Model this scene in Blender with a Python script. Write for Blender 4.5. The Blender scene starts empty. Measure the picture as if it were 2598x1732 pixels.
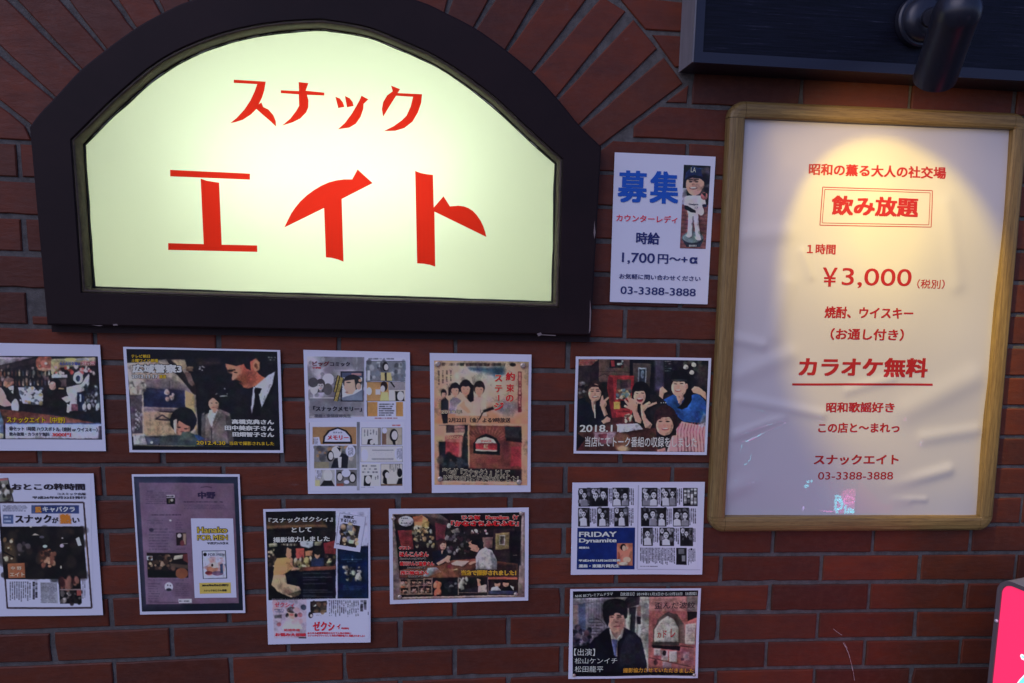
import bpy, bmesh, math, random
import numpy as np
from mathutils import Vector, Matrix
from mathutils.geometry import tessellate_polygon

# ------------------------------------------------------------------ camera, world, lamps, exposure
F, PITCH, YAW, ROLL = 1898.45, -0.106167, -0.108105, -0.031094
Z0 = 1.95                                   # height of the brick course line the wall was measured from
CAM = np.array([0.658324, -1.534041, Z0 - 0.325814])
COURSE, STRETCH = 0.068322, 0.237
def rot(rx, ry, rz):
    c, s = math.cos, math.sin
    X = np.array([[1, 0, 0], [0, c(rx), -s(rx)], [0, s(rx), c(rx)]])
    Y = np.array([[c(ry), -s(ry), 0], [s(ry), c(ry), 0], [0, 0, 1]])
    Z = np.array([[c(rz), 0, s(rz)], [0, 1, 0], [-s(rz), 0, c(rz)]])
    return Y @ X @ Z
RM = rot(PITCH, YAW, ROLL)
scene = bpy.context.scene
col = scene.collection
cd = bpy.data.cameras.new('camera')
cam = bpy.data.objects.new('camera', cd)
col.objects.link(cam)
cd.sensor_fit = 'HORIZONTAL'
cd.sensor_width = 36.0
cd.lens = F / 2598 * 36
cd.clip_start = 0.05
cd.clip_end = 500
cam.matrix_world = Matrix([[*r, t] for r, t in zip(np.stack([RM[:, 0], RM[:, 2], -RM[:, 1]], 1).tolist(), CAM.tolist())] + [[0, 0, 0, 1]])
scene.camera = cam
vs = scene.view_settings
vs.view_transform = 'Standard'
vs.look = 'None'
vs.exposure = 0.0
vs.gamma = 1.0
SUN_EL, SUN_AZ = math.radians(38), math.radians(-138)    # azimuth clockwise from +Y: the glow comes from front left
world = bpy.data.worlds.new('World')
scene.world = world
world.use_nodes = True
wn = world.node_tree
sky = wn.nodes.new('ShaderNodeTexSky')
sky.sky_type = 'NISHITA'
sky.sun_disc = False
sky.sun_elevation = SUN_EL
sky.sun_rotation = SUN_AZ
tint = wn.nodes.new('ShaderNodeMix')             # violet cast of a street full of neon at dusk
tint.data_type, tint.blend_type = 'RGBA', 'MULTIPLY'
tint.inputs[0].default_value = 1.0
tint.inputs[7].default_value = (0.84, 0.88, 1.42, 1)
wn.links.new(sky.outputs[0], tint.inputs[6])
wn.links.new(tint.outputs[2], wn.nodes['Background'].inputs['Color'])
wn.nodes['Background'].inputs['Strength'].default_value = 0.094
ld = bpy.data.lights.new('sun', 'SUN')
ld.energy = 0.65
ld.angle = math.radians(50)
ld.color = (0.92, 0.84, 1.0)
sun = bpy.data.objects.new('sun', ld)
col.objects.link(sun)
sdir = Vector((math.sin(SUN_AZ) * math.cos(SUN_EL), math.cos(SUN_AZ) * math.cos(SUN_EL), math.sin(SUN_EL)))
sun.rotation_euler = sdir.to_track_quat('Z', 'Y').to_euler()

# ------------------------------------------------------------------ helpers
def at(px, py, y=0.0):
    """point of the plane at depth y that the measured photo position px, py falls on"""
    d = RM @ np.array([(px - 1299) / F, 1.0, -(py - 866) / F])
    t = (y - CAM[1]) / d[1]
    return CAM + d * t
def at_many(p, y):
    p = np.asarray(p, float)
    d = np.stack([(p[:, 0] - 1299) / F, np.ones(len(p)), -(p[:, 1] - 866) / F], 1) @ RM.T
    return CAM + d * ((y - CAM[1]) / d[:, 1])[:, None]
def tag(o, label=None, cat=None, group=None, kind=None):
    if label: o['label'] = label
    if cat: o['category'] = cat
    if group: o['group'] = group
    if kind: o['kind'] = kind
    return o
def empty(name, loc, label, cat, group=None):
    o = bpy.data.objects.new(name, None)
    o.empty_display_size = 0.05
    o.location = loc
    col.objects.link(o)
    return tag(o, label, cat, group)
def mesh_obj(name, verts, faces, mat, parent=None, smooth=False, colors=None, mats=None, mat_ids=None):
    me = bpy.data.meshes.new(name)
    me.from_pydata([tuple(v) for v in verts], [], [tuple(f) for f in faces])
    if colors is not None:
        a = me.color_attributes.new('Col', 'FLOAT_COLOR', 'POINT')
        a.data.foreach_set('color', np.concatenate([np.asarray(colors, np.float32), np.ones((len(colors), 1), np.float32)], 1).ravel())
    for m in (mats or [mat]):
        me.materials.append(m)
    if mat_ids is not None:
        me.polygons.foreach_set('material_index', mat_ids)
    if smooth:
        me.polygons.foreach_set('use_smooth', [True] * len(me.polygons))
    me.update()
    o = bpy.data.objects.new(name, me)
    col.objects.link(o)
    if parent is not None:
        o.parent = parent
        o.matrix_parent_inverse = wmat(parent).inverted()
    return o
def wmat(o):
    m = o.matrix_basis
    if o.parent is not None:
        m = wmat(o.parent) @ o.matrix_parent_inverse @ m
    return m
def lin(c):
    c = np.asarray(c, float) / 255.0
    return np.where(c <= 0.04045, c / 12.92, ((c + 0.055) / 1.055) ** 2.4)

def new_mat(name, base=(0.5, 0.5, 0.5), rough=0.6, spec=0.5, metal=0.0):
    m = bpy.data.materials.new(name)
    m.use_nodes = True
    b = m.node_tree.nodes['Principled BSDF']
    b.inputs['Base Color'].default_value = (*base, 1)
    b.inputs['Roughness'].default_value = rough
    b.inputs['Specular IOR Level'].default_value = spec
    b.inputs['Metallic'].default_value = metal
    return m
def nd(m, kind, **kw):
    n = m.node_tree.nodes.new(kind)
    for k, v in kw.items():
        setattr(n, k, v)
    return n
def ln(m, a, b):
    m.node_tree.links.new(a, b)
def pos_map(m, scale):
    g = nd(m, 'ShaderNodeNewGeometry')
    mp = nd(m, 'ShaderNodeMapping')
    mp.inputs['Scale'].default_value = scale
    ln(m, g.outputs['Position'], mp.inputs['Vector'])
    return mp.outputs[0]
def noise(m, vec, scale, detail=4, rough=0.6):
    n = nd(m, 'ShaderNodeTexNoise')
    n.inputs['Scale'].default_value = scale
    n.inputs['Detail'].default_value = detail
    n.inputs['Roughness'].default_value = rough
    ln(m, vec, n.inputs['Vector'])
    return n.outputs['Fac']
def ramp(m, fac, stops):
    r = nd(m, 'ShaderNodeValToRGB')
    e = r.color_ramp.elements
    e[0].position, e[0].color = stops[0][0], (*stops[0][1], 1)
    e[1].position, e[1].color = stops[1][0], (*stops[1][1], 1)
    for p, c in stops[2:]:
        k = e.new(p)
        k.color = (*c, 1)
    ln(m, fac, r.inputs[0])
    return r.outputs[0]
def bump(m, h, strength, dist, normal=None):
    b = nd(m, 'ShaderNodeBump')
    b.inputs['Strength'].default_value = strength
    b.inputs['Distance'].default_value = dist
    ln(m, h, b.inputs['Height'])
    if normal: ln(m, normal, b.inputs['Normal'])
    return b.outputs[0]
def bsdf(m):
    return m.node_tree.nodes['Principled BSDF']
def mix(m, fac, a, b, mode='MIX'):
    n = nd(m, 'ShaderNodeMix', data_type='RGBA', blend_type=mode)
    if isinstance(fac, float): n.inputs[0].default_value = fac
    else: ln(m, fac, n.inputs[0])
    for k, v in ((6, a), (7, b)):
        if isinstance(v, tuple): n.inputs[k].default_value = (*v, 1)
        else: ln(m, v, n.inputs[k])
    return n.outputs[2]

# ------------------------------------------------------------------ materials
M = {}
m = M['brick'] = new_mat('brick', rough=0.5, spec=0.22)
v = pos_map(m, (1, 1, 1))
g = nd(m, 'ShaderNodeNewGeometry')
c1 = ramp(m, g.outputs['Random Per Island'], [(0.0, (0.088, 0.0235, 0.0115)), (0.35, (0.148, 0.0325, 0.013)), (0.7, (0.20, 0.041, 0.0155)), (1.0, (0.128, 0.034, 0.0145))])
c2 = mix(m, ramp(m, noise(m, pos_map(m, (1, 1, 2.5)), 9, 5, 0.65), [(0.38, (0, 0, 0)), (0.75, (0.75, 0.75, 0.75))]), c1, (0.07, 0.028, 0.02))
c3 = mix(m, ramp(m, noise(m, v, 60, 6, 0.7), [(0.45, (0, 0, 0)), (0.8, (0.5, 0.5, 0.5))]), c2, (0.15, 0.055, 0.034))
c4 = mix(m, ramp(m, noise(m, v, 3.2, 6, 0.7), [(0.42, (0, 0, 0)), (0.8, (0.4, 0.4, 0.4))]), c3, (0.045, 0.022, 0.017))      # soot
c5 = mix(m, ramp(m, noise(m, pos_map(m, (1, 1, 1.6)), 16, 8, 0.75), [(0.62, (0, 0, 0)), (0.8, (0.4, 0.4, 0.4))]), c4, (0.20, 0.16, 0.15))       # lime and mortar smears
c6 = mix(m, ramp(m, noise(m, v, 190, 3, 0.6), [(0.66, (0, 0, 0)), (0.74, (0.7, 0.7, 0.7))]), c5, (0.045, 0.022, 0.018))      # pits
ln(m, c6, bsdf(m).inputs['Base Color'])
n1 = bump(m, noise(m, pos_map(m, (1, 1, 3)), 30, 4), 0.35, 0.003)
ln(m, bump(m, noise(m, v, 420, 5, 0.7), 0.3, 0.0008, n1), bsdf(m).inputs['Normal'])
ln(m, ramp(m, noise(m, v, 25, 4), [(0.3, (0.38, 0.38, 0.38)), (0.75, (0.62, 0.62, 0.62))]), bsdf(m).inputs['Roughness'])

m = M['mortar'] = new_mat('mortar', rough=0.95, spec=0.2)
v = pos_map(m, (1, 1, 1))
ln(m, ramp(m, noise(m, v, 40, 6, 0.7), [(0.3, (0.078, 0.071, 0.062)), (0.7, (0.165, 0.152, 0.135))]), bsdf(m).inputs['Base Color'])
ln(m, bump(m, noise(m, v, 350, 5, 0.75), 0.7, 0.003), bsdf(m).inputs['Normal'])

m = M['frame_paint'] = new_mat('frame_paint', rough=0.55, spec=0.16)
v = pos_map(m, (1, 1, 1))
ln(m, ramp(m, noise(m, v, 6, 5, 0.6), [(0.3, (0.014, 0.0075, 0.0075)), (0.7, (0.021, 0.0105, 0.0105))]), bsdf(m).inputs['Base Color'])
ln(m, bump(m, noise(m, v, 130, 4), 0.12, 0.001), bsdf(m).inputs['Normal'])

m = M['trim'] = new_mat('trim_wood', rough=0.5, spec=0.4)
ln(m, ramp(m, noise(m, pos_map(m, (1, 1, 1)), 55, 5, 0.7), [(0.3, (0.032, 0.019, 0.012)), (0.62, (0.07, 0.044, 0.027)), (0.8, (0.022, 0.014, 0.01))]), bsdf(m).inputs['Base Color'])
M['caulk'] = new_mat('caulk', (0.012, 0.012, 0.012), 0.5)

# back-lit acrylic: the light comes from the tube inside the box
m = M['acrylic'] = bpy.data.materials.new('acrylic')
m.use_nodes = True
nt = m.node_tree
out = nt.nodes['Material Output']
nt.nodes.remove(nt.nodes['Principled BSDF'])
tr = nt.nodes.new('ShaderNodeBsdfTranslucent'); tr.inputs[0].default_value = (0.84, 0.885, 0.745, 1)
gl = nt.nodes.new('ShaderNodeBsdfGlossy'); gl.inputs['Roughness'].default_value = 0.15
mx = nt.nodes.new('ShaderNodeMixShader'); mx.inputs[0].default_value = 0.03
nt.links.new(tr.outputs[0], mx.inputs[1]); nt.links.new(gl.outputs[0], mx.inputs[2]); nt.links.new(mx.outputs[0], out.inputs[0])
m = M['red_film'] = bpy.data.materials.new('red_film')
m.use_nodes = True
nt = m.node_tree
out = nt.nodes['Material Output']
nt.nodes.remove(nt.nodes['Principled BSDF'])
tr = nt.nodes.new('ShaderNodeBsdfTranslucent'); tr.inputs[0].default_value = (0.74, 0.026, 0.018, 1)
nt.links.new(tr.outputs[0], out.inputs[0])
M['box_inside'] = new_mat('box_inside', (0.92, 0.92, 0.80), 0.8)
def emit_mat(name, c, s):
    m = new_mat(name, c, 0.4)
    bsdf(m).inputs['Emission Color'].default_value = (*c, 1)
    bsdf(m).inputs['Emission Strength'].default_value = s
    return m
TUBE = 9.4
M['tube'] = emit_mat('fluorescent_tube', (0.90, 1.0, 0.84), TUBE)

m = M['print'] = new_mat('printed_paper', rough=0.42, spec=0.35)
at_ = nd(m, 'ShaderNodeAttribute', attribute_name='Col')
ln(m, at_.outputs['Color'], bsdf(m).inputs['Base Color'])
ln(m, bump(m, noise(m, pos_map(m, (1, 1, 1)), 14, 3), 0.15, 0.004), bsdf(m).inputs['Normal'])
m = M['paper'] = new_mat('white_paper', (0.78, 0.78, 0.80), 0.45, 0.35)
ln(m, bump(m, noise(m, pos_map(m, (1, 1, 1)), 14, 3), 0.15, 0.004), bsdf(m).inputs['Normal'])
M['tack'] = new_mat('brass_tack', (0.55, 0.45, 0.33), 0.35, 0.5, 0.4)

m = M['film'] = new_mat('film_sheet', (0.55, 0.54, 0.545), 0.32, 0.4)
zz = nd(m, 'ShaderNodeSeparateXYZ')                # gloss coat faded out upwards, so the lamp's reflection stays off the film
ln(m, nd(m, 'ShaderNodeNewGeometry').outputs['Position'], zz.inputs[0])
mr = nd(m, 'ShaderNodeMapRange')
for k_, v_ in enumerate((1.62, 1.30, 0.0, 0.65)): mr.inputs[k_ + 1].default_value = v_
ln(m, zz.outputs[2], mr.inputs[0])
ln(m, mr.outputs[0], bsdf(m).inputs['Coat Weight'])
bsdf(m).inputs['Coat Roughness'].default_value = 0.02
M['red_ink'] = new_mat('red_ink', (0.37, 0.015, 0.014), 0.4)

def oak(name, sc):
    m = new_mat(name, rough=0.42, spec=0.4)
    v = pos_map(m, sc)
    c = ramp(m, noise(m, v, 1.0, 6, 0.65), [(0.28, (0.135, 0.078, 0.022)), (0.5, (0.25, 0.16, 0.05)), (0.72, (0.335, 0.225, 0.075))])
    c = mix(m, ramp(m, noise(m, v, 5.0, 3, 0.6), [(0.5, (0, 0, 0)), (0.72, (0.75, 0.75, 0.75))]), c, (0.10, 0.062, 0.024))
    ln(m, c, bsdf(m).inputs['Base Color'])
    ln(m, bump(m, noise(m, v, 4.0, 4), 0.15, 0.001), bsdf(m).inputs['Normal'])
    return m
M['oak_v'] = oak('oak_upright', (260, 260, 9))
M['oak_h'] = oak('oak_level', (9, 260, 260))

m = M['board'] = new_mat('stained_board', rough=0.3, spec=0.2)
v = pos_map(m, (9.0, 200, 260))
gr = noise(m, v, 1.0, 6, 0.7)
ln(m, ramp(m, gr, [(0.42, (0.002, 0.002, 0.005)), (0.6, (0.006, 0.006, 0.014)), (0.74, (0.075, 0.075, 0.10))]), bsdf(m).inputs['Base Color'])
ln(m, bump(m, gr, 0.5, 0.002), bsdf(m).inputs['Normal'])
ln(m, ramp(m, noise(m, pos_map(m, (1, 1, 1)), 5, 3), [(0.3, (0.28, 0.28, 0.28)), (0.7, (0.5, 0.5, 0.5))]), bsdf(m).inputs['Roughness'])
M['board_edge'] = new_mat('board_edge', (0.012, 0.012, 0.024), 0.35)
m = M['zinc'] = new_mat('grey_edge', (0.2, 0.19, 0.19), 0.5)
ln(m, ramp(m, noise(m, pos_map(m, (1, 1, 0.2)), 40, 5), [(0.3, (0.15, 0.145, 0.15)), (0.7, (0.24, 0.23, 0.23))]), bsdf(m).inputs['Base Color'])
m = M['lamp_paint'] = new_mat('lamp_paint', (0.018, 0.019, 0.027), 0.32, 0.5)
ln(m, bump(m, noise(m, pos_map(m, (1, 1, 1)), 300, 3), 0.1, 0.0006), bsdf(m).inputs['Normal'])
M['bulb'] = emit_mat('warm_bulb', (1.0, 0.72, 0.35), 12.0)
M['box_case'] = new_mat('sign_case', (0.13, 0.11, 0.11), 0.4)
M['box_top_lit'] = new_mat('sign_case_lit_top', (0.36, 0.33, 0.30), 0.5)  # paler copy of the case colour, the light on its top painted in
M['pink_face'] = emit_mat('pink_face', (0.84, 0.028, 0.115), 0.92)
M['cyan_face'] = emit_mat('cyan_letter', (0.20, 0.88, 0.80), 0.9)
M['white_face'] = emit_mat('white_letter', (0.85, 0.95, 1.0), 0.95)
M['neon_cyan'] = emit_mat('neon_cyan', (0.12, 0.85, 1.0), 15.0)
M['neon_pink'] = emit_mat('neon_pink', (1.0, 0.18, 0.62), 14.0)
M['neon_violet'] = emit_mat('neon_violet', (0.62, 0.45, 1.0), 12.0)
M['pink_glow'] = emit_mat('pink_glow', (1.0, 0.10, 0.40), 5.0)
M['light_leak_pale'] = new_mat('light_leak_pale', (0.62, 0.60, 0.50), 0.4)  # pale colour standing in for panel light that leaks at the filler
M['added_baffle'] = new_mat('added_black_baffle', (0.003, 0.003, 0.003), 0.9, 0.1)
M['chip'] = new_mat('bare_wood_chip', (0.22, 0.17, 0.15), 0.8)
M['screw'] = new_mat('screw', (0.75, 0.74, 0.78), 0.3, 0.5, 0.3)
M['scratch'] = new_mat('chalk_scratch', (0.55, 0.42, 0.38), 0.9)
m = M['pavement'] = new_mat('pavement', (0.06, 0.06, 0.065), 0.85)
ln(m, ramp(m, noise(m, pos_map(m, (1, 1, 1)), 18, 6), [(0.3, (0.04, 0.04, 0.042)), (0.7, (0.085, 0.085, 0.09))]), bsdf(m).inputs['Base Color'])

# ------------------------------------------------------------------ 2D polygon tools
def area(p):
    return 0.5 * sum(a[0] * b[1] - b[0] * a[1] for a, b in zip(p, p[1:] + p[:1]))
def clip(poly, p, n):
    out = []
    d = [(q[0] - p[0]) * n[0] + (q[1] - p[1]) * n[1] for q in poly]
    for i in range(len(poly)):
        j = (i + 1) % len(poly)
        if d[i] >= 0: out.append(poly[i])
        if (d[i] >= 0) != (d[j] >= 0):
            t = d[i] / (d[i] - d[j])
            out.append((poly[i][0] + t * (poly[j][0] - poly[i][0]), poly[i][1] + t * (poly[j][1] - poly[i][1])))
    return out
def inside(q, R):
    c = False
    for a, b in zip(R, R[1:] + R[:1]):
        if (a[1] > q[1]) != (b[1] > q[1]) and q[0] < (b[0] - a[0]) * (q[1] - a[1]) / (b[1] - a[1]) + a[0]:
            c = not c
    return c
def inset(p, d):
    """shrinks a convex counter-clockwise polygon by d"""
    out = list(p)
    for a, b in zip(p, p[1:] + p[:1]):
        L = math.hypot(b[0] - a[0], b[1] - a[1])
        if L < 1e-7: continue
        n = (-(b[1] - a[1]) / L, (b[0] - a[0]) / L)
        out = clip(out, (a[0] + n[0] * d, a[1] + n[1] * d), n)
        if len(out) < 3: return []
    res = []
    for q in out:
        if not res or math.hypot(q[0] - res[-1][0], q[1] - res[-1][1]) > 5e-4: res.append(q)
    if len(res) > 2 and math.hypot(res[0][0] - res[-1][0], res[0][1] - res[-1][1]) < 5e-4: res.pop()
    return res if len(res) > 2 else []
def xz(px, py, y=0.0):
    a = at(px, py, y)
    return (a[0], a[2])
def spline(pts, n):
    """n points along a smooth curve through pts, evenly spaced"""
    P = np.array(pts, float)
    E = np.concatenate([[2 * P[0] - P[1]], P, [2 * P[-1] - P[-2]]])
    o = []
    for i in range(len(P) - 1):
        p0, p1, p2, p3 = E[i:i + 4]
        for t in np.linspace(0, 1, 16, endpoint=False):
            o.append(0.5 * (2 * p1 + (p2 - p0) * t + (2 * p0 - 5 * p1 + 4 * p2 - p3) * t * t + (3 * p1 - p0 - 3 * p2 + p3) * t ** 3))
    o.append(P[-1])
    o = np.array(o)
    s = np.concatenate([[0], np.cumsum(np.linalg.norm(np.diff(o, axis=0), axis=1))])
    u = np.linspace(0, s[-1], n)
    return np.stack([np.interp(u, s, o[:, 0]), np.interp(u, s, o[:, 1])], 1)

# ------------------------------------------------------------------ brick wall
rnd = random.Random(4)
OUT_ARC = [(73, 321), (97, 288), (138, 245), (194, 184), (242, 143), (304, 96), (357, 60), (421, 25.5), (480, 0), (620, -36), (775, -50), (930, -36), (1064, 0), (1133, 31), (1209, 71), (1286, 126), (1355, 184), (1416, 249), (1473, 318), (1527, 371)]
IN_ARC = [(180, 354), (287, 249), (383, 168), (467, 119), (574, 80), (689, 57), (800, 49), (838, 52), (934, 69), (1030, 107), (1106, 142), (1183, 191), (1259, 249), (1336, 321), (1428, 404)]
NS = (90, 24, 60, 24)
FY = -0.03
def loop(arc, corners, y):
    """closed counter-clockwise outline seen from the street: arc (left to right) and the three straight sides"""
    tl, tr, br, bl = arc[0], arc[-1], corners[0], corners[1]
    p = [spline(arc, NS[0])[:-1], spline([tr, br], NS[1])[:-1], spline([br, bl], NS[2])[:-1], spline([bl, tl], NS[3])[:-1]]
    w = at_many(np.concatenate(p), y)
    return w[:, [0, 2]]
OUTER = loop(OUT_ARC, [(1500, 852), (118, 825)], FY)
INNER = loop(IN_ARC, [(1418, 780), (207, 742)], FY)
def offset_loop(L, d):
    """moves a clockwise outline inward by d (metres; may be an array)"""
    nx = np.roll(L, -1, 0) - L
    pv = L - np.roll(L, 1, 0)
    def nrm(v):
        v = v / np.maximum(np.linalg.norm(v, axis=1, keepdims=True), 1e-9)
        return np.stack([v[:, 1], -v[:, 0]], 1)
    a, b = nrm(nx), nrm(pv)
    n = a + b
    k = np.maximum(np.sum(n * a, 1), 0.6)
    return L + n / k[:, None] * np.asarray(d)[..., None]

JOINTS = [((74, 316), (-60, 212)), ((130, 242), (-70, 69)), ((196, 168), (-55, -88)), ((245, 99), (95, -81)), ((332, 56), (205, -120)), ((408, 22), (310, -175))]
JOINTS_R = [((1040, -12), (1088, -235)), ((1133, 31), (1196, -182)), ((1210, 64), (1318, -120)), ((1288, 125), (1440, -110)), ((1354, 181), (1519, -20)), ((1417, 246), (1598, 38)), ((1472, 319), (1677, 133)), ((1524, 372), (1736, 214))]
jl = [(xz(*a), xz(*b)) for a, b in JOINTS]
jr = [(xz(*a), xz(*b)) for a, b in JOINTS_R]
a0, a1 = jl[-1], jr[0]
arcw = [xz(*p) for p in OUT_ARC[7:13]]
mid = []
for k in range(1, 9):
    t = k / 9
    ip = spline(arcw, 50)[int(round(t * 49))]
    ang = math.radians(118 - t * (118 - 78))
    ang0 = math.atan2(a0[1][1] - a0[0][1], a0[1][0] - a0[0][0]); ang1 = math.atan2(a1[1][1] - a1[0][1], a1[1][0] - a1[0][0])
    ang = ang0 + t * (ang1 - ang0)
    mid.append(((ip[0], ip[1]), (ip[0] + 0.235 * math.cos(ang), ip[1] + 0.235 * math.sin(ang))))
joints = jl + mid + jr
wv, wf, = [], []
def ragged(poly):
    """uneven arrises: long edges get a few points pushed slightly inward"""
    cx, cz = sum(p[0] for p in poly) / len(poly), sum(p[1] for p in poly) / len(poly)
    out = []
    for a, b in zip(poly, poly[1:] + poly[:1]):
        L = math.hypot(b[0] - a[0], b[1] - a[1])
        n = (-(b[1] - a[1]) / max(L, 1e-6), (b[0] - a[0]) / max(L, 1e-6))
        c = rnd.uniform(0, 0.0012) if rnd.random() > 0.12 else rnd.uniform(0.002, 0.0045)
        dx, dz = cx - a[0], cz - a[1]; d = math.hypot(dx, dz)
        out.append((a[0] + dx / d * c, a[1] + dz / d * c))
        k = int(L / 0.028)
        for i in range(1, k):
            t = (i + rnd.uniform(-0.3, 0.3)) / k
            h = rnd.uniform(-0.0002, 0.0007) if rnd.random() > 0.06 else rnd.uniform(0.001, 0.0026)
            out.append((a[0] + (b[0] - a[0]) * t + n[0] * h, a[1] + (b[1] - a[1]) * t + n[1] * h))
    return out
def add_brick(poly, y=0.0, bev=0.0022, back=0.012, tilt=0.0008):
    if area(poly) < 0: poly = poly[::-1]
    poly = ragged(poly)
    if abs(area(poly)) < 1.5e-4: return
    n = len(poly)
    top = []
    for i in range(n):
        a, q, b = poly[i - 1], poly[i], poly[(i + 1) % n]
        def nr(u, w):
            L = max(math.hypot(w[0] - u[0], w[1] - u[1]), 1e-6)
            return (-(w[1] - u[1]) / L, (w[0] - u[0]) / L)
        n1, n2 = nr(a, q), nr(q, b)
        mx, mz = n1[0] + n2[0], n1[1] + n2[1]
        kk = max(mx * n1[0] + mz * n1[1], 0.7)
        top.append((q[0] + mx / kk * bev, q[1] + mz / kk * bev))
    k, n = len(wv), len(poly)
    cx, cz = sum(p[0] for p in poly) / n, sum(p[1] for p in poly) / n
    ta, tb = rnd.uniform(-1, 1) * tilt / 0.1, rnd.uniform(-1, 1) * tilt / 0.035
    yy = y + rnd.uniform(-0.0008, 0.0008)
    f = lambda p: yy + (p[0] - cx) * ta + (p[1] - cz) * tb * 0.4
    for p in top: wv.append((p[0], f(p), p[1]))
    for p in poly: wv.append((p[0], f(p) + bev * 0.9, p[1]))
    for p in poly: wv.append((p[0], back, p[1]))
    wf.append(tuple(range(k, k + n)))
    for i in range(n):
        j = (i + 1) % n
        wf.append((k + i, k + n + i, k + n + j, k + j))
        wf.append((k + n + i, k + 2 * n + i, k + 2 * n + j, k + n + j))
def lerp2(a, b, t): return (a[0] + (b[0] - a[0]) * t, a[1] + (b[1] - a[1]) * t)
def side(j, s, wi, wo):
    """joint line moved sideways by half its width, inner and outer end"""
    (a, b) = j
    L = math.hypot(b[0] - a[0], b[1] - a[1])
    n = (-(b[1] - a[1]) / L * s, (b[0] - a[0]) / L * s)
    a2 = (a[0] - (b[0] - a[0]) / L * 0.03, a[1] - (b[1] - a[1]) / L * 0.03)
    return (a2[0] + n[0] * wi, a2[1] + n[1] * wi), (b[0] + n[0] * wo, b[1] + n[1] * wo)
for q, (j0, j1) in enumerate(zip(joints, joints[1:])):
    wo = 0.011 if q > 12 else 0.009
    i0, o0 = side(j0, -1, 0.0022, wo if q else 0.003)
    i1, o1 = side(j1, 1, 0.0022, wo if q < len(joints) - 2 else 0.003)
    add_brick([i0, i1, o1, o0], y=-0.001)
inner_cut = offset_loop(OUTER, 0.02)
n_arc = NS[0] - 1
straight = inner_cut[n_arc:]
R = [b for a, b in joints] + [joints[-1][0]] + [tuple(p) for p in straight[1:]] + [joints[0][0]]
R = [R[i] for i in range(len(R)) if i < len(joints) + 1 or i == len(R) - 1 or (i - len(joints)) % 12 == 1 or i in (len(joints) + NS[1] - 1, len(joints) + NS[1] + NS[2] - 2)]
R = [tuple(map(float, p)) for p in R]
if area(R) < 0: R = R[::-1]
# measured unevenness of the courses (real brickwork is not a perfect grid)
DZ = [-0.00319, -0.01135, 0.01897, 0.01903, -0.00145, -0.00105, 0.01012, 0.00113, 0.0208, 0.00112]
DX = [-0.00184, -0.01564, 0.00275, -0.00344, 0.01506, 0.00526]
def warp(x, z):
    a, b = min(max(x, -0.15), 2.05) - 0.9, min(max(z, -1.25), 0.12) + 0.6
    f = lambda C, o: sum(c * a ** i * b ** j for c, (i, j) in zip(C, [(i, j) for i in range(o + 1) for j in range(o + 1 - i)]))
    return x + f(DX, 2), Z0 + z + f(DZ, 3)
def crossing(a, b, poly):
    t0, t1 = 0.0, 1.0
    for p, q in zip(poly, poly[1:] + poly[:1]):
        n = (-(q[1] - p[1]), q[0] - p[0])
        da = (a[0] - p[0]) * n[0] + (a[1] - p[1]) * n[1]
        db = (b[0] - p[0]) * n[0] + (b[1] - p[1]) * n[1]
        if da < 0 and db < 0: return False
        if da < 0: t0 = max(t0, da / (da - db))
        elif db < 0: t1 = min(t1, da / (da - db))
    return t1 - t0 > 1e-4
def out_plane(a, b, gap):
    L = math.hypot(b[0] - a[0], b[1] - a[1])
    n = ((b[1] - a[1]) / L, -(b[0] - a[0]) / L)
    return (a[0] + n[0] * gap, a[1] + n[1] * gap), n
for row in range(-14, 28):
    sh = 0.0 if row % 2 else 0.5
    for j in range(-6, 14):
        x0, x1 = (j + sh) * STRETCH, (j + sh + 1) * STRETCH
        hz, hx = 0.0043, 0.0040
        zt, zb = -row * COURSE, -(row + 1) * COURSE
        jt = [rnd.uniform(-0.0012, 0.0012) for _ in range(4)]
        poly = [warp(x0, zb), warp(x1, zb), warp(x1, zt), warp(x0, zt)]
        poly = [(poly[0][0] + hx + jt[0], poly[0][1] + hz + jt[2]), (poly[1][0] - hx + jt[1], poly[1][1] + hz + jt[2]), (poly[2][0] - hx + jt[1], poly[2][1] - hz + jt[3]), (poly[3][0] + hx + jt[0], poly[3][1] - hz + jt[3])]
        if poly[2][1] < 0.0 or poly[0][1] > 2.9: continue
        cr = [(a, b) for a, b in zip(R, R[1:] + R[:1]) if crossing(a, b, poly)]
        if not cr:
            if not inside(((poly[0][0] + poly[2][0]) / 2, (poly[0][1] + poly[2][1]) / 2), R): add_brick(poly)
            continue
        best, ba = None, 0
        opts = [[e] for e in cr] + [[e, f] for i, e in enumerate(cr) for f in cr[i + 1:]]
        for o in opts:
            q = poly
            for e in o:
                q = clip(q, *out_plane(e[0], e[1], 0.006))
                if len(q) < 3: break
            if len(q) < 3: continue
            cx, cz = sum(p[0] for p in q) / len(q), sum(p[1] for p in q) / len(q)
            test = [(cx, cz)] + [(p[0] * 0.93 + cx * 0.07, p[1] * 0.93 + cz * 0.07) for p in q] + [((p[0] + r[0]) / 2 * 0.95 + cx * 0.05, (p[1] + r[1]) / 2 * 0.95 + cz * 0.05) for p, r in zip(q, q[1:] + q[:1])]
            if any(inside(t, R) for t in test): continue
            if area(q) > ba: best, ba = q, area(q)
        if best and ba > 3e-4: add_brick(best)
nb = len(wf)
wall = mesh_obj('brick_wall', wv, wf, M['brick'])
tag(wall, 'dark red brick wall with grey mortar joints and a brick arch behind the flyers', 'wall')
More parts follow.
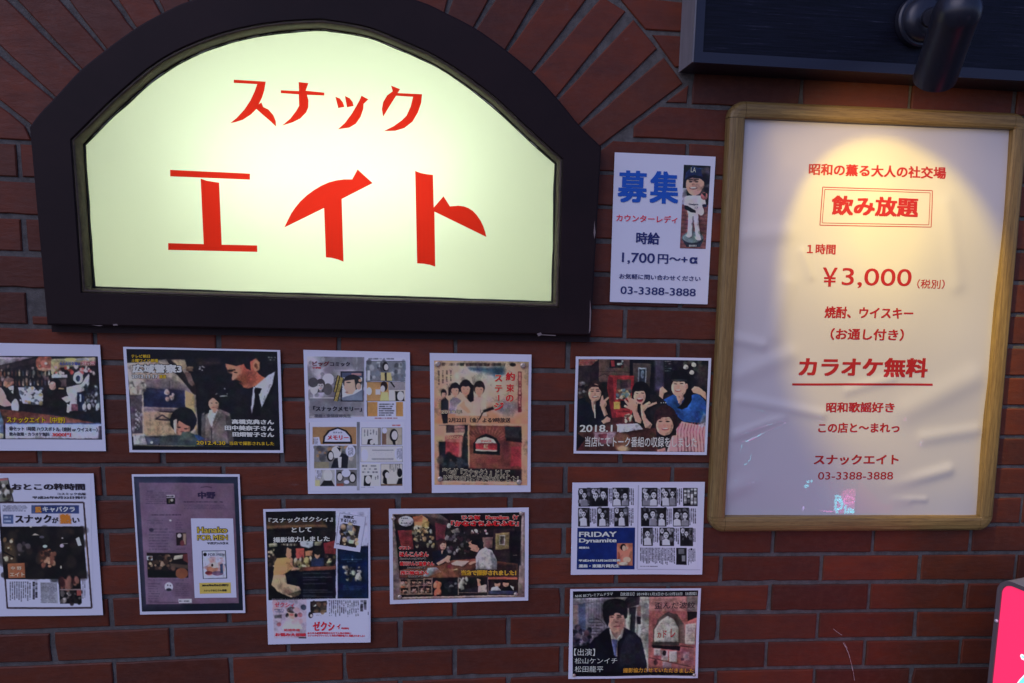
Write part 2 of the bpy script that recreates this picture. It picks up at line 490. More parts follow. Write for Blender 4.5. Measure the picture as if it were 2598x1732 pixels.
# mortar bed behind the bricks, with the opening for the light box
bm = bmesh.new()
hole = offset_loop(OUTER, 0.045)
ov = [bm.verts.new((x, 0.004, z)) for x, z in ((-1.35, 0.0), (3.2, 0.0), (3.2, 2.9), (-1.35, 2.9))]
hv = [bm.verts.new((p[0], 0.004, p[1])) for p in hole[::2]]
es = [bm.edges.new((a, b)) for L in (ov, hv) for a, b in zip(L, L[1:] + L[:1])]
bmesh.ops.triangle_fill(bm, use_beauty=True, use_dissolve=False, edges=es)
me = bpy.data.meshes.new('mortar'); bm.to_mesh(me); bm.free()
me.materials.append(M['mortar'])
mo = bpy.data.objects.new('mortar', me); col.objects.link(mo); mo.parent = wall
# body of the wall behind
def box_mesh(x0, x1, y0, y1, z0, z1):
    v = [(x, y, z) for x in (x0, x1) for y in (y0, y1) for z in (z0, z1)]
    return v, [(0, 1, 3, 2), (4, 6, 7, 5), (0, 4, 5, 1), (2, 3, 7, 6), (0, 2, 6, 4), (1, 5, 7, 3)]
v, f = box_mesh(-1.35, 3.2, 0.28, 0.34, 0, 2.9)
mesh_obj('wall_back', v, f, M['mortar'], wall)
pv = mesh_obj('pavement', [(-30, -30, 0), (30, -30, 0), (30, 30, 0), (-30, 30, 0)], [(0, 1, 2, 3)], M['pavement'])
tag(pv, kind='structure')
# pale scratches on the lower bricks
sv, sf = [], []
def scratch(pts, w):
    P = at_many(pts, -0.0028)
    for a, b in zip(P, P[1:]):
        d = b - a; L = np.linalg.norm(d); n = np.array([-d[2], 0, d[0]]) / L * w
        k = len(sv)
        sv.extend([a - n * 0.6, a + n * 0.6, b + n, b - n]); sf.append((k, k + 1, k + 2, k + 3))
scratch([(2114, 1595), (2124, 1603), (2136, 1611)], 0.0005)
scratch([(2139, 1630), (2146, 1642), (2152, 1655), (2156, 1668)], 0.0007)
scratch([(2156, 1668), (2160, 1684), (2164, 1700), (2168, 1726)], 0.0005)
scratch([(2142, 1630), (2150, 1645)], 0.0004)
scratch([(2160, 1690), (2166, 1708)], 0.0004)
mesh_obj('scratch', sv, sf, M['scratch'], wall)

# ------------------------------------------------------------------ the arched light sign
c = at(800, 850, -0.01)
sign = empty('light_sign', (c[0], 0, c[2]), 'large arched back-lit sign with red lettering in a dark painted frame', 'sign')
def loft(name, loops, mat, parent, smooth=False, seg=None):
    n = len(loops[0][0])
    V, Fc = [], []
    for L, y in loops:
        V += [(p[0], (y if np.isscalar(y) else y[i]), p[1]) for i, p in enumerate(L)]
    for r in range(len(loops) - 1):
        for i in range(n if seg is None else n - 1):
            j = (i + 1) % n
            Fc.append((r * n + i, (r + 1) * n + i, (r + 1) * n + j, r * n + j))
    return mesh_obj(name, V, Fc, mat, parent, smooth)
loft('frame', [(offset_loop(OUTER, 0.004), 0.011), (OUTER, FY + 0.006), (offset_loop(OUTER, 0.001), FY + 0.002), (offset_loop(OUTER, 0.004), FY), (offset_loop(INNER, -0.002), FY), (INNER, FY + 0.002), (INNER, 0.03)], M['frame_paint'], sign)
low = np.array([at(132, 826, -0.012)[[0, 2]], at(1496, 853, -0.012)[[0, 2]]])
v, f = box_mesh(0, 1, -0.014, 0.004, 0, 1)
def quad_box(name, pts, y0, y1, mat, parent):
    """a slab with the outline pts (x, z) from depth y0 (front) to y1"""
    n = len(pts)
    V = [(p[0], y0, p[1]) for p in pts] + [(p[0], y1, p[1]) for p in pts]
    Fc = [tuple(range(n)), tuple(range(2 * n - 1, n - 1, -1))] + [(i, n + i, n + (i + 1) % n, (i + 1) % n) for i in range(n)]
    return mesh_obj(name, V, Fc, mat, parent)
quad_box('shadow_strip', [(low[0][0], low[0][1] - 0.012), (low[1][0], low[1][1] - 0.012), (low[1][0], low[1][1] + 0.01), (low[0][0], low[0][1] + 0.01)], -0.014, -0.002, M['frame_paint'], sign)  # dark strip standing in for the shadow under the frame
for pts in ([(1362, 846), (1372, 843), (1376, 849), (1366, 853)], [(1374, 848), (1396, 849), (1410, 850), (1410, 852), (1394, 851), (1376, 850)], [(1497, 760), (1500, 790), (1498, 838), (1494, 846), (1496, 800)], [(286, 822), (296, 821), (300, 825), (288, 826)], [(1508, 560), (1511, 590), (1508, 606), (1506, 590)], [(232, 824), (262, 825), (252, 827)]):
    w = at_many(pts, FY - 0.0006)
    mesh_obj('paint_chip', w.tolist(), [tuple(range(len(pts)))], M['chip'], sign)
rn = np.random.RandomState(3)
def wob(n, s, a):
    k = rn.randn(n); ker = np.hanning(s); ker /= ker.sum()
    k = np.real(np.fft.ifft(np.fft.fft(k) * np.fft.fft(np.r_[ker, np.zeros(n - s)])))
    return k / k.std() * a
nL = len(INNER)
loft('trim', [(offset_loop(INNER, 0.0005), FY + 0.004), (offset_loop(INNER, 0.003 + wob(nL, 9, 0.0003)), FY + 0.0005), (offset_loop(INNER, 0.0055 + wob(nL, 9, 0.0004)), FY + 0.004), (offset_loop(INNER, 0.0078 + wob(nL, 9, 0.0004)), FY + 0.012), (offset_loop(INNER, 0.008), FY + 0.022), (offset_loop(INNER, 0.008), 0.002)], M['trim'], sign, smooth=True)
PY = 0.004                                  # depth of the acrylic
cw = 0.003 * (1 + np.clip(wob(nL, 7, 0.14), -0.4, 0.5))
loft('caulk', [(offset_loop(INNER, 0.0076), PY - 0.003), (offset_loop(INNER, 0.0085 + cw * 0.5), PY - 0.0035), (offset_loop(INNER, 0.0085 + cw), PY - 0.0006)], M['caulk'], sign)
INd = spline(INNER[2:NS[0] - 4], 400)
def off_open(L, d):
    t = np.gradient(L, axis=0); t /= np.linalg.norm(t, axis=1, keepdims=True)
    return L + np.stack([t[:, 1], -t[:, 0]], 1) * np.asarray(d)[..., None]
kk = len(INd)
gap = 0.0006 * np.clip(wob(kk, 13, 1.0) + 0.5, 0.05, 1.6)      # pale strip painted as the panel's light leaking past the worn black filler
loft('light_leak', [(off_open(INd, 0.0105 + wob(kk, 21, 0.0004) - gap), PY - 0.0042), (off_open(INd, 0.0105 + wob(kk, 31, 0.0004) + gap), PY - 0.0042)], M['light_leak_pale'], sign, seg=1)
PAN = offset_loop(INNER, 0.006)
bm = bmesh.new()
vv = [bm.verts.new((p[0], PY, p[1])) for p in PAN]
bm.faces.new(vv)
me = bpy.data.meshes.new('panel'); bm.to_mesh(me); bm.free(); me.materials.append(M['acrylic'])
panel = bpy.data.objects.new('panel', me); col.objects.link(panel); panel.parent = sign; panel.matrix_parent_inverse = wmat(sign).inverted()
BOXL = offset_loop(INNER, 0.001)
loft('light_box', [(BOXL, 0.0062), (BOXL, 0.26)], M['box_inside'], sign)
bm = bmesh.new()
bm.faces.new([bm.verts.new((p[0], 0.26, p[1])) for p in BOXL])
me = bpy.data.meshes.new('light_box_back'); bm.to_mesh(me); bm.free(); me.materials.append(M['box_inside'])
lb = bpy.data.objects.new('light_box_back', me); col.objects.link(lb); lb.parent = sign; lb.matrix_parent_inverse = wmat(sign).inverted()
def tube_along(P, Rr, seg=14, cap=True):
    """a round bar through the points P with the radii Rr"""
    P = [Vector(p) for p in P]
    V, Fc = [], []
    for i, p in enumerate(P):
        d = (P[min(i + 1, len(P) - 1)] - P[max(i - 1, 0)]).normalized()
        u = d.orthogonal().normalized() if i == 0 else (u - d * u.dot(d)).normalized()
        w = d.cross(u)
        for s in range(seg):
            a = 2 * math.pi * s / seg
            V.append(p + (u * math.cos(a) + w * math.sin(a)) * Rr[i])
    for i in range(len(P) - 1):
        for s in range(seg):
            t = (s + 1) % seg
            Fc.append((i * seg + s, i * seg + t, (i + 1) * seg + t, (i + 1) * seg + s))
    if cap:
        Fc.append(tuple(range(seg - 1, -1, -1))); Fc.append(tuple(range((len(P) - 1) * seg, len(P) * seg)))
    return V, Fc
a, b = at(540, 437, 0.16), at(1180, 459, 0.16)
v, f = tube_along([a, b], [0.014, 0.014])
mesh_obj('tube', v, f, M['tube'], sign)
# red lettering, cut from film and stuck on the acrylic
A = lambda pts: [(x / 2.6133, y / 2.6133) for x, y in pts]
B = lambda pts: [(800 + x / 2.6133, y / 2.6133) for x, y in pts]
def letters(name, shapes, y, mat, parent):
    V, Fc = [], []
    for s in shapes:
        w = at_many(s, y)
        if area([(p[0], p[2]) for p in w]) < 0: w = w[::-1]
        k = len(V)
        V += [tuple(p) for p in w]
        Fc += [tuple(k + i for i in t) for t in tessellate_polygon([[Vector(p) for p in w]])]
    return mesh_obj(name, V, Fc, mat, parent)
su = A([(1550, 527), (1762, 540), (1752, 600), (1738, 645), (1716, 690), (1733, 677), (1745, 708), (1780, 725), (1812, 762), (1828, 800), (1830, 838), (1790, 800), (1745, 762), (1700, 722), (1665, 757), (1610, 793), (1560, 809), (1527, 815), (1570, 780), (1620, 725), (1660, 665), (1688, 605), (1705, 557), (1550, 548)])
na = A([(1980, 543), (2045, 550), (2027, 600), (2150, 613), (2150, 632), (2036, 628), (2045, 665), (2044, 712), (2030, 745), (1990, 785), (1940, 810), (1870, 832), (1925, 785), (1965, 732), (1983, 700), (1981, 625), (1862, 616), (1862, 597), (1982, 603)])
tsu = [B([(133, 640), (163, 652), (183, 678), (193, 708), (152, 715)]), B([(196, 635), (228, 650), (247, 675), (254, 702), (210, 710)]), B([(306, 633), (352, 658), (320, 688), (318, 722), (300, 775), (270, 818), (225, 845), (150, 856), (195, 815), (240, 755), (268, 708), (291, 668)])]
ku = B([(502, 566), (562, 590), (546, 616), (708, 623), (702, 682), (680, 745), (645, 805), (590, 848), (530, 866), (455, 868), (520, 835), (572, 798), (605, 765), (632, 705), (648, 641), (536, 634), (505, 682), (450, 772), (441, 722), (450, 675), (475, 632), (513, 604)])
e1 = A([(1128, 1125), (1657, 1150), (1657, 1190), (1128, 1168)])
e2 = A([(1330, 1183), (1370, 1197), (1453, 1210), (1470, 1621), (1705, 1626), (1706, 1669), (1115, 1656), (1115, 1611), (1350, 1617)])
ii = [(A([(1885, 1507)])[0])] + A([(1905, 1465), (1930, 1415), (1955, 1378), (1990, 1335), (2035, 1293), (2080, 1260), (2130, 1230), (2180, 1208), (2230, 1195), (2280, 1188), (2335, 1188)]) + B([(280, 1122), (380, 1213), (175, 1318), (187, 1734), (150, 1719), (110, 1709), (70, 1705), (58, 1378)])
to = B([(662, 1132), (700, 1146), (740, 1154), (780, 1158), (785, 1375), (850, 1300), (893, 1367), (950, 1362), (985, 1367), (1015, 1378), (1045, 1397), (1070, 1424), (1095, 1460), (1113, 1497), (1126, 1535), (1134, 1570), (790, 1402), (795, 1767), (760, 1755), (720, 1748), (675, 1745)])
for g in ([su], [na], tsu, [ku], [e1, e2], [ii], [to]):
    letters('letter', g, PY - 0.0012, M['red_film'], panel)

# ------------------------------------------------------------------ painting and lettering tools
class Pic:
    """a printed picture, drawn on a raster in the units of the close-up it was measured in"""
    def __init__(s, x0, y0, x1, y1, n=220, bg=(255, 255, 255)):
        s.k = n / (x1 - x0); s.x0, s.y0 = x0, y0
        s.w, s.h = n, max(4, int((y1 - y0) * s.k))
        s.X, s.Y = np.meshgrid(x0 + (np.arange(s.w) + 0.5) / s.k, y0 + (np.arange(s.h) + 0.5) / s.k)
        s.a = np.ones((s.h, s.w, 3)) * np.array(bg, float)
        s.px = 1 / s.k
    def _sub(s, x0, y0, x1, y1, pad):
        i0 = int(max(0, (y0 - pad - s.y0) * s.k)); i1 = int(min(s.h, (y1 + pad - s.y0) * s.k + 2))
        j0 = int(max(0, (x0 - pad - s.x0) * s.k)); j1 = int(min(s.w, (x1 + pad - s.x0) * s.k + 2))
        return slice(i0, max(i1, i0)), slice(j0, max(j1, j0))
    def put(s, sl, m, c):
        s.a[sl] = s.a[sl] * (1 - m[..., None]) + np.asarray(c, float) * m[..., None]
    def e(s, cx, cy, rx, ry, c, rot=0, soft=0, al=1.0):
        soft = max(soft, s.px * 1.2)
        q = max(rx, ry)
        sl = s._sub(cx - q, cy - q, cx + q, cy + q, soft)
        x, y = s.X[sl] - cx, s.Y[sl] - cy
        if rot:
            r = math.radians(rot); x, y = x * math.cos(r) + y * math.sin(r), -x * math.sin(r) + y * math.cos(r)
        d = (1 - np.sqrt((x / rx) ** 2 + (y / ry) ** 2)) * min(rx, ry)
        s.put(sl, np.clip(d / soft + 0.5, 0, 1) * al, c)
    def p(s, pts, c, soft=0, al=1.0):
        soft = max(soft, s.px * 1.2)
        xs, ys = [q[0] for q in pts], [q[1] for q in pts]
        sl = s._sub(min(xs), min(ys), max(xs), max(ys), soft)
        x, y = s.X[sl], s.Y[sl]
        if x.size == 0: return
        ins = np.zeros(x.shape, bool); dd = np.full(x.shape, 1e9)
        for (ax, ay), (bx, by) in zip(pts, pts[1:] + pts[:1]):
            if ay != by:
                ins ^= ((ay > y) != (by > y)) & (x < (bx - ax) * (y - ay) / (by - ay) + ax)
            L = max((bx - ax) ** 2 + (by - ay) ** 2, 1e-9)
            t = np.clip(((x - ax) * (bx - ax) + (y - ay) * (by - ay)) / L, 0, 1)
            dd = np.minimum(dd, (x - ax - t * (bx - ax)) ** 2 + (y - ay - t * (by - ay)) ** 2)
        d = np.sqrt(dd) * np.where(ins, 1, -1)
        s.put(sl, np.clip(d / soft + 0.5, 0, 1) * al, c)
    def r(s, x0, y0, x1, y1, c, al=1.0, soft=0):
        s.p([(x0, y0), (x1, y0), (x1, y1), (x0, y1)], c, soft, al)
    def l(s, pts, w, c, al=1.0):
        for (ax, ay), (bx, by) in zip(pts, pts[1:]):
            L = math.hypot(bx - ax, by - ay) or 1
            nx, ny = -(by - ay) / L * w / 2, (bx - ax) / L * w / 2
            s.p([(ax + nx, ay + ny), (bx + nx, by + ny), (bx - nx, by - ny), (ax - nx, ay - ny)], c, 0, al)
    def g(s, x0, y0, x1, y1, c0, c1, hor=False, al=1.0):
        sl = s._sub(x0, y0, x1, y1, 0)
        t = np.clip((s.X[sl] - x0) / (x1 - x0) if hor else (s.Y[sl] - y0) / (y1 - y0), 0, 1)[..., None]
        s.a[sl] = s.a[sl] * (1 - al) + (np.array(c0, float) * (1 - t) + np.array(c1, float) * t) * al
    def b(s, x0, y0, x1, y1, n, cols, smin, smax, seed=1, tall=1.0, al=0.9):
        q = random.Random(seed)
        for _ in range(n):
            r = q.uniform(smin, smax)
            s.e(q.uniform(x0, x1), q.uniform(y0, y1), r, r * tall * q.uniform(0.7, 1.4), q.choice(cols), q.uniform(-20, 20), r * 0.5, al)
    def t(s, x0, y0, x1, y1, n, c, vert=False, al=0.6, seed=1, fill=0.55):
        """rows (or columns) of print too small to read"""
        q = np.random.RandomState(seed)
        sl = s._sub(x0, y0, x1, y1, 0)
        x, y = (s.X[sl], s.Y[sl]) if not vert else (s.Y[sl], s.X[sl])
        if x.size == 0: return
        lo, hi = (y0, y1) if not vert else (x0, x1)
        le, re = (x0, x1) if not vert else (y0, y1)
        pitch = (hi - lo) / n
        row = np.clip(((y - lo) / pitch).astype(int), 0, n - 1)
        fr = (y - lo) / pitch - row
        cell = np.clip(((x - le) / (pitch * 0.55)).astype(int), 0, 399)
        tab = q.rand(n, 400) ** 0.6
        ends = q.uniform(0.75, 1.0, n)
        m = tab[row, cell] * ((x - le) / (re - le) < ends[row]) * np.clip((fill / 2 - np.abs(fr - 0.5)) / 0.15 + 0.5, 0, 1)
        s.put(sl, m * al, c)
    def noise(s, amp, size, seed=0, x0=None, y0=None, x1=None, y1=None):
        amp, size = amp * 0.6, size * 2.2
        q = np.random.RandomState(seed)
        h, w = int(s.h * s.px / size) + 3, int(s.w * s.px / size) + 3
        n = q.randn(h, w, 1) * 0.85 + q.randn(h, w, 3) * 0.2
        yy, xx = np.arange(s.h) * s.px / size, np.arange(s.w) * s.px / size
        i, j = yy.astype(int), xx.astype(int)
        fy, fx = (yy - i)[:, None, None], (xx - j)[None, :, None]
        v = n[i][:, j] * (1 - fy) * (1 - fx) + n[i + 1][:, j] * fy * (1 - fx) + n[i][:, j + 1] * (1 - fy) * fx + n[i + 1][:, j + 1] * fy * fx
        sl = s._sub(x0, y0, x1, y1, 0) if x0 is not None else (slice(None), slice(None))
        s.a[sl] = np.clip(s.a[sl] * (1 + v[sl] * amp / 60) + v[sl] * amp * 0.25, 0, 255)
    def face(s, cx, cy, w, h, skin, hair, style=0, rot=0, smile=True):
        """head of a printed figure: hair, face, eyes, nose, mouth"""
        dk = tuple(int(c * 0.45) for c in skin); sh = tuple(int(c * 0.8) for c in skin)
        s.e(cx, cy - h * 0.12, w * 0.66, h * 0.62, hair, rot)
        if style == 1:
            s.p([(cx - w * 0.66, cy - h * 0.1), (cx + w * 0.66, cy - h * 0.1), (cx + w * 0.72, cy + h * 0.75), (cx + w * 0.35, cy + h * 0.8), (cx - w * 0.35, cy + h * 0.8), (cx - w * 0.72, cy + h * 0.75)], hair)
        s.r(cx - w * 0.17, cy + h * 0.3, cx + w * 0.17, cy + h * 0.72, sh)
        s.e(cx, cy + h * 0.05, w * 0.46, h * 0.5, skin, rot)
        s.e(cx + w * 0.18, cy + h * 0.15, w * 0.24, h * 0.3, sh, rot, w * 0.3, 0.5)
        s.p([(cx - w * 0.5, cy - h * 0.05), (cx - w * 0.42, cy - h * 0.5), (cx + w * 0.42, cy - h * 0.5), (cx + w * 0.5, cy - h * 0.05), (cx + w * 0.3, cy - h * 0.2), (cx, cy - h * 0.15), (cx - w * 0.3, cy - h * 0.2)], hair)
        for q in (-1, 1):
            s.e(cx + q * w * 0.2, cy + h * 0.02, w * 0.09, h * 0.035, dk)
            s.l([(cx + q * w * 0.1, cy - h * 0.07), (cx + q * w * 0.3, cy - h * 0.08)], h * 0.03, dk, 0.6)
        s.l([(cx, cy + h * 0.05), (cx + w * 0.05, cy + h * 0.2)], w * 0.06, sh)
        s.e(cx, cy + h * 0.34, w * (0.17 if smile else 0.12), h * (0.055 if smile else 0.025), (170, 70, 75))
        if smile: s.e(cx, cy + h * 0.33, w * 0.13, h * 0.025, (225, 215, 225))
    def blur(s, n=1):
        for _ in range(n):
            p = np.pad(s.a, ((1, 1), (1, 1), (0, 0)), 'edge')
            p = (p[:-2] + 2 * p[1:-1] + p[2:]) / 4
            s.a = (p[:, :-2] + 2 * p[:, 1:-1] + p[:, 2:]) / 4
    def photo(s, amt=1.0, seed=0):
        """camera look for a drawn picture: uneven outlines, soft modelling, patchy light"""
        q = np.random.RandomState(seed + 77)
        def field(size):
            h, w = int(s.h / size) + 3, int(s.w / size) + 3
            n = q.randn(h, w)
            yy, xx = np.arange(s.h) / size, np.arange(s.w) / size
            i, j = yy.astype(int), xx.astype(int); fy, fx = (yy - i)[:, None], (xx - j)[None]
            fy, fx = fy * fy * (3 - 2 * fy), fx * fx * (3 - 2 * fx)
            return n[i][:, j] * (1 - fy) * (1 - fx) + n[i + 1][:, j] * fy * (1 - fx) + n[i][:, j + 1] * (1 - fy) * fx + n[i + 1][:, j + 1] * fy * fx
        X = s.X + (field(7) * 0.35 + field(3.2) * 0.18) * s.px * amt
        Y = s.Y + (field(7) * 0.35 + field(3.2) * 0.18) * s.px * amt
        s.a = s.sample(X, Y)
        lum = s.a.mean(-1)
        def soft(m, n):
            for _ in range(n):
                m = np.pad(m, 1, 'edge'); m = (m[:-2] + 2 * m[1:-1] + m[2:]) / 4; m = (m[:, :-2] + 2 * m[:, 1:-1] + m[:, 2:]) / 4
            return m
        b = soft(lum, 10)
        sh = (np.roll(b, (3, 4), (0, 1)) - np.roll(b, (-3, -4), (0, 1))) / 255
        c = soft(lum, 3)
        f = 1 - 0.75 * amt * np.clip(sh, -.35, .35) + amt * (field(26) * 0.08 + field(9) * 0.05 + field(2.6) * 0.05) + 0.5 * amt * np.clip((lum - b) / 255, -.3, .3)
        s.a = np.clip(s.a * f[..., None], 0, 255)
        s.a = s.a + (np.stack([field(14), field(14), field(14)], -1) * 4 + np.stack([field(2.4)] * 3, -1) * 2.5) * amt
        s.a = np.clip(s.a, 0, 255)
    def sample(s, x, y):
        u = np.clip((x - s.x0) * s.k - 0.5, 0, s.w - 1.001); v = np.clip((y - s.y0) * s.k - 0.5, 0, s.h - 1.001)
        i, j = v.astype(int), u.astype(int); fy, fx = (v - i)[..., None], (u - j)[..., None]
        i2, j2 = np.minimum(i + 1, s.h - 1), np.minimum(j + 1, s.w - 1)
        return s.a[i, j] * (1 - fy) * (1 - fx) + s.a[i2, j] * fy * (1 - fx) + s.a[i, j2] * (1 - fy) * fx + s.a[i2, j2] * fy * fx

GLYPH = {}
def glyph(text, off):
    k = (text, round(off, 4))
    if k not in GLYPH:
        cu = bpy.data.curves.new('lettering', 'FONT')
        cu.body = text; cu.offset = off; cu.resolution_u = 5
        ob = bpy.data.objects.new('lettering', cu)
        me = bpy.data.meshes.new_from_object(ob)
        co = np.empty(len(me.vertices) * 3, np.float32); me.vertices.foreach_get('co', co)
        GLYPH[k] = (co.reshape(-1, 3)[:, :2].astype(float), [tuple(p.vertices) for p in me.polygons])
        bpy.data.objects.remove(ob); bpy.data.meshes.remove(me); bpy.data.curves.remove(cu)
    return GLYPH[k]

def bold_copies(b):
    """shifts (in letter heights) that thicken a stroke without closing the gaps inside a character"""
    if b <= 0: return [(0, 0)]
    r = [(-b, -b * .7), (b, b * .7), (-b, b * .7), (b, -b * .7)]
    return r + [(0, 0)] if b > 0.032 else r
class Sheet:
    """one sheet of paper on the wall; everything on it is given in the units of one close-up (origin ox, oy, scale sc)"""
    def __init__(s, name, ox, oy, sc, quad, ref, label, cat, group, y=-0.004, paper=True, white=0.8, seed=0, curl=0.0012):
        s.o = np.array([ox, oy], float); s.sc = sc; s.quad = np.array(quad, float); s.y = y; s.white = white
        s.ref = lin(ref); s.rgb = np.array(ref, float); q = s.quad
        s.slope = ((q[1, 1] - q[0, 1]) / (q[1, 0] - q[0, 0]) + (q[2, 1] - q[3, 1]) / (q[2, 0] - q[3, 0])) / 2
        s.lean = ((q[3, 0] - q[0, 0]) / (q[3, 1] - q[0, 1]) + (q[2, 0] - q[1, 0]) / (q[2, 1] - q[1, 1])) / 2
        s.ph = np.random.RandomState(seed + 11).uniform(0, 6.28, 6); s.curl = curl
        s.lift = np.random.RandomState(seed + 50).uniform(0, 1, 4) ** 3 * 0.006
        cen = s.w(q.mean(0)[None], 0)[0]
        s.cen = cen; s.size = np.linalg.norm(s.w(q[[0]], 0)[0] - s.w(q[[2]], 0)[0]) / 2
        s.root = empty(name, (cen[0], 0, cen[2]), label, cat, group)
        s.lv, s.lf, s.lc = [], [], []
        s.lp = None
        if paper:
            s.grid('paper', quad, 26, 26, None, 0, M['paper'], thick=True)
    def K(s, c):
        return s.hold(lin(c) / s.ref * s.white)
    def hold(s, k):
        """no ink is brighter than paper: scales a colour down without changing its hue"""
        k = np.asarray(k, float)
        return np.maximum(k * np.minimum(1, 0.84 / np.maximum(k.max(-1, keepdims=True), 1e-6)), 0.004)
    def ink(s, c):
        """reflectance of a printed picture; areas of bare paper stay paper white"""
        k = lin(c) / s.ref * s.white
        w = np.exp(-np.sum(((np.asarray(c, float) - s.rgb) / 26) ** 2, -1, keepdims=True))
        g = (k @ np.array([0.25, 0.55, 0.2]))[..., None]
        con = (np.clip(g, 0.002, 1) / 0.62) ** 0.2
        return s.hold((k * 0.85 + g * 0.15) * (0.7 * con * (1 - w) + w))
    def w(s, p, layer):
        """close-up position to a point on the sheet, with the sheet's own waviness"""
        p = np.asarray(p, float)
        P = at_many(p / s.sc + s.o, s.y)
        x, z = P[:, 0], P[:, 2]
        h = np.sin(x * 22 + s.ph[0]) * np.sin(z * 19 + s.ph[1]) + 0.6 * np.sin(x * 41 + z * 13 + s.ph[2])
        P[:, 1] -= s.curl * (h * 0.5 + 0.8) + layer * 0.00035
        sz = 0.3 * min(np.linalg.norm(s.quad[1] - s.quad[0]), np.linalg.norm(s.quad[3] - s.quad[0]))
        for c, l in zip(s.quad, s.lift):
            P[:, 1] -= l * np.exp(-np.sum((p - c) ** 2, -1) / (sz * sz))
        return P
    def grid(s, name, quad, nu, nv, pic, layer, mat, thick=False, parent=None):
        q = np.array(quad, float)
        u, v = np.meshgrid(np.linspace(0, 1, nu), np.linspace(0, 1, nv))
        c = (q[0] * ((1 - u) * (1 - v))[..., None] + q[1] * (u * (1 - v))[..., None] + q[2] * (u * v)[..., None] + q[3] * ((1 - u) * v)[..., None])
        P = s.w(c.reshape(-1, 2), layer)
        idx = np.arange(nu * nv).reshape(nv, nu)
        Fc = np.stack([idx[:-1, :-1], idx[1:, :-1], idx[1:, 1:], idx[:-1, 1:]], -1).reshape(-1, 4)
        colors = None
        if pic is not None:
            colors = s.ink(pic.sample(c[..., 0], c[..., 1]).reshape(-1, 3))
        V, Fl = P.tolist(), Fc.tolist()
        if thick:
            rim = np.r_[idx[0], idx[1:, -1], idx[-1, ::-1][1:], idx[::-1, 0][1:-1]].tolist()
            k = len(V)
            V += [[V[i][0], V[i][1] + 0.0004, V[i][2]] for i in rim]
            n = len(rim)
            Fl += [[rim[i], rim[(i + 1) % n], k + (i + 1) % n, k + i] for i in range(n)]
        o = mesh_obj(name, V, Fl, mat, parent or s.root, smooth=not thick, colors=colors)
        return o
    def picture(s, quad, pic, name='picture', layer=1, parent=None, photo=1.0):
        if photo:
            keep = np.exp(-np.sum(((pic.a - s.rgb) / 26) ** 2, -1, keepdims=True)); before = pic.a
            pic.photo(photo, len(bpy.data.objects))
            pic.a = before * keep + pic.a * (1 - keep)
        q = np.array(quad, float)
        nu = int(np.linalg.norm(q[1] - q[0]) * pic.k * 1.0) + 2
        nv = int(np.linalg.norm(q[3] - q[0]) * pic.k * 1.0) + 2
        return s.grid(name, quad, nu, nv, pic, layer, M['print'], parent=parent)
    def T(s, text, x0, y0, x1, y1, c, bold=0.0, out=None, ow=0.05, slope=None, lean=None, layer=2):
        """lettering that fills the box x0..x1, y0..y1 (y1 - y0 is its height, the line follows the sheet's tilt)"""
        s.done()
        sl = s.slope if slope is None else slope
        le = s.lean if lean is None else lean
        V0, F0 = glyph(text, 0.0)
        lo, hi = V0.min(0) - (bold, bold * .7), V0.max(0) + (bold, bold * .7)
        for V, Fg, cc, la in ([(*glyph(text, bold * .8 + ow), out, layer)] if out else []) + [(V0 + q, F0, c, layer + 1 + .06 * n) for n, q in enumerate(bold_copies(bold))]:
            u, v = (V[:, 0] - lo[0]) / (hi[0] - lo[0]), 1 - (V[:, 1] - lo[1]) / (hi[1] - lo[1])
            X = x0 + u * (x1 - x0) + le * v * (y1 - y0)
            Y = y0 + v * (y1 - y0) + sl * u * (x1 - x0)
            P = s.w(np.stack([X, Y], 1), la)
            k = len(s.lv)
            s.lv += P.tolist(); s.lf += [tuple(k + i for i in f) for f in Fg]; s.lc += [s.K(cc)] * len(P)
    def col_text(s, text, xc, y0, y1, wd, c, bold=0.0, out=None):
        """upright line of characters, one below the other"""
        n = len(text); h = (y1 - y0) / n
        for i, ch in enumerate(text):
            s.T(ch, xc - wd / 2, y0 + i * h, xc + wd / 2, y0 + (i + 0.88) * h, c, bold, out)
    def rule(s, pts, wd, c, layer=2):
        s.done()
        for a, b in zip(pts, pts[1:]):
            a, b = np.array(a, float), np.array(b, float)
            d = b - a; n = np.array([-d[1], d[0]]) / np.linalg.norm(d) * wd / 2
            m = max(1, int(np.linalg.norm(d) / 120))
            for t in range(m):
                p, q = a + d * t / m, a + d * (t + 1) / m
                k = len(s.lv)
                s.lv += s.w([p + n, q + n, q - n, p - n], layer).tolist(); s.lf.append((k, k + 1, k + 2, k + 3)); s.lc += [s.K(c)] * 4
    def done(s, name='lettering', parent=None):
        if s.lv:
            o = mesh_obj(name, s.lv, s.lf, M['print'], parent or s.lp or s.root, colors=s.lc)
            s.lv, s.lf, s.lc = [], [], []
            return o
    def tack(s, x, y, r=14, c=None):
        p = s.w([(x, y)], 2)[0]; rr = r / s.sc / 1150
        v, f = tube_along([p, p - np.array([0, 0.002, 0]), p - np.array([0, 0.0034, 0])], [rr, rr, rr * 0.55], 12)
        mesh_obj('tack', v, f, M['tack'], s.root, smooth=False)

# ------------------------------------------------------------------ the flyers on the wall
FG = 'printed flyers stuck on the brick wall'
SKIN, HAIR = (205, 150, 130), (28, 24, 32)

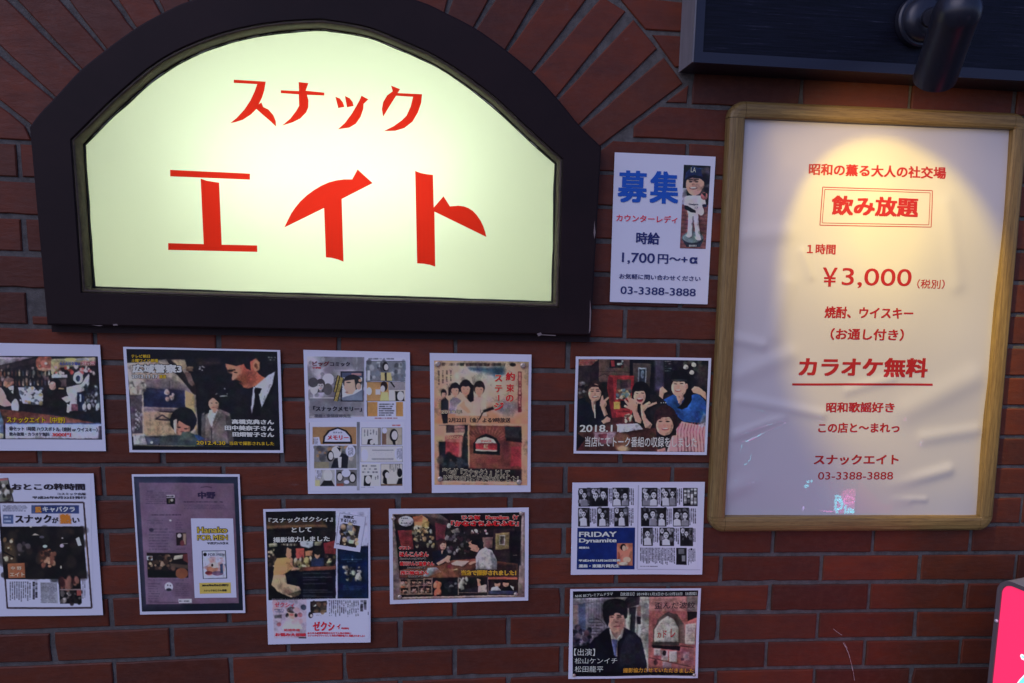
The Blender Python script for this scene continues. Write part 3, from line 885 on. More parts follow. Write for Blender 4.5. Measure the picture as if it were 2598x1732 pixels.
# recruitment notice
s = Sheet('flyer', 1540, 380, 3.92, [(75, 25), (1078, 68), (998, 1535), (25, 1510)], (118, 117, 150), 'white notice with large blue characters and a ballplayer figurine photo beside the arched sign', 'flyer', FG, seed=1)
p = Pic(715, 145, 1030, 990, 110, (22, 22, 34))
p.r(900, 180, 960, 300, (40, 62, 120)); p.r(745, 380, 790, 560, (90, 85, 110)); p.b(940, 180, 1030, 560, 14, [(15, 15, 25), (50, 45, 60)], 20, 50, 3)
p.r(715, 545, 1010, 990, (92, 50, 56))
for k in range(11): p.l([(715, 575 + k * 40), (1020, 590 + k * 40)], 9, (58, 30, 38), .7)
p.e(852, 880, 108, 72, (58, 70, 84)); p.p([(745, 885), (960, 885), (925, 965), (790, 965)], (30, 34, 52)); p.e(852, 875, 98, 50, (74, 88, 100))
for k in range(6): p.r(815 + k * 13, 945, 822 + k * 13, 962, (140, 140, 150))
p.p([(808, 620), (905, 620), (910, 720), (932, 885), (885, 875), (862, 700), (850, 690), (842, 860), (796, 865), (805, 720)], (150, 146, 168)); p.l([(855, 660), (850, 850)], 12, (88, 84, 104))
p.e(812, 852, 24, 18, (176, 172, 190)); p.e(905, 880, 30, 17, (176, 172, 190), 20)
p.p([(770, 470), (850, 452), (930, 455), (975, 500), (985, 565), (945, 570), (925, 640), (800, 630), (790, 560), (765, 550)], (168, 162, 180)); p.e(830, 475, 60, 20, (150, 145, 165))
p.p([(770, 550), (800, 556), (885, 605), (880, 630), (830, 620), (775, 590)], (16, 16, 26)); p.e(965, 460, 36, 38, (120, 62, 66)); p.p([(940, 430), (985, 425), (975, 470)], (22, 22, 30)); p.e(970, 555, 26, 16, (24, 30, 62))
p.e(935, 610, 28, 42, (182, 178, 192))
p.e(868, 345, 84, 108, (168, 124, 116)); p.e(946, 345, 20, 38, (172, 128, 120)); p.e(905, 370, 50, 70, (136, 96, 94), 0, 40, .6); p.e(850, 280, 60, 40, (60, 40, 44), 0, 20, .5)
for x in (830, 890): p.e(x, 318, 17, 7, (35, 24, 30)); p.l([(x - 22, 298), (x + 22, 296)], 9, (36, 26, 30))
p.e(856, 350, 15, 20, (138, 92, 90)); p.e(855, 380, 38, 13, (110, 50, 54)); p.e(855, 377, 30, 8, (220, 214, 220))
p.p([(770, 300), (785, 225), (850, 160), (930, 190), (955, 290), (940, 285), (850, 262), (790, 290)], (24, 34, 82)); p.p([(762, 305), (800, 268), (870, 250), (950, 270), (965, 310), (930, 292), (850, 275), (790, 300)], (14, 18, 44))
p.noise(6, 14, 2)
s.picture([(762, 148), (1028, 160), (980, 985), (723, 978)], p)
bl_, dk = (8, 42, 118), (16, 20, 66)
s.T('募', 112, 202, 405, 520, bl_, .032); s.T('集', 430, 208, 718, 530, bl_, .032)
s.T('カウンターレディ', 92, 638, 698, 710, (150, 34, 62), .02)
s.T('時給', 290, 815, 525, 935, dk, .03)
s.T('1,700', 148, 1018, 475, 1130, dk, .012); s.T('円〜+', 505, 1035, 800, 1130, dk, .025); s.T('α', 820, 1065, 900, 1130, dk, .045)
s.T('お気軽に問い合わせください', 120, 1228, 928, 1280, dk, .02)
s.T('03-3388-3888', 132, 1355, 880, 1430, dk, .01)
s.T('LA', 832, 175, 882, 222, (205, 205, 215), .0); s.T('Dodgers', 812, 530, 905, 552, (18, 22, 54), .02); s.T('17', 872, 565, 902, 590, (18, 22, 54), .0)
s.done()

# bar scene flyer, cut by the left edge of the picture
s = Sheet('flyer', 0, 860, 4.9, [(-560, 38), (1245, 70), (1320, 1390), (-470, 1382)], (132, 135, 172), 'landscape flyer of a bartender scene with a grey caption band, cut by the left edge', 'flyer', FG, seed=2)
p = Pic(-520, 190, 1280, 1260, 330, (26, 26, 34))
p.p([(-520, 215), (420, 225), (0, 330), (-520, 420)], (120, 112, 130)); p.p([(-520, 400), (0, 320), (440, 240), (440, 300), (0, 390), (-520, 480)], (44, 40, 46))
p.e(560, 295, 112, 105, (120, 62, 50)); p.e(575, 300, 60, 50, (168, 104, 88), 0, 30, .7); p.e(575, 300, 18, 16, (235, 225, 225)); p.e(565, 375, 90, 18, (190, 150, 130), 0, 12, .6)
p.p([(640, 245), (1190, 225), (1190, 330), (760, 350), (640, 430)], (128, 120, 100)); p.r(650, 280, 745, 420, (168, 150, 90), .7, 40); p.r(820, 235, 935, 265, (176, 170, 80), .8, 10); p.t(960, 230, 1160, 268, 1, (70, 80, 140), seed=4)
p.r(1005, 275, 1190, 325, (150, 84, 100), .85, 12)
for y, sd in ((380, 1), (500, 2)):
    for k in range(26):
        x = -500 + k * 46; c = random.Random(k * 7 + sd).choice([(190, 160, 140), (140, 90, 66), (200, 195, 200), (90, 60, 50), (60, 70, 90)])
        p.r(x, y + 40 - k, x + 20, y + 95 - k, c, .8, 10); p.r(x + 5, y + 15 - k, x + 14, y + 45 - k, c, .6, 8)
p.b(-500, 330, 620, 560, 60, [(40, 34, 38), (110, 90, 90), (150, 140, 140)], 8, 22, 5, 1.4, .6)
p.b(660, 340, 1180, 440, 40, [(150, 130, 140), (170, 60, 50), (60, 50, 60), (200, 190, 200)], 10, 26, 6, 1, .8)
p.r(650, 440, 840, 480, (190, 190, 210), .9, 10); p.r(720, 490, 830, 590, (80, 66, 70)); p.e(975, 480, 60, 70, (190, 190, 210)); p.e(975, 490, 30, 40, (40, 50, 90))
p.p([(830, 600), (1010, 560), (1110, 420), (1110, 560), (1050, 640), (980, 660), (970, 880), (850, 900)], (172, 170, 190)); p.r(960, 660, 1050, 890, (22, 34, 74)); p.r(995, 690, 1012, 780, (190, 196, 220)); p.b(1040, 560, 1240, 880, 70, [(18, 24, 40), (50, 60, 80), (120, 130, 150)], 8, 22, 8, 1.3)
for x in (1050, 1110, 1215): p.e(x, 840, 24, 40, (180, 182, 200))
p.p([(-100, 640), (20, 600), (60, 660), (160, 820), (60, 840), (-60, 780)], (200, 170, 170)); p.e(120, 550, 60, 62, (172, 112, 92)); p.e(120, 505, 58, 28, (120, 96, 88)); p.p([(70, 610), (180, 560), (250, 800), (180, 840), (90, 740)], (24, 26, 32)); p.p([(105, 600), (180, 570), (170, 680)], (206, 206, 222)); p.r(130, 630, 160, 646, (16, 16, 22))
p.e(195, 830, 48, 80, (172, 182, 206)); p.e(200, 770, 24, 30, (190, 198, 220))
p.p([(230, 600), (400, 590), (540, 680), (530, 820), (290, 800)], (140, 146, 170)); p.b(250, 600, 540, 810, 50, [(190, 196, 214), (70, 80, 110), (160, 140, 90), (40, 44, 60)], 10, 26, 9)
p.e(690, 560, 76, 70, (24, 22, 28)); p.e(660, 580, 44, 52, (212, 170, 164)); p.r(725, 605, 800, 622, (190, 160, 110))
p.p([(590, 660), (700, 630), (830, 640), (880, 760), (840, 940), (560, 920), (560, 760)], (24, 23, 28)); p.p([(770, 730), (850, 705), (890, 760), (830, 790)], (196, 190, 206)); p.p([(840, 800), (890, 830), (860, 910), (835, 910)], (200, 196, 214)); p.r(890, 805, 975, 890, (120, 70, 92))
p.p([(-520, 820), (250, 890), (830, 970), (1240, 1050), (1240, 1060), (-520, 1060)], (94, 48, 40)); p.p([(830, 960), (1245, 900), (1245, 1050)], (18, 26, 40)); p.p([(-520, 900), (100, 960), (100, 1060), (-520, 1060)], (64, 36, 36), 30); p.e(700, 1010, 240, 40, (140, 92, 84), 6, 60, .6)
p.p([(-520, 850), (0, 880), (50, 1010), (50, 1240), (-520, 1240)], (92, 110, 150)); p.e(15, 1200, 30, 34, (190, 186, 170)); p.e(-150, 960, 90, 110, (150, 156, 180))
p.g(75, 1052, 1262, 1235, (132, 146, 186), (150, 150, 178)); p.r(75, 1040, 1262, 1056, (52, 66, 116)); p.g(1215, 1080, 1262, 1235, (150, 150, 178), (60, 50, 80), True); p.r(-520, 1236, 1280, 1262, (34, 28, 54))
p.r(-520, 188, 1280, 214, (22, 18, 34)); p.blur(1); p.noise(12, 16, 4)
s.picture([(-500, 204), (1217, 213), (1272, 1247), (-470, 1238)], p)
s.T('スナックエイト（中野）', 90, 958, 812, 1036, (205, 176, 30), .03, (20, 18, 22), .05)
s.T('㊙セット 1時間 ハウスボトル（焼酎 or ウイスキー）', 120, 1080, 1215, 1135, (36, 36, 52), .03, slope=.016)
s.T('飲み放題・カラオケ無料', 122, 1152, 620, 1198, (36, 36, 52), .03); s.T('3000円', 652, 1160, 886, 1208, (196, 52, 62), .03)
s.T('大人の社交場は', 745, 280, 1000, 322, (44, 54, 120), .03); s.T('スナックへ', 1020, 284, 1180, 320, (205, 190, 205), .03)
s.done()

# detective drama flyer
s = Sheet('flyer', 300, 860, 4.9, [(72, 92), (2015, 135), (2055, 1412), (142, 1405)], (142, 142, 182), 'dark flyer with a man in profile in a black tie and a beige-suited woman', 'flyer', FG, seed=3)
p = Pic(100, 105, 2030, 1390, 350, (24, 24, 34))
p.p([(130, 300), (560, 250), (830, 250), (880, 420), (960, 600), (1000, 1200), (180, 1210)], (152, 134, 128)); p.p([(100, 290), (230, 290), (260, 480), (140, 520)], (150, 140, 146))
p.p([(350, 500), (640, 480), (900, 600), (880, 660), (320, 600)], (112, 96, 108), 40); p.p([(640, 255), (830, 250), (850, 360), (700, 420)], (172, 150, 118)); p.p([(600, 255), (660, 255), (960, 560), (970, 690), (930, 680)], (44, 38, 44))
p.p([(820, 400), (900, 420), (950, 560), (900, 600)], (112, 84, 84)); p.l([(720, 400), (950, 650)], 36, (36, 30, 36)); p.p([(840, 340), (935, 340), (930, 400), (850, 395)], (120, 92, 76))
p.p([(320, 600), (830, 640), (835, 860), (320, 840)], (32, 38, 74)); p.p([(330, 600), (830, 620), (830, 680), (330, 650)], (58, 52, 86), 40, .7); p.b(590, 650, 700, 750, 9, [(196, 176, 176), (160, 130, 120)], 14, 30, 5)
p.p([(835, 640), (940, 690), (985, 1180), (840, 860)], (168, 142, 92)); p.p([(320, 845), (830, 860), (830, 1190), (330, 1190)], (172, 140, 112)); p.p([(320, 840), (830, 865), (830, 900), (320, 900)], (112, 96, 110), 30)
for x in (400, 520): p.l([(x, 900), (x + 4, 1190)], 6, (140, 110, 92), .7)
p.l([(470, 990), (550, 940), (650, 1000)], 14, (52, 44, 56)); p.l([(470, 992), (650, 1006)], 16, (52, 44, 56)); p.l([(515, 895), (690, 905)], 16, (58, 50, 60)); p.l([(640, 520), (645, 640)], 5, (60, 50, 60))
p.e(245, 590, 108, 96, (150, 138, 138)); p.b(150, 520, 330, 660, 24, [(210, 200, 200), (90, 80, 84), (120, 104, 104)], 12, 28, 7); p.p([(150, 690), (300, 690), (310, 1170), (170, 1170)], (78, 66, 82)); p.b(190, 900, 300, 1130, 20, [(120, 110, 130), (60, 50, 66)], 8, 18, 8, 1.5)
for k in range(14): p.e(226 + (k % 3) * 20, 880 + k * 18, 7, 10, (150, 146, 160))
p.p([(190, 1195), (340, 1180), (380, 1260), (370, 1320), (195, 1315)], (150, 146, 160)); p.r(235, 1200, 265, 1300, (226, 222, 230), .7, 20); p.p([(330, 1200), (470, 1220), (560, 1200), (500, 1325), (370, 1325)], (70, 74, 100)); p.e(420, 1280, 14, 16, (226, 224, 230))
# man in front, looking down
p.p([(1000, 230), (2000, 180), (2000, 1350), (1040, 1350)], (23, 24, 36)); p.p([(1280, 200), (2000, 180), (2000, 520), (1700, 560), (1400, 420)], (30, 30, 40))
p.p([(940, 215), (1270, 220), (1290, 310), (1000, 330)], (48, 40, 44), 30)
for x, y in ((1020, 350), (1050, 342), (1068, 350), (1015, 372), (1045, 385)): p.e(x, y, 12, 7, (160, 158, 170))
p.p([(1340, 300), (1620, 290), (1720, 230), (1760, 290), (1750, 380), (1720, 400), (1760, 440), (1830, 480), (1720, 580), (1610, 615), (1560, 600), (1545, 575), (1520, 545), (1545, 535), (1510, 520), (1470, 505), (1420, 505), (1415, 480), (1445, 440), (1420, 410), (1370, 400), (1350, 350)], (182, 92, 62))
p.p([(1345, 310), (1560, 345), (1540, 440), (1440, 500), (1420, 505), (1440, 440), (1370, 400)], (198, 132, 104), 40, .9); p.p([(1540, 340), (1690, 380), (1650, 560), (1560, 580), (1500, 500)], (156, 66, 44), 60, .7)
p.p([(1430, 405), (1480, 470), (1440, 505), (1416, 498), (1420, 470)], (214, 150, 122)); p.e(1395, 392, 34, 12, (40, 26, 28), 10); p.l([(1360, 395), (1460, 380)], 16, (34, 24, 26)); p.e(1455, 412, 26, 8, (40, 26, 26), 8); p.e(1530, 550, 28, 9, (120, 44, 40), 10); p.e(1470, 512, 14, 6, (80, 34, 32))
p.e(1722, 330, 44, 68, (196, 130, 96), -10); p.e(1716, 335, 22, 40, (120, 62, 44), -10); p.e(1705, 375, 16, 22, (188, 118, 88))
p.p([(1290, 215), (1500, 170), (1760, 180), (1960, 230), (1970, 390), (1820, 470), (1770, 440), (1760, 290), (1720, 225), (1640, 260), (1650, 390), (1600, 370), (1560, 310), (1470, 335), (1340, 300), (1290, 330), (1270, 280)], (24, 24, 32)); p.noise(5, 10, 9, 1290, 170, 1970, 470)
p.p([(1700, 590), (1830, 480), (1950, 400), (1920, 560), (1785, 850), (1760, 700), (1700, 620)], (184, 184, 214)); p.p([(1680, 590), (1720, 600), (1710, 700), (1665, 930), (1655, 860)], (172, 172, 200)); p.p([(1705, 605), (1790, 610), (1770, 670), (1750, 690), (1770, 950), (1680, 960), (1700, 690), (1690, 640)], (8, 10, 20)); p.p([(1830, 480), (1950, 400), (1900, 500)], (120, 120, 150), 20, .6)
# woman in a suit
p.p([(1040, 930), (1130, 880), (1270, 870), (1390, 920), (1440, 1300), (1030, 1290)], (112, 100, 104)); p.p([(1130, 885), (1240, 870), (1210, 1010), (1160, 1090), (1120, 960)], (200, 204, 226)); p.p([(1240, 880), (1290, 910), (1180, 1110), (1160, 1090)], (140, 126, 128)); p.l([(1160, 1100), (1165, 1290)], 10, (50, 44, 54)); p.p([(1330, 940), (1400, 960), (1440, 1290), (1370, 1290)], (78, 70, 76)); p.p([(1040, 940), (1090, 930), (1080, 1290), (1036, 1290)], (80, 72, 80))
p.e(1195, 770, 92, 90, (20, 18, 26)); p.p([(1110, 760), (1160, 760), (1130, 920), (1070, 940)], (20, 18, 26)); p.e(1190, 805, 62, 76, (200, 150, 136)); p.p([(1120, 780), (1180, 725), (1260, 790), (1250, 700), (1150, 690)], (20, 18, 26)); p.e(1215, 850, 40, 50, (160, 104, 96), 0, 30, .6)
for x in (1165, 1222): p.e(x, 792, 15, 6, (30, 20, 26))
p.e(1178, 852, 18, 7, (150, 62, 64)); p.e(1186, 825, 8, 12, (160, 110, 100)); p.p([(1165, 860), (1230, 860), (1215, 920), (1180, 910)], (184, 132, 120))
p.l([(1210, 690), (1230, 672)], 6, (180, 180, 190)); p.l([(1265, 708), (1360, 706)], 10, (160, 158, 172)); p.e(1325, 615, 9, 9, (150, 150, 162)); p.e(1355, 680, 8, 8, (140, 140, 150))
# boy below
p.p([(520, 1210), (700, 1190), (900, 1170), (1040, 1210), (1070, 1330), (520, 1330)], (62, 74, 84)); p.p([(940, 1190), (1010, 1195), (1075, 1240), (1000, 1260)], (48, 80, 150)); p.e(812, 1010, 165, 165, (22, 26, 38)); p.p([(700, 1010), (760, 980), (900, 1060), (890, 1160), (810, 1200), (740, 1190), (705, 1110)], (178, 116, 96)); p.p([(690, 1010), (730, 990), (720, 1180), (700, 1140)], (214, 196, 196)); p.p([(740, 960), (910, 960), (930, 1090), (880, 1080), (800, 1040), (760, 1010), (730, 1060)], (22, 26, 38))
p.e(760, 1095, 22, 9, (52, 30, 32)); p.e(840, 1115, 22, 9, (52, 30, 32)); p.e(800, 1150, 24, 10, (130, 62, 58)); p.e(790, 1120, 12, 16, (146, 88, 74)); p.p([(800, 1150), (900, 1150), (930, 1260), (760, 1250)], (84, 92, 92))
p.r(100, 105, 2030, 250, (14, 15, 30), .9, 80); p.p([(180, 1310), (1000, 1335), (2020, 1330), (2020, 1390), (170, 1390)], (10, 12, 28)); p.l([(195, 1318), (960, 1330)], 14, (150, 140, 120), .7); p.l([(960, 1330), (1420, 1330)], 8, (120, 110, 70), .6)
p.t(1870, 212, 1975, 270, 2, (190, 190, 205), seed=6); p.blur(1); p.noise(6, 14, 5)
s.picture([(112, 118), (1978, 155), (2015, 1378), (178, 1375)], p)
W, BK, YE = (188, 188, 214), (8, 8, 14), (196, 160, 44)
s.T('テレビ朝日', 175, 186, 402, 228, YE, .03, BK, .05); s.T('土曜ワイド劇場', 175, 240, 500, 284, YE, .03, BK, .05)
s.T('広域警察3', 182, 308, 790, 415, W, .05, BK, .06, slope=.008); s.T('2012.11.17', 180, 438, 498, 482, W, .03, BK, .06); s.T('放送', 512, 440, 600, 486, YE, .04, BK, .05)
s.T('高橋克典さん', 1412, 992, 1938, 1052, W, .05, BK, .04); s.T('田中美奈子さん', 1325, 1068, 1940, 1130, W, .05, BK, .04); s.T('田畑智子さん', 1422, 1148, 1940, 1208, W, .05, BK, .04)
s.T('2012.4.30', 975, 1262, 1335, 1308, YE, .02, BK, .04); s.T('当店で撮影されました', 1385, 1266, 1940, 1312, YE, .02, BK, .03)
s.done()

# comic flyer with four pages
s = Sheet('flyer', 760, 870, 4.02, [(40, 68), (1125, 93), (1143, 1528), (88, 1535)], (122, 122, 165), 'white flyer of four comic pages with ochre tinted panels, third in the upper row', 'flyer', FG, seed=4)
PW = (124, 124, 166)
p = Pic(75, 125, 670, 775, 170, (112, 108, 138))
p.noise(16, 30, 3); p.b(90, 140, 660, 740, 60, [(92, 88, 112), (126, 122, 150), (84, 80, 100)], 14, 50, 7, 1, .5)
for x0, y0, x1, y1 in ((360, 145, 580, 270), (590, 145, 655, 270), (105, 560, 655, 740)): p.r(x0, y0, x1, y1, (88, 86, 110), .6)
p.e(295, 370, 60, 60, (132, 128, 158)); p.face(215, 430, 70, 90, (134, 128, 152), (58, 54, 70), 1); p.e(290, 470, 46, 60, (72, 68, 84)); p.e(150, 470, 40, 50, (132, 128, 152)); p.e(140, 400, 50, 50, (62, 58, 74)); p.r(105, 555, 420, 562, (140, 136, 160))
p.r(420, 288, 652, 595, (26, 26, 52)); p.r(434, 302, 640, 582, (140, 140, 168)); p.r(434, 302, 640, 350, (58, 64, 104)); p.r(530, 306, 632, 330, (150, 100, 110), .8)
p.e(540, 400, 96, 80, (34, 34, 48)); p.p([(460, 385), (560, 370), (575, 470), (540, 520), (480, 520), (470, 480), (455, 460)], (150, 122, 122)); p.e(500, 400, 22, 6, (40, 32, 40)); p.e(480, 500, 18, 5, (104, 60, 66)); p.p([(430, 555), (560, 520), (645, 470), (645, 585), (434, 585)], (88, 96, 134)); p.e(604, 440, 26, 34, (144, 116, 116)); p.e(618, 380, 16, 16, (170, 130, 120))
for a_, w_ in (((430, 350, 370, 590), 46), ((400, 330, 360, 500), 30)): p.l([a_[:2], a_[2:]], w_, (24, 24, 24)); p.l([a_[:2], a_[2:]], w_ - 14, (150, 126, 58)); p.t(a_[2] - 10, a_[1], a_[0] + 16, a_[3], 22, (30, 30, 20), seed=4)
s.picture([(78, 135), (660, 142), (660, 748), (98, 765)], p, photo=0.35)
p = Pic(670, 140, 1090, 790, 130, PW)
p.t(705, 145, 1000, 175, 1, (60, 60, 80), seed=3)
p.r(680, 185, 1078, 385, (92, 94, 118)); p.b(685, 190, 1075, 380, 60, [(66, 66, 86), (126, 126, 152), (84, 92, 122), (44, 44, 60)], 8, 26, 8, 1.3, .6); p.p([(830, 300), (930, 300), (945, 384), (830, 384)], (150, 136, 96)); p.p([(868, 300), (890, 300), (890, 384), (872, 384)], (30, 28, 36)); p.e(876, 240, 30, 48, (24, 22, 30)); p.e(884, 245, 22, 32, (152, 146, 170)); p.r(695, 280, 720, 380, (148, 148, 180))
p.r(688, 395, 1078, 590, (150, 142, 160)); p.r(688, 395, 910, 590, (140, 102, 60)); p.e(710, 490, 28, 40, (150, 148, 180)); p.r(775, 470, 825, 525, (148, 144, 172)); p.e(862, 440, 36, 50, (40, 26, 28)); p.e(848, 466, 24, 34, (152, 146, 172)); p.p([(835, 500), (900, 500), (915, 590), (820, 590)], (150, 146, 100)); p.p([(905, 395), (1078, 395), (1078, 480), (905, 480)], (112, 104, 128)); p.l([(930, 395), (970, 450)], 14, (24, 22, 30)); p.p([(975, 490), (1060, 490), (1070, 590), (980, 590)], (22, 20, 28)); p.e(1030, 540, 34, 48, (152, 148, 176)); p.r(915, 480, 965, 585, (150, 146, 172))
p.r(690, 600, 795, 745, (142, 98, 44)); p.r(985, 600, 1055, 745, (142, 98, 44)); p.t(810, 612, 975, 745, 6, (40, 40, 56), seed=5, al=.8)
p.t(770, 755, 1030, 775, 1, (120, 50, 60), seed=3, al=.9); p.l([(690, 590), (692, 745)], 5, (50, 46, 60))
for y0, y1 in ((185, 385), (395, 590)): p.l([(680, y0), (1078, y0)], 4, (60, 58, 74)); p.l([(680, y1), (1078, y1)], 4, (60, 58, 74))
s.picture([(672, 145), (1085, 150), (1085, 780), (682, 785)], p, photo=0.35)
p = Pic(90, 800, 620, 1510, 150, PW)
p.l([(100, 810), (104, 1470)], 5, (76, 76, 100)); p.r(135, 855, 580, 1030, (126, 90, 58)); p.p([(235, 1025), (245, 950), (290, 890), (390, 855), (480, 890), (530, 950), (540, 1025)], (24, 20, 30)); p.p([(255, 1005), (262, 955), (310, 900), (390, 872), (465, 900), (515, 955), (520, 1005)], PW)
p.p([(140, 960), (200, 955), (222, 1050), (200, 1190), (150, 1130)], PW); p.t(140, 970, 190, 1100, 4, (40, 40, 60), True, seed=3)
p.r(150, 1045, 582, 1275, (94, 92, 108)); p.b(160, 1050, 570, 1200, 40, [(60, 58, 74), (130, 120, 130), (140, 100, 70)], 10, 30, 9, 1, .7); p.p([(430, 1120), (500, 1140), (490, 1275), (320, 1275), (350, 1190)], (26, 28, 44)); p.e(375, 1110, 50, 60, (150, 148, 176)); p.p([(380, 1060), (420, 1070), (415, 1110)], (20, 20, 26)); p.e(315, 1150, 34, 56, (20, 20, 28)); p.e(320, 1150, 24, 40, (152, 148, 174)); p.p([(390, 1160), (430, 1160), (425, 1270), (400, 1270)], (160, 158, 186)); p.e(520, 1100, 50, 60, PW); p.t(495, 1065, 550, 1150, 4, (40, 40, 60), True, seed=6); p.r(150, 1210, 300, 1275, (112, 100, 88), .8)
p.r(160, 1290, 360, 1455, (120, 118, 140)); p.e(290, 1350, 44, 60, (152, 150, 178)); p.p([(250, 1400), (330, 1400), (360, 1455), (210, 1455)], (28, 28, 36)); p.e(195, 1330, 34, 50, PW); p.t(175, 1295, 235, 1390, 4, (50, 50, 66), True, seed=8); p.r(160, 1395, 210, 1455, (146, 142, 100), .8)
p.r(375, 1290, 585, 1455, (82, 80, 96)); p.e(412, 1360, 36, 50, (20, 20, 26)); p.e(412, 1365, 26, 38, (154, 150, 178)); p.e(540, 1370, 40, 56, (20, 20, 26)); p.e(540, 1375, 28, 40, (154, 150, 178)); p.e(475, 1325, 46, 40, PW); p.r(380, 1430, 450, 1455, (120, 60, 50)); p.e(480, 1415, 28, 20, PW)
for y in (1038, 1282): p.r(135, y - 6, 590, y + 6, PW)
p.g(585, 805, 620, 1500, (84, 84, 108), (112, 112, 146))
s.picture([(92, 805), (615, 800), (612, 1500), (112, 1505)], p, photo=0.35)
p = Pic(615, 800, 1080, 1510, 140, PW)
p.t(945, 825, 1040, 850, 1, (150, 60, 70), seed=3, al=.9)
p.r(635, 862, 828, 1035, (142, 140, 166)); p.p([(690, 1030), (700, 980), (740, 975), (770, 1035)], (22, 20, 28)); p.e(740, 1010, 22, 26, (154, 150, 178)); p.t(650, 880, 800, 950, 5, (60, 60, 80), True, seed=3); p.r(800, 865, 830, 1035, (92, 84, 92), .7)
p.r(840, 862, 1045, 1035, (126, 118, 122)); p.r(845, 920, 885, 1030, (96, 70, 64)); p.e(962, 940, 42, 66, (20, 20, 28)); p.e(970, 940, 30, 46, (154, 150, 178)); p.p([(945, 980), (975, 985), (980, 1040), (955, 1035)], (20, 20, 28)); p.e(868, 890, 24, 30, PW)
p.r(625, 1050, 1050, 1210, (140, 138, 166)); p.t(720, 1070, 960, 1200, 8, (112, 110, 136), seed=4); p.r(740, 1085, 960, 1095, (104, 102, 126)); p.r(735, 1170, 960, 1190, (112, 110, 136)); p.e(1015, 1130, 46, 70, PW); p.t(990, 1075, 1045, 1190, 4, (50, 50, 70), True, seed=5); p.e(665, 1140, 36, 60, PW)
p.r(630, 1230, 820, 1455, (140, 138, 164)); p.t(640, 1235, 810, 1330, 3, (50, 50, 66), seed=6); p.p([(660, 1350), (740, 1345), (720, 1455), (655, 1455)], (20, 20, 26)); p.e(702, 1390, 30, 42, (154, 150, 178)); p.t(765, 1350, 810, 1400, 2, (40, 40, 56), True, seed=7)
p.r(830, 1230, 1048, 1450, (138, 134, 150)); p.e(880, 1330, 34, 40, (20, 20, 28)); p.p([(860, 1340), (890, 1380), (895, 1450), (850, 1420)], (20, 20, 28)); p.e(895, 1345, 22, 32, (154, 150, 178)); p.e(1022, 1320, 26, 44, (20, 20, 28)); p.p([(985, 1450), (1010, 1380), (1048, 1370), (1048, 1450)], (22, 20, 30)); p.t(915, 1235, 1030, 1310, 6, (50, 50, 66), True, seed=8); p.r(830, 1435, 1048, 1452, (92, 70, 60))
for b_ in ((635, 862, 828, 1035), (840, 862, 1045, 1035), (625, 1050, 1050, 1210), (830, 1230, 1048, 1450)): p.l([(b_[0], b_[1]), (b_[2], b_[1]), (b_[2], b_[3]), (b_[0], b_[3]), (b_[0], b_[1])], 3, (70, 68, 88))
p.t(630, 1463, 780, 1475, 1, (80, 80, 100), seed=3)
s.picture([(618, 802), (1070, 802), (1068, 1500), (622, 1502)], p, photo=0.35)
s.T('ビッグ', 132, 184, 305, 230, (60, 18, 32), .04); s.T('コミック', 312, 190, 515, 234, (22, 18, 34), .04); s.T('小学館', 132, 239, 220, 261, (112, 26, 44), .03)
s.T('「スナックメモリー」', 140, 640, 635, 692, (16, 14, 28), .04); s.T('漫画・安倍夜郎先生', 150, 720, 525, 755, (50, 48, 70), .02)
s.T('スナック', 340, 900, 435, 918, (30, 26, 40), .02); s.T('メモリー', 285, 938, 500, 984, (118, 24, 44), .035)
s.done()

# sepia drama flyer
s = Sheet('flyer', 1080, 880, 4.125, [(42, 62), (1103, 75), (1097, 1515), (65, 1525)], (108, 113, 165), 'brown toned portrait flyer with red upright title, four people and an arched sign photo', 'flyer', FG, seed=5)
p = Pic(85, 135, 1085, 1450, 240, (134, 106, 96))
p.g(85, 135, 1085, 800, (128, 110, 106), (148, 104, 84)); p.e(560, 400, 360, 220, (132, 128, 134), 0, 200, .8); p.p([(440, 210), (820, 205), (830, 290), (720, 330), (650, 300), (560, 260), (460, 240)], (34, 62, 100), 50); p.e(640, 330, 120, 60, (134, 132, 142), 20, 60, .8); p.e(860, 640, 120, 80, (74, 78, 108), 0, 90, .8); p.b(300, 260, 640, 420, 30, [(150, 144, 148), (110, 112, 124)], 20, 60, 4, 1, .4)
p.t(150, 165, 940, 200, 1, (36, 28, 36), seed=9, al=.95, fill=.9); p.e(910, 184, 32, 18, (24, 20, 28))
for x in (138, 180, 222, 264): p.t(x - 10, 245, x + 10, 400, 1, (44, 34, 40), True, .9, x, .9)
p.r(965, 255, 1002, 680, (84, 26, 36)); p.t(970, 265, 996, 670, 1, (170, 130, 130), True, .9, 3, .8)
p.p([(160, 560), (200, 520), (240, 560), (240, 660), (160, 660)], (28, 28, 44)); p.face(188, 490, 48, 70, (150, 118, 112), (26, 22, 30)); p.p([(165, 690), (235, 690), (230, 800), (180, 800)], (22, 20, 28)); p.p([(240, 420), (252, 420), (262, 500), (235, 510)], (30, 26, 34))
p.p([(250, 560), (310, 510), (370, 560), (370, 700), (240, 700)], (92, 84, 112)); p.face(308, 450, 82, 110, (160, 122, 114), (24, 20, 30))
p.p([(500, 560), (560, 500), (630, 540), (640, 720), (480, 720)], (166, 146, 150)); p.face(560, 440, 92, 120, (164, 124, 114), (30, 24, 30)); p.e(560, 372, 26, 18, (26, 22, 28)); p.l([(565, 545), (575, 700)], 10, (130, 110, 116))
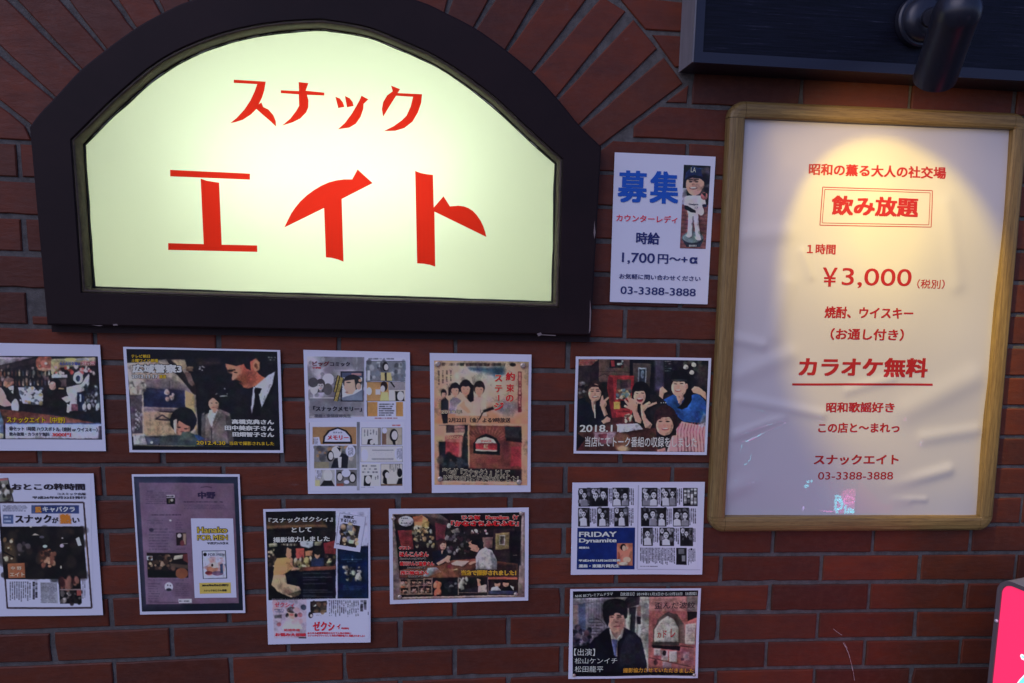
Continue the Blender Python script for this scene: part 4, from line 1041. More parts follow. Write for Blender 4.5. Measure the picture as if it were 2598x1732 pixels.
p.p([(330, 610), (400, 540), (480, 570), (500, 720), (310, 720)], (156, 136, 138)); p.p([(370, 380), (430, 345), (500, 400), (505, 560), (470, 580), (400, 500)], (20, 17, 26)); p.face(418, 435, 100, 130, (168, 128, 118), (20, 17, 26)); p.p([(350, 610), (400, 560), (415, 610), (470, 680), (440, 690), (380, 640)], (170, 130, 118)); p.l([(400, 500), (390, 560), (410, 520)], 10, (170, 150, 150))
p.p([(600, 660), (700, 620), (720, 650), (600, 690)], (26, 22, 28)); p.l([(600, 680), (560, 760)], 16, (26, 22, 28))
p.r(85, 800, 1085, 1430, (136, 106, 96)); p.p([(140, 815), (440, 815), (445, 1280), (145, 1370)], (24, 26, 40)); p.p([(130, 820), (215, 820), (210, 990), (135, 990)], (140, 110, 100)); p.r(220, 815, 300, 900, (52, 40, 50)); p.r(300, 820, 410, 900, (112, 80, 84)); p.l([(300, 860), (410, 850)], 6, (50, 40, 46))
p.p([(195, 900), (405, 895), (395, 935), (200, 940)], (164, 136, 132)); p.p([(205, 935), (390, 930), (370, 1160), (205, 1120)], (120, 36, 48)); p.p([(208, 925), (380, 920), (378, 1000), (208, 990)], (132, 70, 78)); p.p([(360, 940), (395, 940), (370, 1160), (345, 1150)], (150, 110, 112), 20, .7)
p.p([(140, 1000), (205, 1000), (205, 1130), (360, 1170), (440, 1100), (440, 1280), (150, 1370)], (22, 26, 42), 20); p.b(150, 1130, 430, 1280, 20, [(36, 44, 66), (16, 18, 30), (60, 56, 66)], 14, 40, 6)
p.p([(456, 820), (1005, 825), (1000, 1290), (460, 1285)], (96, 44, 42))
for k in range(15):
    a_ = math.radians(20 + 10 * k); p.l([(635 - math.cos(a_) * 165, 1000 - math.sin(a_) * 100), (635 - math.cos(a_) * 230, 1000 - math.sin(a_) * 175)], 4, (150, 86, 76), .8)
for k in range(9): p.l([(460, 1130 + k * 19), (880, 1128 + k * 19)], 4, (120, 64, 62), .7)
p.p([(500, 1110), (500, 1010), (530, 950), (630, 905), (740, 950), (780, 1020), (775, 1130), (560, 1120)], (20, 16, 24)); p.p([(515, 1005), (550, 960), (630, 940), (710, 965), (748, 1010)], (170, 166, 182)); p.p([(520, 1005), (750, 1005), (745, 1080), (525, 1070)], (136, 32, 40)); p.p([(522, 1070), (746, 1078), (746, 1092), (522, 1085)], (180, 172, 180))
p.p([(830, 830), (1005, 835), (1005, 960), (830, 950)], (34, 34, 46)); p.p([(840, 945), (1005, 955), (1005, 1000), (840, 980)], (20, 14, 20), 10); p.e(988, 910, 16, 40, (20, 18, 26)); p.p([(895, 1040), (1000, 1040), (1000, 1250), (885, 1245)], (116, 32, 42)); p.p([(780, 990), (880, 990), (870, 1260), (800, 1260)], (74, 34, 38), 30, .7)
p.p([(140, 1260), (1005, 1280), (1005, 1400), (170, 1400)], (30, 24, 34), 20); p.l([(160, 1405), (980, 1425)], 10, (160, 140, 140)); p.blur(1); p.noise(6, 16, 4)
s.picture([(88, 140), (1075, 150), (1062, 1445), (92, 1440)], p)
for ch, b_ in (('約', (835, 262, 932, 350)), ('束', (842, 385, 925, 468)), ('の', (838, 500, 918, 570)), ('ス', (722, 292, 798, 360)), ('テ', (725, 398, 800, 472)), ('ジ', (712, 580, 815, 662))): s.T(ch, *b_, (146, 26, 42), .03, (196, 180, 190), .05)
s.rule([(763, 500), (763, 560)], 12, (146, 26, 42), 3)
s.T('2019年', 160, 655, 378, 698, (176, 170, 184), .01, (28, 24, 34), .05); s.T('2月22日（金）よる9時放送', 238, 736, 885, 788, (20, 17, 26), .025)
s.T('SNACK', 212, 930, 352, 962, (180, 150, 150), .01); s.T('SNACK', 575, 970, 690, 992, (120, 40, 54), .01); s.T('紅', 605, 1015, 655, 1060, (200, 180, 186), .02)
s.T('当店が『スナック紅』として', 178, 1268, 878, 1338, (24, 20, 30), .01, (176, 172, 190), .06, slope=.02); s.T('ドラマの舞台に使われました！', 190, 1340, 968, 1402, (24, 20, 30), .01, (176, 172, 190), .06, slope=.01)
s.done()
for x, y in ((125, 178), (1012, 190), (150, 1378), (975, 1410)): s.tack(x, y, 26)

# four women flyer
s = Sheet('flyer', 1440, 890, 5.6, [(108, 72), (2037, 100), (1972, 1475), (85, 1455)], (150, 145, 188), 'flyer of four smiling women with a red machine, left of the oak framed poster', 'flyer', FG, seed=6)
p = Pic(110, 95, 2010, 1440, 340, (40, 30, 36))
p.p([(160, 110), (430, 115), (330, 200), (150, 205)], (128, 84, 74)); p.t(165, 120, 390, 190, 3, (150, 34, 40), seed=2, al=.95); p.r(440, 110, 880, 440, (92, 66, 62)); p.p([(600, 115), (790, 120), (790, 240), (590, 240)], (40, 28, 34)); p.p([(610, 130), (660, 130), (665, 220), (620, 220)], (150, 40, 44)); p.b(690, 130, 780, 230, 12, [(150, 150, 150), (30, 44, 40), (110, 40, 40)], 8, 22, 3); p.l([(450, 285), (880, 300)], 8, (60, 40, 40)); p.l([(440, 360), (520, 320), (600, 365)], 6, (40, 28, 32))
p.r(150, 205, 320, 700, (58, 42, 50)); p.b(150, 450, 290, 660, 24, [(112, 102, 112), (34, 26, 32), (84, 60, 60)], 10, 30, 4); p.r(310, 210, 430, 430, (44, 30, 42))
p.r(880, 110, 1260, 620, (22, 19, 30)); p.p([(925, 170), (1190, 180), (1160, 560), (930, 480)], (76, 62, 62)); p.p([(1000, 232), (1122, 238), (1112, 460), (992, 450)], (122, 122, 142)); p.p([(1018, 255), (1104, 258), (1096, 450), (1010, 445)], (44, 52, 72)); p.e(1062, 330, 26, 60, (100, 112, 136)); p.r(1240, 130, 1370, 560, (66, 58, 88), 1, 40)
p.r(1375, 110, 2010, 620, (26, 23, 34)); p.t(1380, 130, 1480, 300, 5, (120, 120, 136), seed=4); p.b(1500, 130, 1960, 420, 40, [(50, 44, 56), (34, 28, 36), (70, 56, 56), (60, 66, 66)], 14, 40, 6); p.r(1840, 200, 2000, 520, (62, 46, 46), .7, 60)
for x, y in ((1680, 228), (1790, 196), (1762, 306)): p.e(x, y, 34, 32, (196, 190, 192))
p.p([(580, 345), (945, 350), (930, 800), (900, 930), (630, 950), (560, 520)], (168, 34, 36)); p.p([(580, 345), (640, 380), (690, 940), (630, 950), (570, 540)], (124, 28, 34)); p.p([(700, 405), (900, 405), (890, 660), (680, 690)], (92, 66, 66)); p.b(690, 540, 890, 680, 30, [(150, 130, 90), (196, 170, 150), (60, 60, 74), (130, 60, 50), (90, 110, 130)], 12, 30, 8); p.p([(740, 420), (850, 415), (850, 520), (750, 540)], (58, 44, 50), 20); p.r(655, 720, 742, 825, (190, 150, 44)); p.t(665, 735, 735, 815, 4, (110, 80, 20), seed=3); p.p([(745, 705), (850, 700), (860, 810), (760, 815)], (24, 22, 30)); p.r(640, 850, 880, 870, (120, 24, 30), .7)
p.p([(130, 1170), (640, 960), (1250, 1100), (1280, 1440), (130, 1440)], (82, 44, 40)); p.p([(640, 950), (900, 930), (940, 1030), (640, 1050)], (84, 36, 40)); p.b(810, 900, 910, 1010, 20, [(190, 180, 170), (150, 60, 60), (90, 60, 50)], 10, 22, 9); p.p([(690, 1040), (1010, 1025), (1068, 1110), (740, 1160)], (160, 152, 176)); p.p([(370, 1150), (690, 1150), (660, 1320), (400, 1310)], (150, 120, 146), 30, .8); p.p([(440, 1180), (560, 1170), (540, 1310), (450, 1310)], (120, 52, 70)); p.e(770, 1280, 130, 120, (124, 78, 58), 0, 30); p.e(790, 1390, 90, 40, (180, 140, 110), 0, 20); p.p([(130, 1160), (250, 1250), (130, 1410)], (26, 20, 26))
# left woman
p.p([(140, 680), (330, 640), (480, 720), (600, 960), (520, 1060), (130, 1060)], (22, 24, 44)); p.p([(330, 700), (400, 690), (395, 950), (350, 820)], (150, 110, 106)); p.l([(380, 760), (390, 950)], 12, (196, 190, 190)); p.e(390, 560, 120, 150, (52, 34, 36)); p.p([(275, 520), (300, 480), (320, 760), (250, 700)], (46, 30, 34)); p.e(385, 590, 92, 125, (212, 156, 136)); p.p([(290, 540), (350, 460), (480, 500), (485, 590), (430, 510), (340, 510)], (52, 34, 36))
for x in (345, 425): p.e(x, 568, 22, 7, (44, 28, 30)); p.l([(x - 26, 545), (x + 26, 542)], 7, (80, 52, 48))
p.e(388, 650, 46, 16, (150, 52, 56), -6); p.e(388, 646, 38, 8, (232, 222, 224), -6); p.e(385, 606, 14, 20, (186, 122, 106))
p.p([(480, 640), (500, 620), (512, 700), (575, 650), (585, 665), (540, 720), (560, 760), (530, 800), (570, 900), (520, 930), (470, 790), (455, 770)], (206, 152, 136)); p.p([(480, 1000), (560, 930), (610, 960), (600, 1000), (510, 1040)], (200, 146, 130))
# middle woman
p.e(1040, 570, 130, 140, (18, 15, 24)); p.p([(920, 560), (1160, 560), (1180, 720), (1080, 740), (900, 740)], (18, 15, 24)); p.p([(990, 760), (1150, 740), (1190, 1000), (1100, 1100), (960, 1000)], (26, 24, 32)); p.e(1022, 640, 84, 112, (220, 166, 152)); p.p([(935, 600), (950, 500), (1100, 500), (1120, 610), (1080, 570), (960, 572)], (18, 15, 24))
for x in (985, 1062): p.e(x, 600, 20, 7, (40, 26, 30))
p.e(1025, 690, 44, 32, (146, 40, 52)); p.e(1025, 674, 36, 11, (236, 226, 226)); p.e(1020, 636, 12, 18, (192, 128, 116))
for q in ([(900, 850), (800, 700), (810, 680), (900, 770)], [(920, 830), (840, 660), (860, 655), (930, 770)], [(860, 790), (880, 660), (950, 690), (990, 760), (980, 830), (900, 830)], [(800, 790), (810, 765), (900, 800), (960, 830), (930, 850)], [(960, 780), (990, 720), (1000, 740), (985, 800)]): p.p(q, (222, 166, 148))
p.p([(890, 790), (985, 780), (990, 860), (1050, 980), (1040, 1030), (960, 1000), (920, 860)], (216, 160, 144)); p.p([(1035, 770), (1130, 750), (1140, 800), (1080, 850), (1120, 960), (1200, 1040), (1170, 1100), (1100, 1090), (1050, 930)], (214, 158, 142))
for q in ([(1060, 770), (1160, 715), (1180, 740), (1080, 790)], [(1100, 780), (1260, 720), (1270, 745), (1120, 810)], [(1035, 800), (1040, 740), (1058, 745), (1060, 810)]): p.p(q, (220, 164, 148))
# blue woman
p.p([(1360, 690), (1500, 620), (1640, 660), (1850, 600), (1960, 720), (1975, 900), (1880, 1020), (1640, 1000), (1480, 860), (1390, 720)], (22, 70, 158)); p.p([(1560, 720), (1620, 690), (1650, 660), (1600, 780)], (210, 160, 148)); p.p([(1520, 690), (1650, 800), (1640, 960), (1520, 860)], (18, 54, 126), 40, .6); p.e(1600, 420, 140, 150, (14, 13, 20)); p.p([(1690, 450), (1760, 480), (1760, 700), (1700, 800), (1620, 830), (1560, 810), (1640, 730), (1680, 620)], (16, 14, 20)); p.e(1580, 520, 104, 130, (222, 170, 156)); p.e(1690, 500, 18, 40, (204, 148, 132)); p.p([(1465, 450), (1500, 360), (1700, 380), (1720, 450), (1690, 440), (1480, 430)], (14, 13, 20)); p.r(1475, 405, 1695, 428, (50, 46, 58))
for x in (1530, 1620): p.e(x, 465, 26, 9, (40, 26, 32)); p.l([(x - 30, 440), (x + 30, 438)], 7, (60, 44, 44))
p.e(1570, 560, 44, 20, (156, 52, 60)); p.e(1570, 555, 36, 10, (236, 226, 228)); p.e(1578, 510, 14, 22, (196, 138, 124)); p.p([(1540, 630), (1640, 620), (1650, 680), (1600, 740), (1560, 700)], (212, 160, 146))
p.p([(1310, 540), (1350, 505), (1420, 575), (1370, 600), (1350, 680), (1300, 640)], (210, 158, 144)); p.p([(1760, 540), (1800, 505), (1860, 510), (1960, 590), (1965, 690), (1880, 620), (1780, 590)], (214, 160, 142))
for x in (1330, 1362, 1390): p.e(x, 735, 7, 7, (196, 196, 206))
# front woman
p.p([(1480, 1210), (1620, 1000), (1850, 1050), (1990, 1000), (1960, 1440), (1400, 1440)], (214, 156, 170))
for k in range(11):
    x = 1530 + k * 44; p.l([(x + 60, 1010 + abs(k - 5) * 4), (x + 30, 1150), (x + 40 + k * 2, 1440)], 15, (150, 66, 92), .85)
p.p([(1850, 1050), (1930, 880), (1985, 900), (1980, 1050), (1900, 1090)], (120, 120, 170), 20, .7)
p.e(1385, 960, 165, 190, (58, 30, 34)); p.p([(1240, 900), (1560, 900), (1540, 1190), (1470, 1210), (1300, 1190), (1240, 1080)], (40, 22, 28)); p.e(1378, 1060, 122, 140, (222, 160, 144)); p.p([(1250, 1010), (1290, 880), (1480, 880), (1510, 1010), (1450, 940), (1330, 945)], (58, 30, 34))
for x in (1320, 1420): p.e(x, 1000, 28, 10, (40, 24, 30)); p.l([(x - 34, 965), (x + 34, 960)], 9, (72, 42, 42))
p.e(1385, 1105, 56, 20, (170, 56, 66), -6); p.e(1385, 1099, 46, 10, (236, 226, 228), -6); p.e(1372, 1055, 18, 22, (198, 128, 112)); p.e(1310, 1065, 34, 26, (226, 142, 134), 0, 30, .6); p.e(1450, 1060, 34, 26, (226, 142, 134), 0, 30, .6); p.p([(1270, 1400), (1380, 1370), (1390, 1430), (1270, 1440)], (206, 130, 130))
p.noise(7, 14, 7)
s.picture([(147, 108), (1998, 135), (1938, 1432), (122, 1418)], p)
s.T('2018.11.5', 172, 1048, 888, 1148, (214, 208, 232), .02, slope=-.002); s.T('当店にてトーク番組の収録をしました', 248, 1212, 1832, 1358, (206, 198, 224), .012, slope=.004)
s.done()

# magazine article flyer cut by the left edge
s = Sheet('flyer', 0, 1190, 4.125, [(-150, 42), (982, 42), (1080, 1525), (-70, 1538)], (142, 146, 186), 'white magazine article flyer with a dark bar photo, lowest at the left edge', 'flyer', FG, seed=7)
p = Pic(-130, 80, 980, 1470, 250, (142, 146, 186))
p.p([(-130, 110), (90, 88), (148, 335), (-130, 360)], (26, 24, 34)); p.p([(-130, 125), (84, 100), (138, 328), (-130, 350)], (112, 112, 118)); p.b(-90, 140, 120, 300, 30, [(40, 40, 44), (170, 170, 180), (96, 100, 84), (70, 62, 60)], 12, 40, 4); p.p([(-130, 105), (85, 90), (90, 110), (-130, 135)], (150, 90, 100)); p.p([(60, 170), (90, 150), (118, 210), (85, 210)], (18, 16, 24))
p.l([(-130, 350), (20, 345), (875, 345)], 14, (48, 26, 34)); p.l([(880, 345), (962, 1445)], 16, (48, 26, 34)); p.l([(962, 1448), (85, 1450)], 16, (48, 26, 34)); p.l([(82, 1455), (-6, 360)], 14, (48, 26, 34)); p.l([(895, 640), (930, 1100)], 8, (176, 140, 120), .7)
p.t(30, 375, 315, 440, 6, (76, 82, 112), seed=4, al=.75); p.r(332, 376, 830, 462, (44, 62, 130)); p.r(332, 380, 368, 458, (70, 88, 150)); p.r(36, 475, 142, 568, (66, 90, 152)); p.t(45, 482, 135, 562, 2, (150, 160, 196), seed=3, al=.9); p.r(622, 462, 742, 568, (196, 132, 74), .35, 30)
p.p([(0, 600), (872, 598), (912, 1142), (45, 1150)], (26, 24, 28)); p.b(20, 620, 880, 1130, 70, [(32, 30, 34), (44, 38, 40), (22, 20, 24), (58, 46, 44)], 20, 60, 7, 1, .6); p.p([(40, 760), (150, 750), (180, 980), (60, 980)], (92, 72, 54), 40, .8); p.b(40, 720, 130, 970, 16, [(176, 170, 150), (120, 90, 60), (60, 44, 34)], 10, 26, 8); p.p([(410, 860), (500, 830), (580, 900), (570, 1000), (420, 980)], (84, 52, 44), 40, .8); p.b(430, 840, 580, 1020, 22, [(120, 72, 56), (160, 120, 96), (50, 34, 32)], 10, 26, 9)
p.e(325, 600, 12, 8, (190, 190, 200)); p.p([(335, 690), (370, 668), (420, 690)], (150, 140, 140)); p.e(440, 708, 26, 14, (82, 76, 100)); p.e(474, 805, 24, 16, (150, 170, 176)); p.e(650, 800, 22, 20, (150, 140, 170)); p.e(655, 720, 10, 8, (140, 136, 150)); p.l([(650, 778), (710, 776)], 6, (140, 140, 150)); p.p([(795, 725), (830, 705), (858, 795), (820, 802)], (172, 180, 198)); p.e(516, 975, 14, 16, (190, 150, 120)); p.e(524, 1010, 20, 14, (160, 110, 84)); p.e(642, 1022, 8, 16, (190, 186, 180)); p.b(190, 770, 300, 900, 16, [(60, 54, 66), (90, 80, 90), (40, 34, 38)], 12, 30, 10)
p.p([(82, 985), (262, 978), (270, 1132), (92, 1138)], (156, 92, 52)); p.l([(30, 860), (150, 920)], 12, (20, 18, 20))
p.t(100, 1175, 330, 1400, 10, (60, 62, 80), True, .7, 5); p.t(345, 1175, 400, 1380, 2, (30, 28, 40), True, .95, 6, .8); p.p([(428, 1180), (600, 1180), (612, 1398), (440, 1398)], (128, 132, 160)); p.t(430, 1185, 605, 1395, 15, (86, 90, 112), False, .8, 7)
p.p([(615, 1125), (842, 1120), (860, 1400), (635, 1402)], (24, 20, 24)); p.b(640, 1145, 820, 1230, 12, [(140, 90, 80), (60, 30, 34), (90, 60, 60)], 16, 34, 11, 1.5); p.b(640, 1270, 850, 1395, 46, [(150, 144, 150), (40, 34, 36), (90, 84, 90), (20, 18, 20)], 10, 26, 12); p.p([(805, 1262), (850, 1260), (856, 1320), (808, 1322)], (150, 70, 66)); p.r(628, 1250, 850, 1264, (130, 110, 120)); p.t(860, 1155, 900, 1400, 2, (84, 86, 110), True, .7, 8)
s.picture([(-120, 85), (950, 85), (975, 1465), (-100, 1468)], p, photo=0.4)
ND = (26, 22, 34)
s.T('おとこの粋時間', 128, 146, 893, 216, ND, .05, slope=0); s.T('コスミック出版', 602, 242, 903, 270, ND, .03, slope=0); s.T('平成26年8月22日発行', 340, 279, 905, 308, ND, .035, slope=0)
s.T('脱', 370, 388, 436, 452, (196, 132, 66), .06, slope=0); s.T('キャバクラ', 448, 388, 788, 445, (184, 192, 226), .04, slope=0); s.T('スナック', 160, 474, 540, 562, ND, .045, slope=0); s.T('が', 545, 500, 612, 562, ND, .03, slope=0); s.T('熱', 626, 466, 746, 568, (200, 124, 50), .06, slope=0); s.T('い', 760, 504, 835, 558, ND, .03, slope=0)
s.T('中 野', 118, 1012, 230, 1050, (206, 190, 186), .03, slope=0); s.T('エイト', 106, 1076, 262, 1118, (216, 200, 196), .04, slope=0)
s.done()

# mauve page flyer
s = Sheet('flyer', 320, 1190, 4.125, [(62, 50), (1190, 50), (1250, 1500), (148, 1520)], (146, 146, 186), 'mauve magazine page with navy border and a white yellow-banded card pasted on it', 'flyer', FG, seed=8)
p = Pic(78, 65, 1235, 1500, 250, (34, 42, 72))
p.g(78, 65, 1235, 1500, (40, 50, 84), (26, 31, 52)); p.p([(140, 138), (1130, 145), (1182, 1398), (212, 1412)], (112, 84, 118)); p.p([(140, 138), (500, 140), (560, 1405), (212, 1412)], (124, 100, 142), 160, .6)
TX = (80, 62, 98)
p.t(210, 235, 480, 365, 6, TX, seed=3); p.t(225, 215, 300, 240, 1, TX, seed=4); p.t(600, 330, 1085, 352, 1, (62, 44, 80), seed=5, al=.9); p.t(610, 366, 1100, 420, 3, TX, seed=6, al=.8); p.l([(780, 190), (840, 180), (900, 190)], 8, (70, 50, 84)); p.t(260, 466, 595, 486, 1, (58, 40, 74), seed=7, al=.9); p.t(225, 525, 400, 575, 3, TX, seed=8); p.t(520, 520, 600, 640, 5, TX, seed=9); p.t(240, 610, 510, 850, 8, TX, seed=10); p.e(268, 632, 24, 20, (60, 48, 84)); p.e(466, 533, 12, 10, (176, 170, 190))
p.p([(425, 268), (508, 268), (508, 298), (425, 298)], (160, 150, 176)); p.t(425, 270, 508, 296, 1, (50, 40, 60), seed=3, al=.9); p.p([(425, 300), (512, 300), (512, 364), (428, 364)], (22, 20, 28)); p.e(480, 322, 16, 16, (160, 150, 150)); p.r(445, 310, 462, 350, (92, 84, 60))
p.p([(525, 662), (630, 662), (636, 792), (532, 795)], (44, 28, 38)); p.e(560, 692, 22, 22, (196, 180, 196)); p.p([(595, 670), (630, 670), (630, 790), (600, 780)], (150, 120, 110), 14); p.e(590, 770, 22, 30, (110, 50, 60)); p.t(525, 815, 640, 840, 2, (70, 50, 86), seed=11)
p.p([(218, 872), (642, 875), (656, 1130), (230, 1130)], (34, 28, 32)); p.p([(218, 905), (278, 905), (280, 950), (220, 950)], (170, 176, 196)); p.p([(500, 905), (600, 890), (590, 930), (500, 945)], (176, 168, 156)); p.p([(600, 885), (645, 880), (652, 980), (600, 950)], (110, 50, 52)); p.e(585, 1085, 66, 56, (132, 72, 44)); p.b(230, 900, 500, 1040, 40, [(70, 50, 44), (110, 80, 64), (40, 34, 36), (150, 120, 100)], 8, 26, 7); p.e(380, 990, 18, 30, (150, 120, 104)); p.e(255, 985, 16, 14, (170, 150, 120)); p.p([(460, 980), (650, 1000), (650, 1040), (470, 1020)], (96, 76, 66), 14, .8); p.p([(230, 1050), (520, 1070), (520, 1130), (232, 1130)], (22, 26, 26), 20)
p.t(230, 1145, 640, 1165, 1, TX, seed=12); p.t(235, 1185, 360, 1390, 8, TX, seed=13); p.t(520, 1185, 680, 1330, 7, TX, seed=14); p.e(450, 1228, 44, 48, (172, 170, 200)); p.e(450, 1258, 30, 16, (52, 50, 70)); p.e(438, 1210, 8, 8, (90, 80, 100)); p.e(466, 1214, 7, 8, (90, 80, 100)); p.l([(250, 1390), (550, 1390)], 5, (76, 54, 84)); p.p([(552, 1355), (690, 1352), (692, 1395), (555, 1398)], (168, 166, 190)); p.t(560, 1362, 685, 1390, 1, (60, 56, 74), seed=15, al=.9)
s.picture([(84, 74), (1170, 76), (1226, 1472), (168, 1488)], p, photo=0.4)
s.T('中野', 750, 232, 936, 306, (34, 24, 54), .05); s.done()
cq = [(680, 512), (1122, 512), (1158, 1338), (722, 1342)]
card = s.grid('card', cq, 10, 14, None, 3, M['paper'], thick=True); s.lp = card
p = Pic(780, 835, 1070, 1155, 90, (24, 28, 48)); p.p([(803, 855), (1040, 850), (1052, 1132), (815, 1138)], (158, 160, 196)); p.e(830, 888, 18, 18, (20, 18, 30)); p.b(840, 930, 1020, 1100, 50, [(186, 140, 150), (200, 170, 180), (150, 110, 120)], 12, 34, 5, .7, .7); p.e(905, 1040, 60, 30, (176, 110, 90)); p.e(870, 1080, 40, 20, (120, 40, 54)); p.e(960, 1085, 60, 24, (110, 80, 120)); p.p([(985, 990), (1015, 985), (1020, 1080), (990, 1085)], (52, 66, 110)); p.e(930, 1000, 40, 30, (196, 186, 200)); p.e(905, 1000, 12, 16, (60, 30, 34)); p.noise(10, 12, 3)
s.picture([(795, 848), (1046, 845), (1060, 1138), (808, 1142)], p, 'cover_picture', 4, card, photo=0.4)
p = Pic(760, 1175, 1110, 1305, 40, (194, 168, 50)); s.picture([(770, 1184), (1097, 1180), (1100, 1292), (775, 1298)], p, 'band', 4, card, photo=0.4)
BK = (20, 16, 30)
s.T('Hanako', 748, 602, 1060, 662, (190, 164, 72), .02, BK, .06, layer=5); s.T('FOR MEN', 748, 686, 1064, 738, (190, 164, 72), .02, BK, .06, layer=5); s.T('マガジンハウス', 850, 756, 1072, 782, BK, .05, layer=5)
s.T('FOR MEN', 862, 874, 1030, 902, (44, 44, 66), .0, layer=5); s.T('2016年6月6日発行', 795, 1197, 1075, 1220, BK, .05, layer=5); s.T('スナックおじさん掲載', 815, 1252, 1055, 1273, BK, .03, layer=5)
s.done('lettering', card)

# counter photo flyer with navy column
s = Sheet('flyer', 660, 1280, 4.355, [(40, 40), (1215, 37), (1222, 1508), (88, 1545)], (130, 128, 174), 'flyer of a woman in yellow at a bar counter beside a navy column', 'flyer', FG, seed=9)
p = Pic(60, 60, 1205, 1050, 250, (24, 22, 30))
p.r(832, 60, 1205, 465, (130, 128, 174)); p.r(838, 465, 860, 1050, (130, 128, 174)); p.r(858, 458, 1200, 1030, (8, 26, 72)); p.r(1155, 458, 1200, 1030, (16, 36, 92), .5, 30); p.b(930, 690, 1110, 830, 44, [(60, 56, 66), (120, 110, 112), (26, 26, 40), (150, 146, 150)], 8, 22, 5); p.e(1085, 790, 30, 40, (150, 146, 156)); p.e(925, 686, 16, 12, (150, 140, 150)); p.l([(900, 604), (1125, 602)], 6, (72, 88, 140)); p.l([(960, 625), (1075, 625)], 6, (72, 88, 140)); p.l([(1018, 560), (1018, 606)], 4, (72, 88, 140)); p.e(1018, 603, 7, 7, (150, 160, 200))
for y in (900, 918, 936): p.l([(920, y), (1140 - (y - 900), y)], 4, (54, 70, 120))
p.r(60, 60, 838, 1050, (24, 21, 28)); p.p([(75, 215), (720, 210), (740, 245), (80, 262)], (112, 76, 52), 24); p.p([(90, 175), (700, 170), (720, 215), (80, 225)], (62, 44, 36), 30); p.l([(190, 308), (340, 310)], 6, (84, 72, 66)); p.r(80, 265, 835, 400, (30, 25, 31), .8, 20)
p.p([(100, 425), (190, 420), (195, 455), (105, 465)], (140, 128, 120)); 
for k in range(9): p.e(245 + k * 20, 438, 8, 14, (140, 130, 124) if k % 2 else (90, 76, 70))
p.p([(440, 400), (590, 400), (585, 460), (540, 480), (450, 455)], (132, 134, 160)); p.p([(600, 410), (690, 400), (670, 450), (600, 450)], (120, 112, 104)); p.p([(395, 480), (490, 478), (490, 590), (400, 592)], (156, 62, 54)); p.p([(500, 510), (580, 505), (580, 560), (500, 565)], (150, 96, 72)); p.p([(700, 420), (835, 390), (835, 545), (715, 540)], (108, 32, 38)); p.b(380, 590, 560, 680, 30, [(150, 130, 90), (90, 70, 50), (180, 166, 150), (60, 44, 40)], 10, 24, 7, 1.4); p.p([(565, 600), (620, 580), (700, 590), (705, 675), (560, 680)], (34, 44, 82)); p.e(632, 552, 30, 40, (150, 104, 92)); p.e(632, 530, 34, 24, (22, 18, 24)); p.b(710, 560, 830, 680, 16, [(80, 56, 50), (44, 32, 34), (180, 160, 130)], 10, 24, 8); p.b(90, 480, 190, 680, 26, [(56, 44, 46), (34, 28, 32), (140, 120, 110)], 8, 22, 9)
p.p([(430, 690), (835, 675), (835, 715), (430, 740)], (112, 58, 44)); p.p([(285, 740), (835, 715), (835, 1030), (300, 1030)], (16, 17, 34))
for y, w_ in ((755, 770), (800, 790), (828, 640), (872, 730), (942, 745), (965, 800), (998, 620), (1015, 800)): p.l([(475, y), (w_, y)], 6, (88, 86, 108), .8)
p.e(250, 520, 92, 80, (22, 19, 24)); p.p([(300, 470), (345, 490), (350, 560), (310, 600), (290, 560)], (172, 122, 100)); p.p([(190, 590), (300, 580), (350, 600), (375, 690), (280, 760), (150, 780), (160, 650)], (172, 132, 76)); p.p([(290, 620), (360, 640), (375, 690), (300, 720)], (128, 84, 52), 20, .8); p.p([(330, 560), (360, 590), (365, 680), (335, 650)], (168, 116, 92)); p.p([(370, 690), (450, 695), (430, 720), (340, 725)], (176, 124, 100))
for k in range(3): p.l([(170, 660 + k * 34), (290, 650 + k * 40)], 9, (140, 102, 58), .8)
p.p([(150, 775), (280, 765), (300, 870), (430, 900), (455, 940), (430, 1000), (340, 1020), (200, 960), (130, 880)], (170, 140, 118)); p.p([(220, 800), (260, 900), (390, 960), (320, 1000), (200, 930)], (132, 100, 84), 30, .7); p.p([(100, 900), (200, 960), (340, 1020), (300, 1045), (100, 1045)], (16, 14, 18)); p.p([(300, 985), (450, 940), (455, 980), (380, 1020)], (92, 76, 60)); p.blur(1); p.noise(6, 14, 5)
s.picture([(68, 68), (1192, 64), (1198, 1030), (94, 1052)], p)
p = Pic(125, 1030, 1210, 1480, 230, (130, 128, 174))
p.p([(138, 1038), (515, 1035), (510, 1468), (155, 1475)], (134, 120, 158)); p.e(350, 1200, 50, 62, (190, 150, 150)); p.e(350, 1160, 52, 36, (60, 44, 54)); p.e(302, 1220, 18, 26, (40, 34, 44)); p.e(398, 1220, 18, 26, (40, 34, 44)); p.e(348, 1212, 24, 12, (150, 70, 80)); p.p([(270, 1290), (340, 1255), (430, 1280), (470, 1370), (240, 1370)], (176, 170, 196)); p.b(160, 1060, 500, 1340, 40, [(160, 140, 176), (120, 108, 150), (170, 120, 140)], 10, 36, 6, 1, .5); p.e(440, 1215, 28, 26, (160, 80, 100), 0, 10, .8); p.e(480, 1130, 30, 30, (52, 60, 90), 0, 8, .9); p.t(155, 1150, 290, 1190, 2, (72, 72, 140), seed=3, al=.9); p.e(210, 1320, 24, 20, (160, 60, 80), 0, 4, .7); p.r(430, 1460, 510, 1472, (40, 30, 40)); p.p([(160, 1220), (240, 1210), (240, 1250), (160, 1255)], (44, 50, 60), 8, .6)
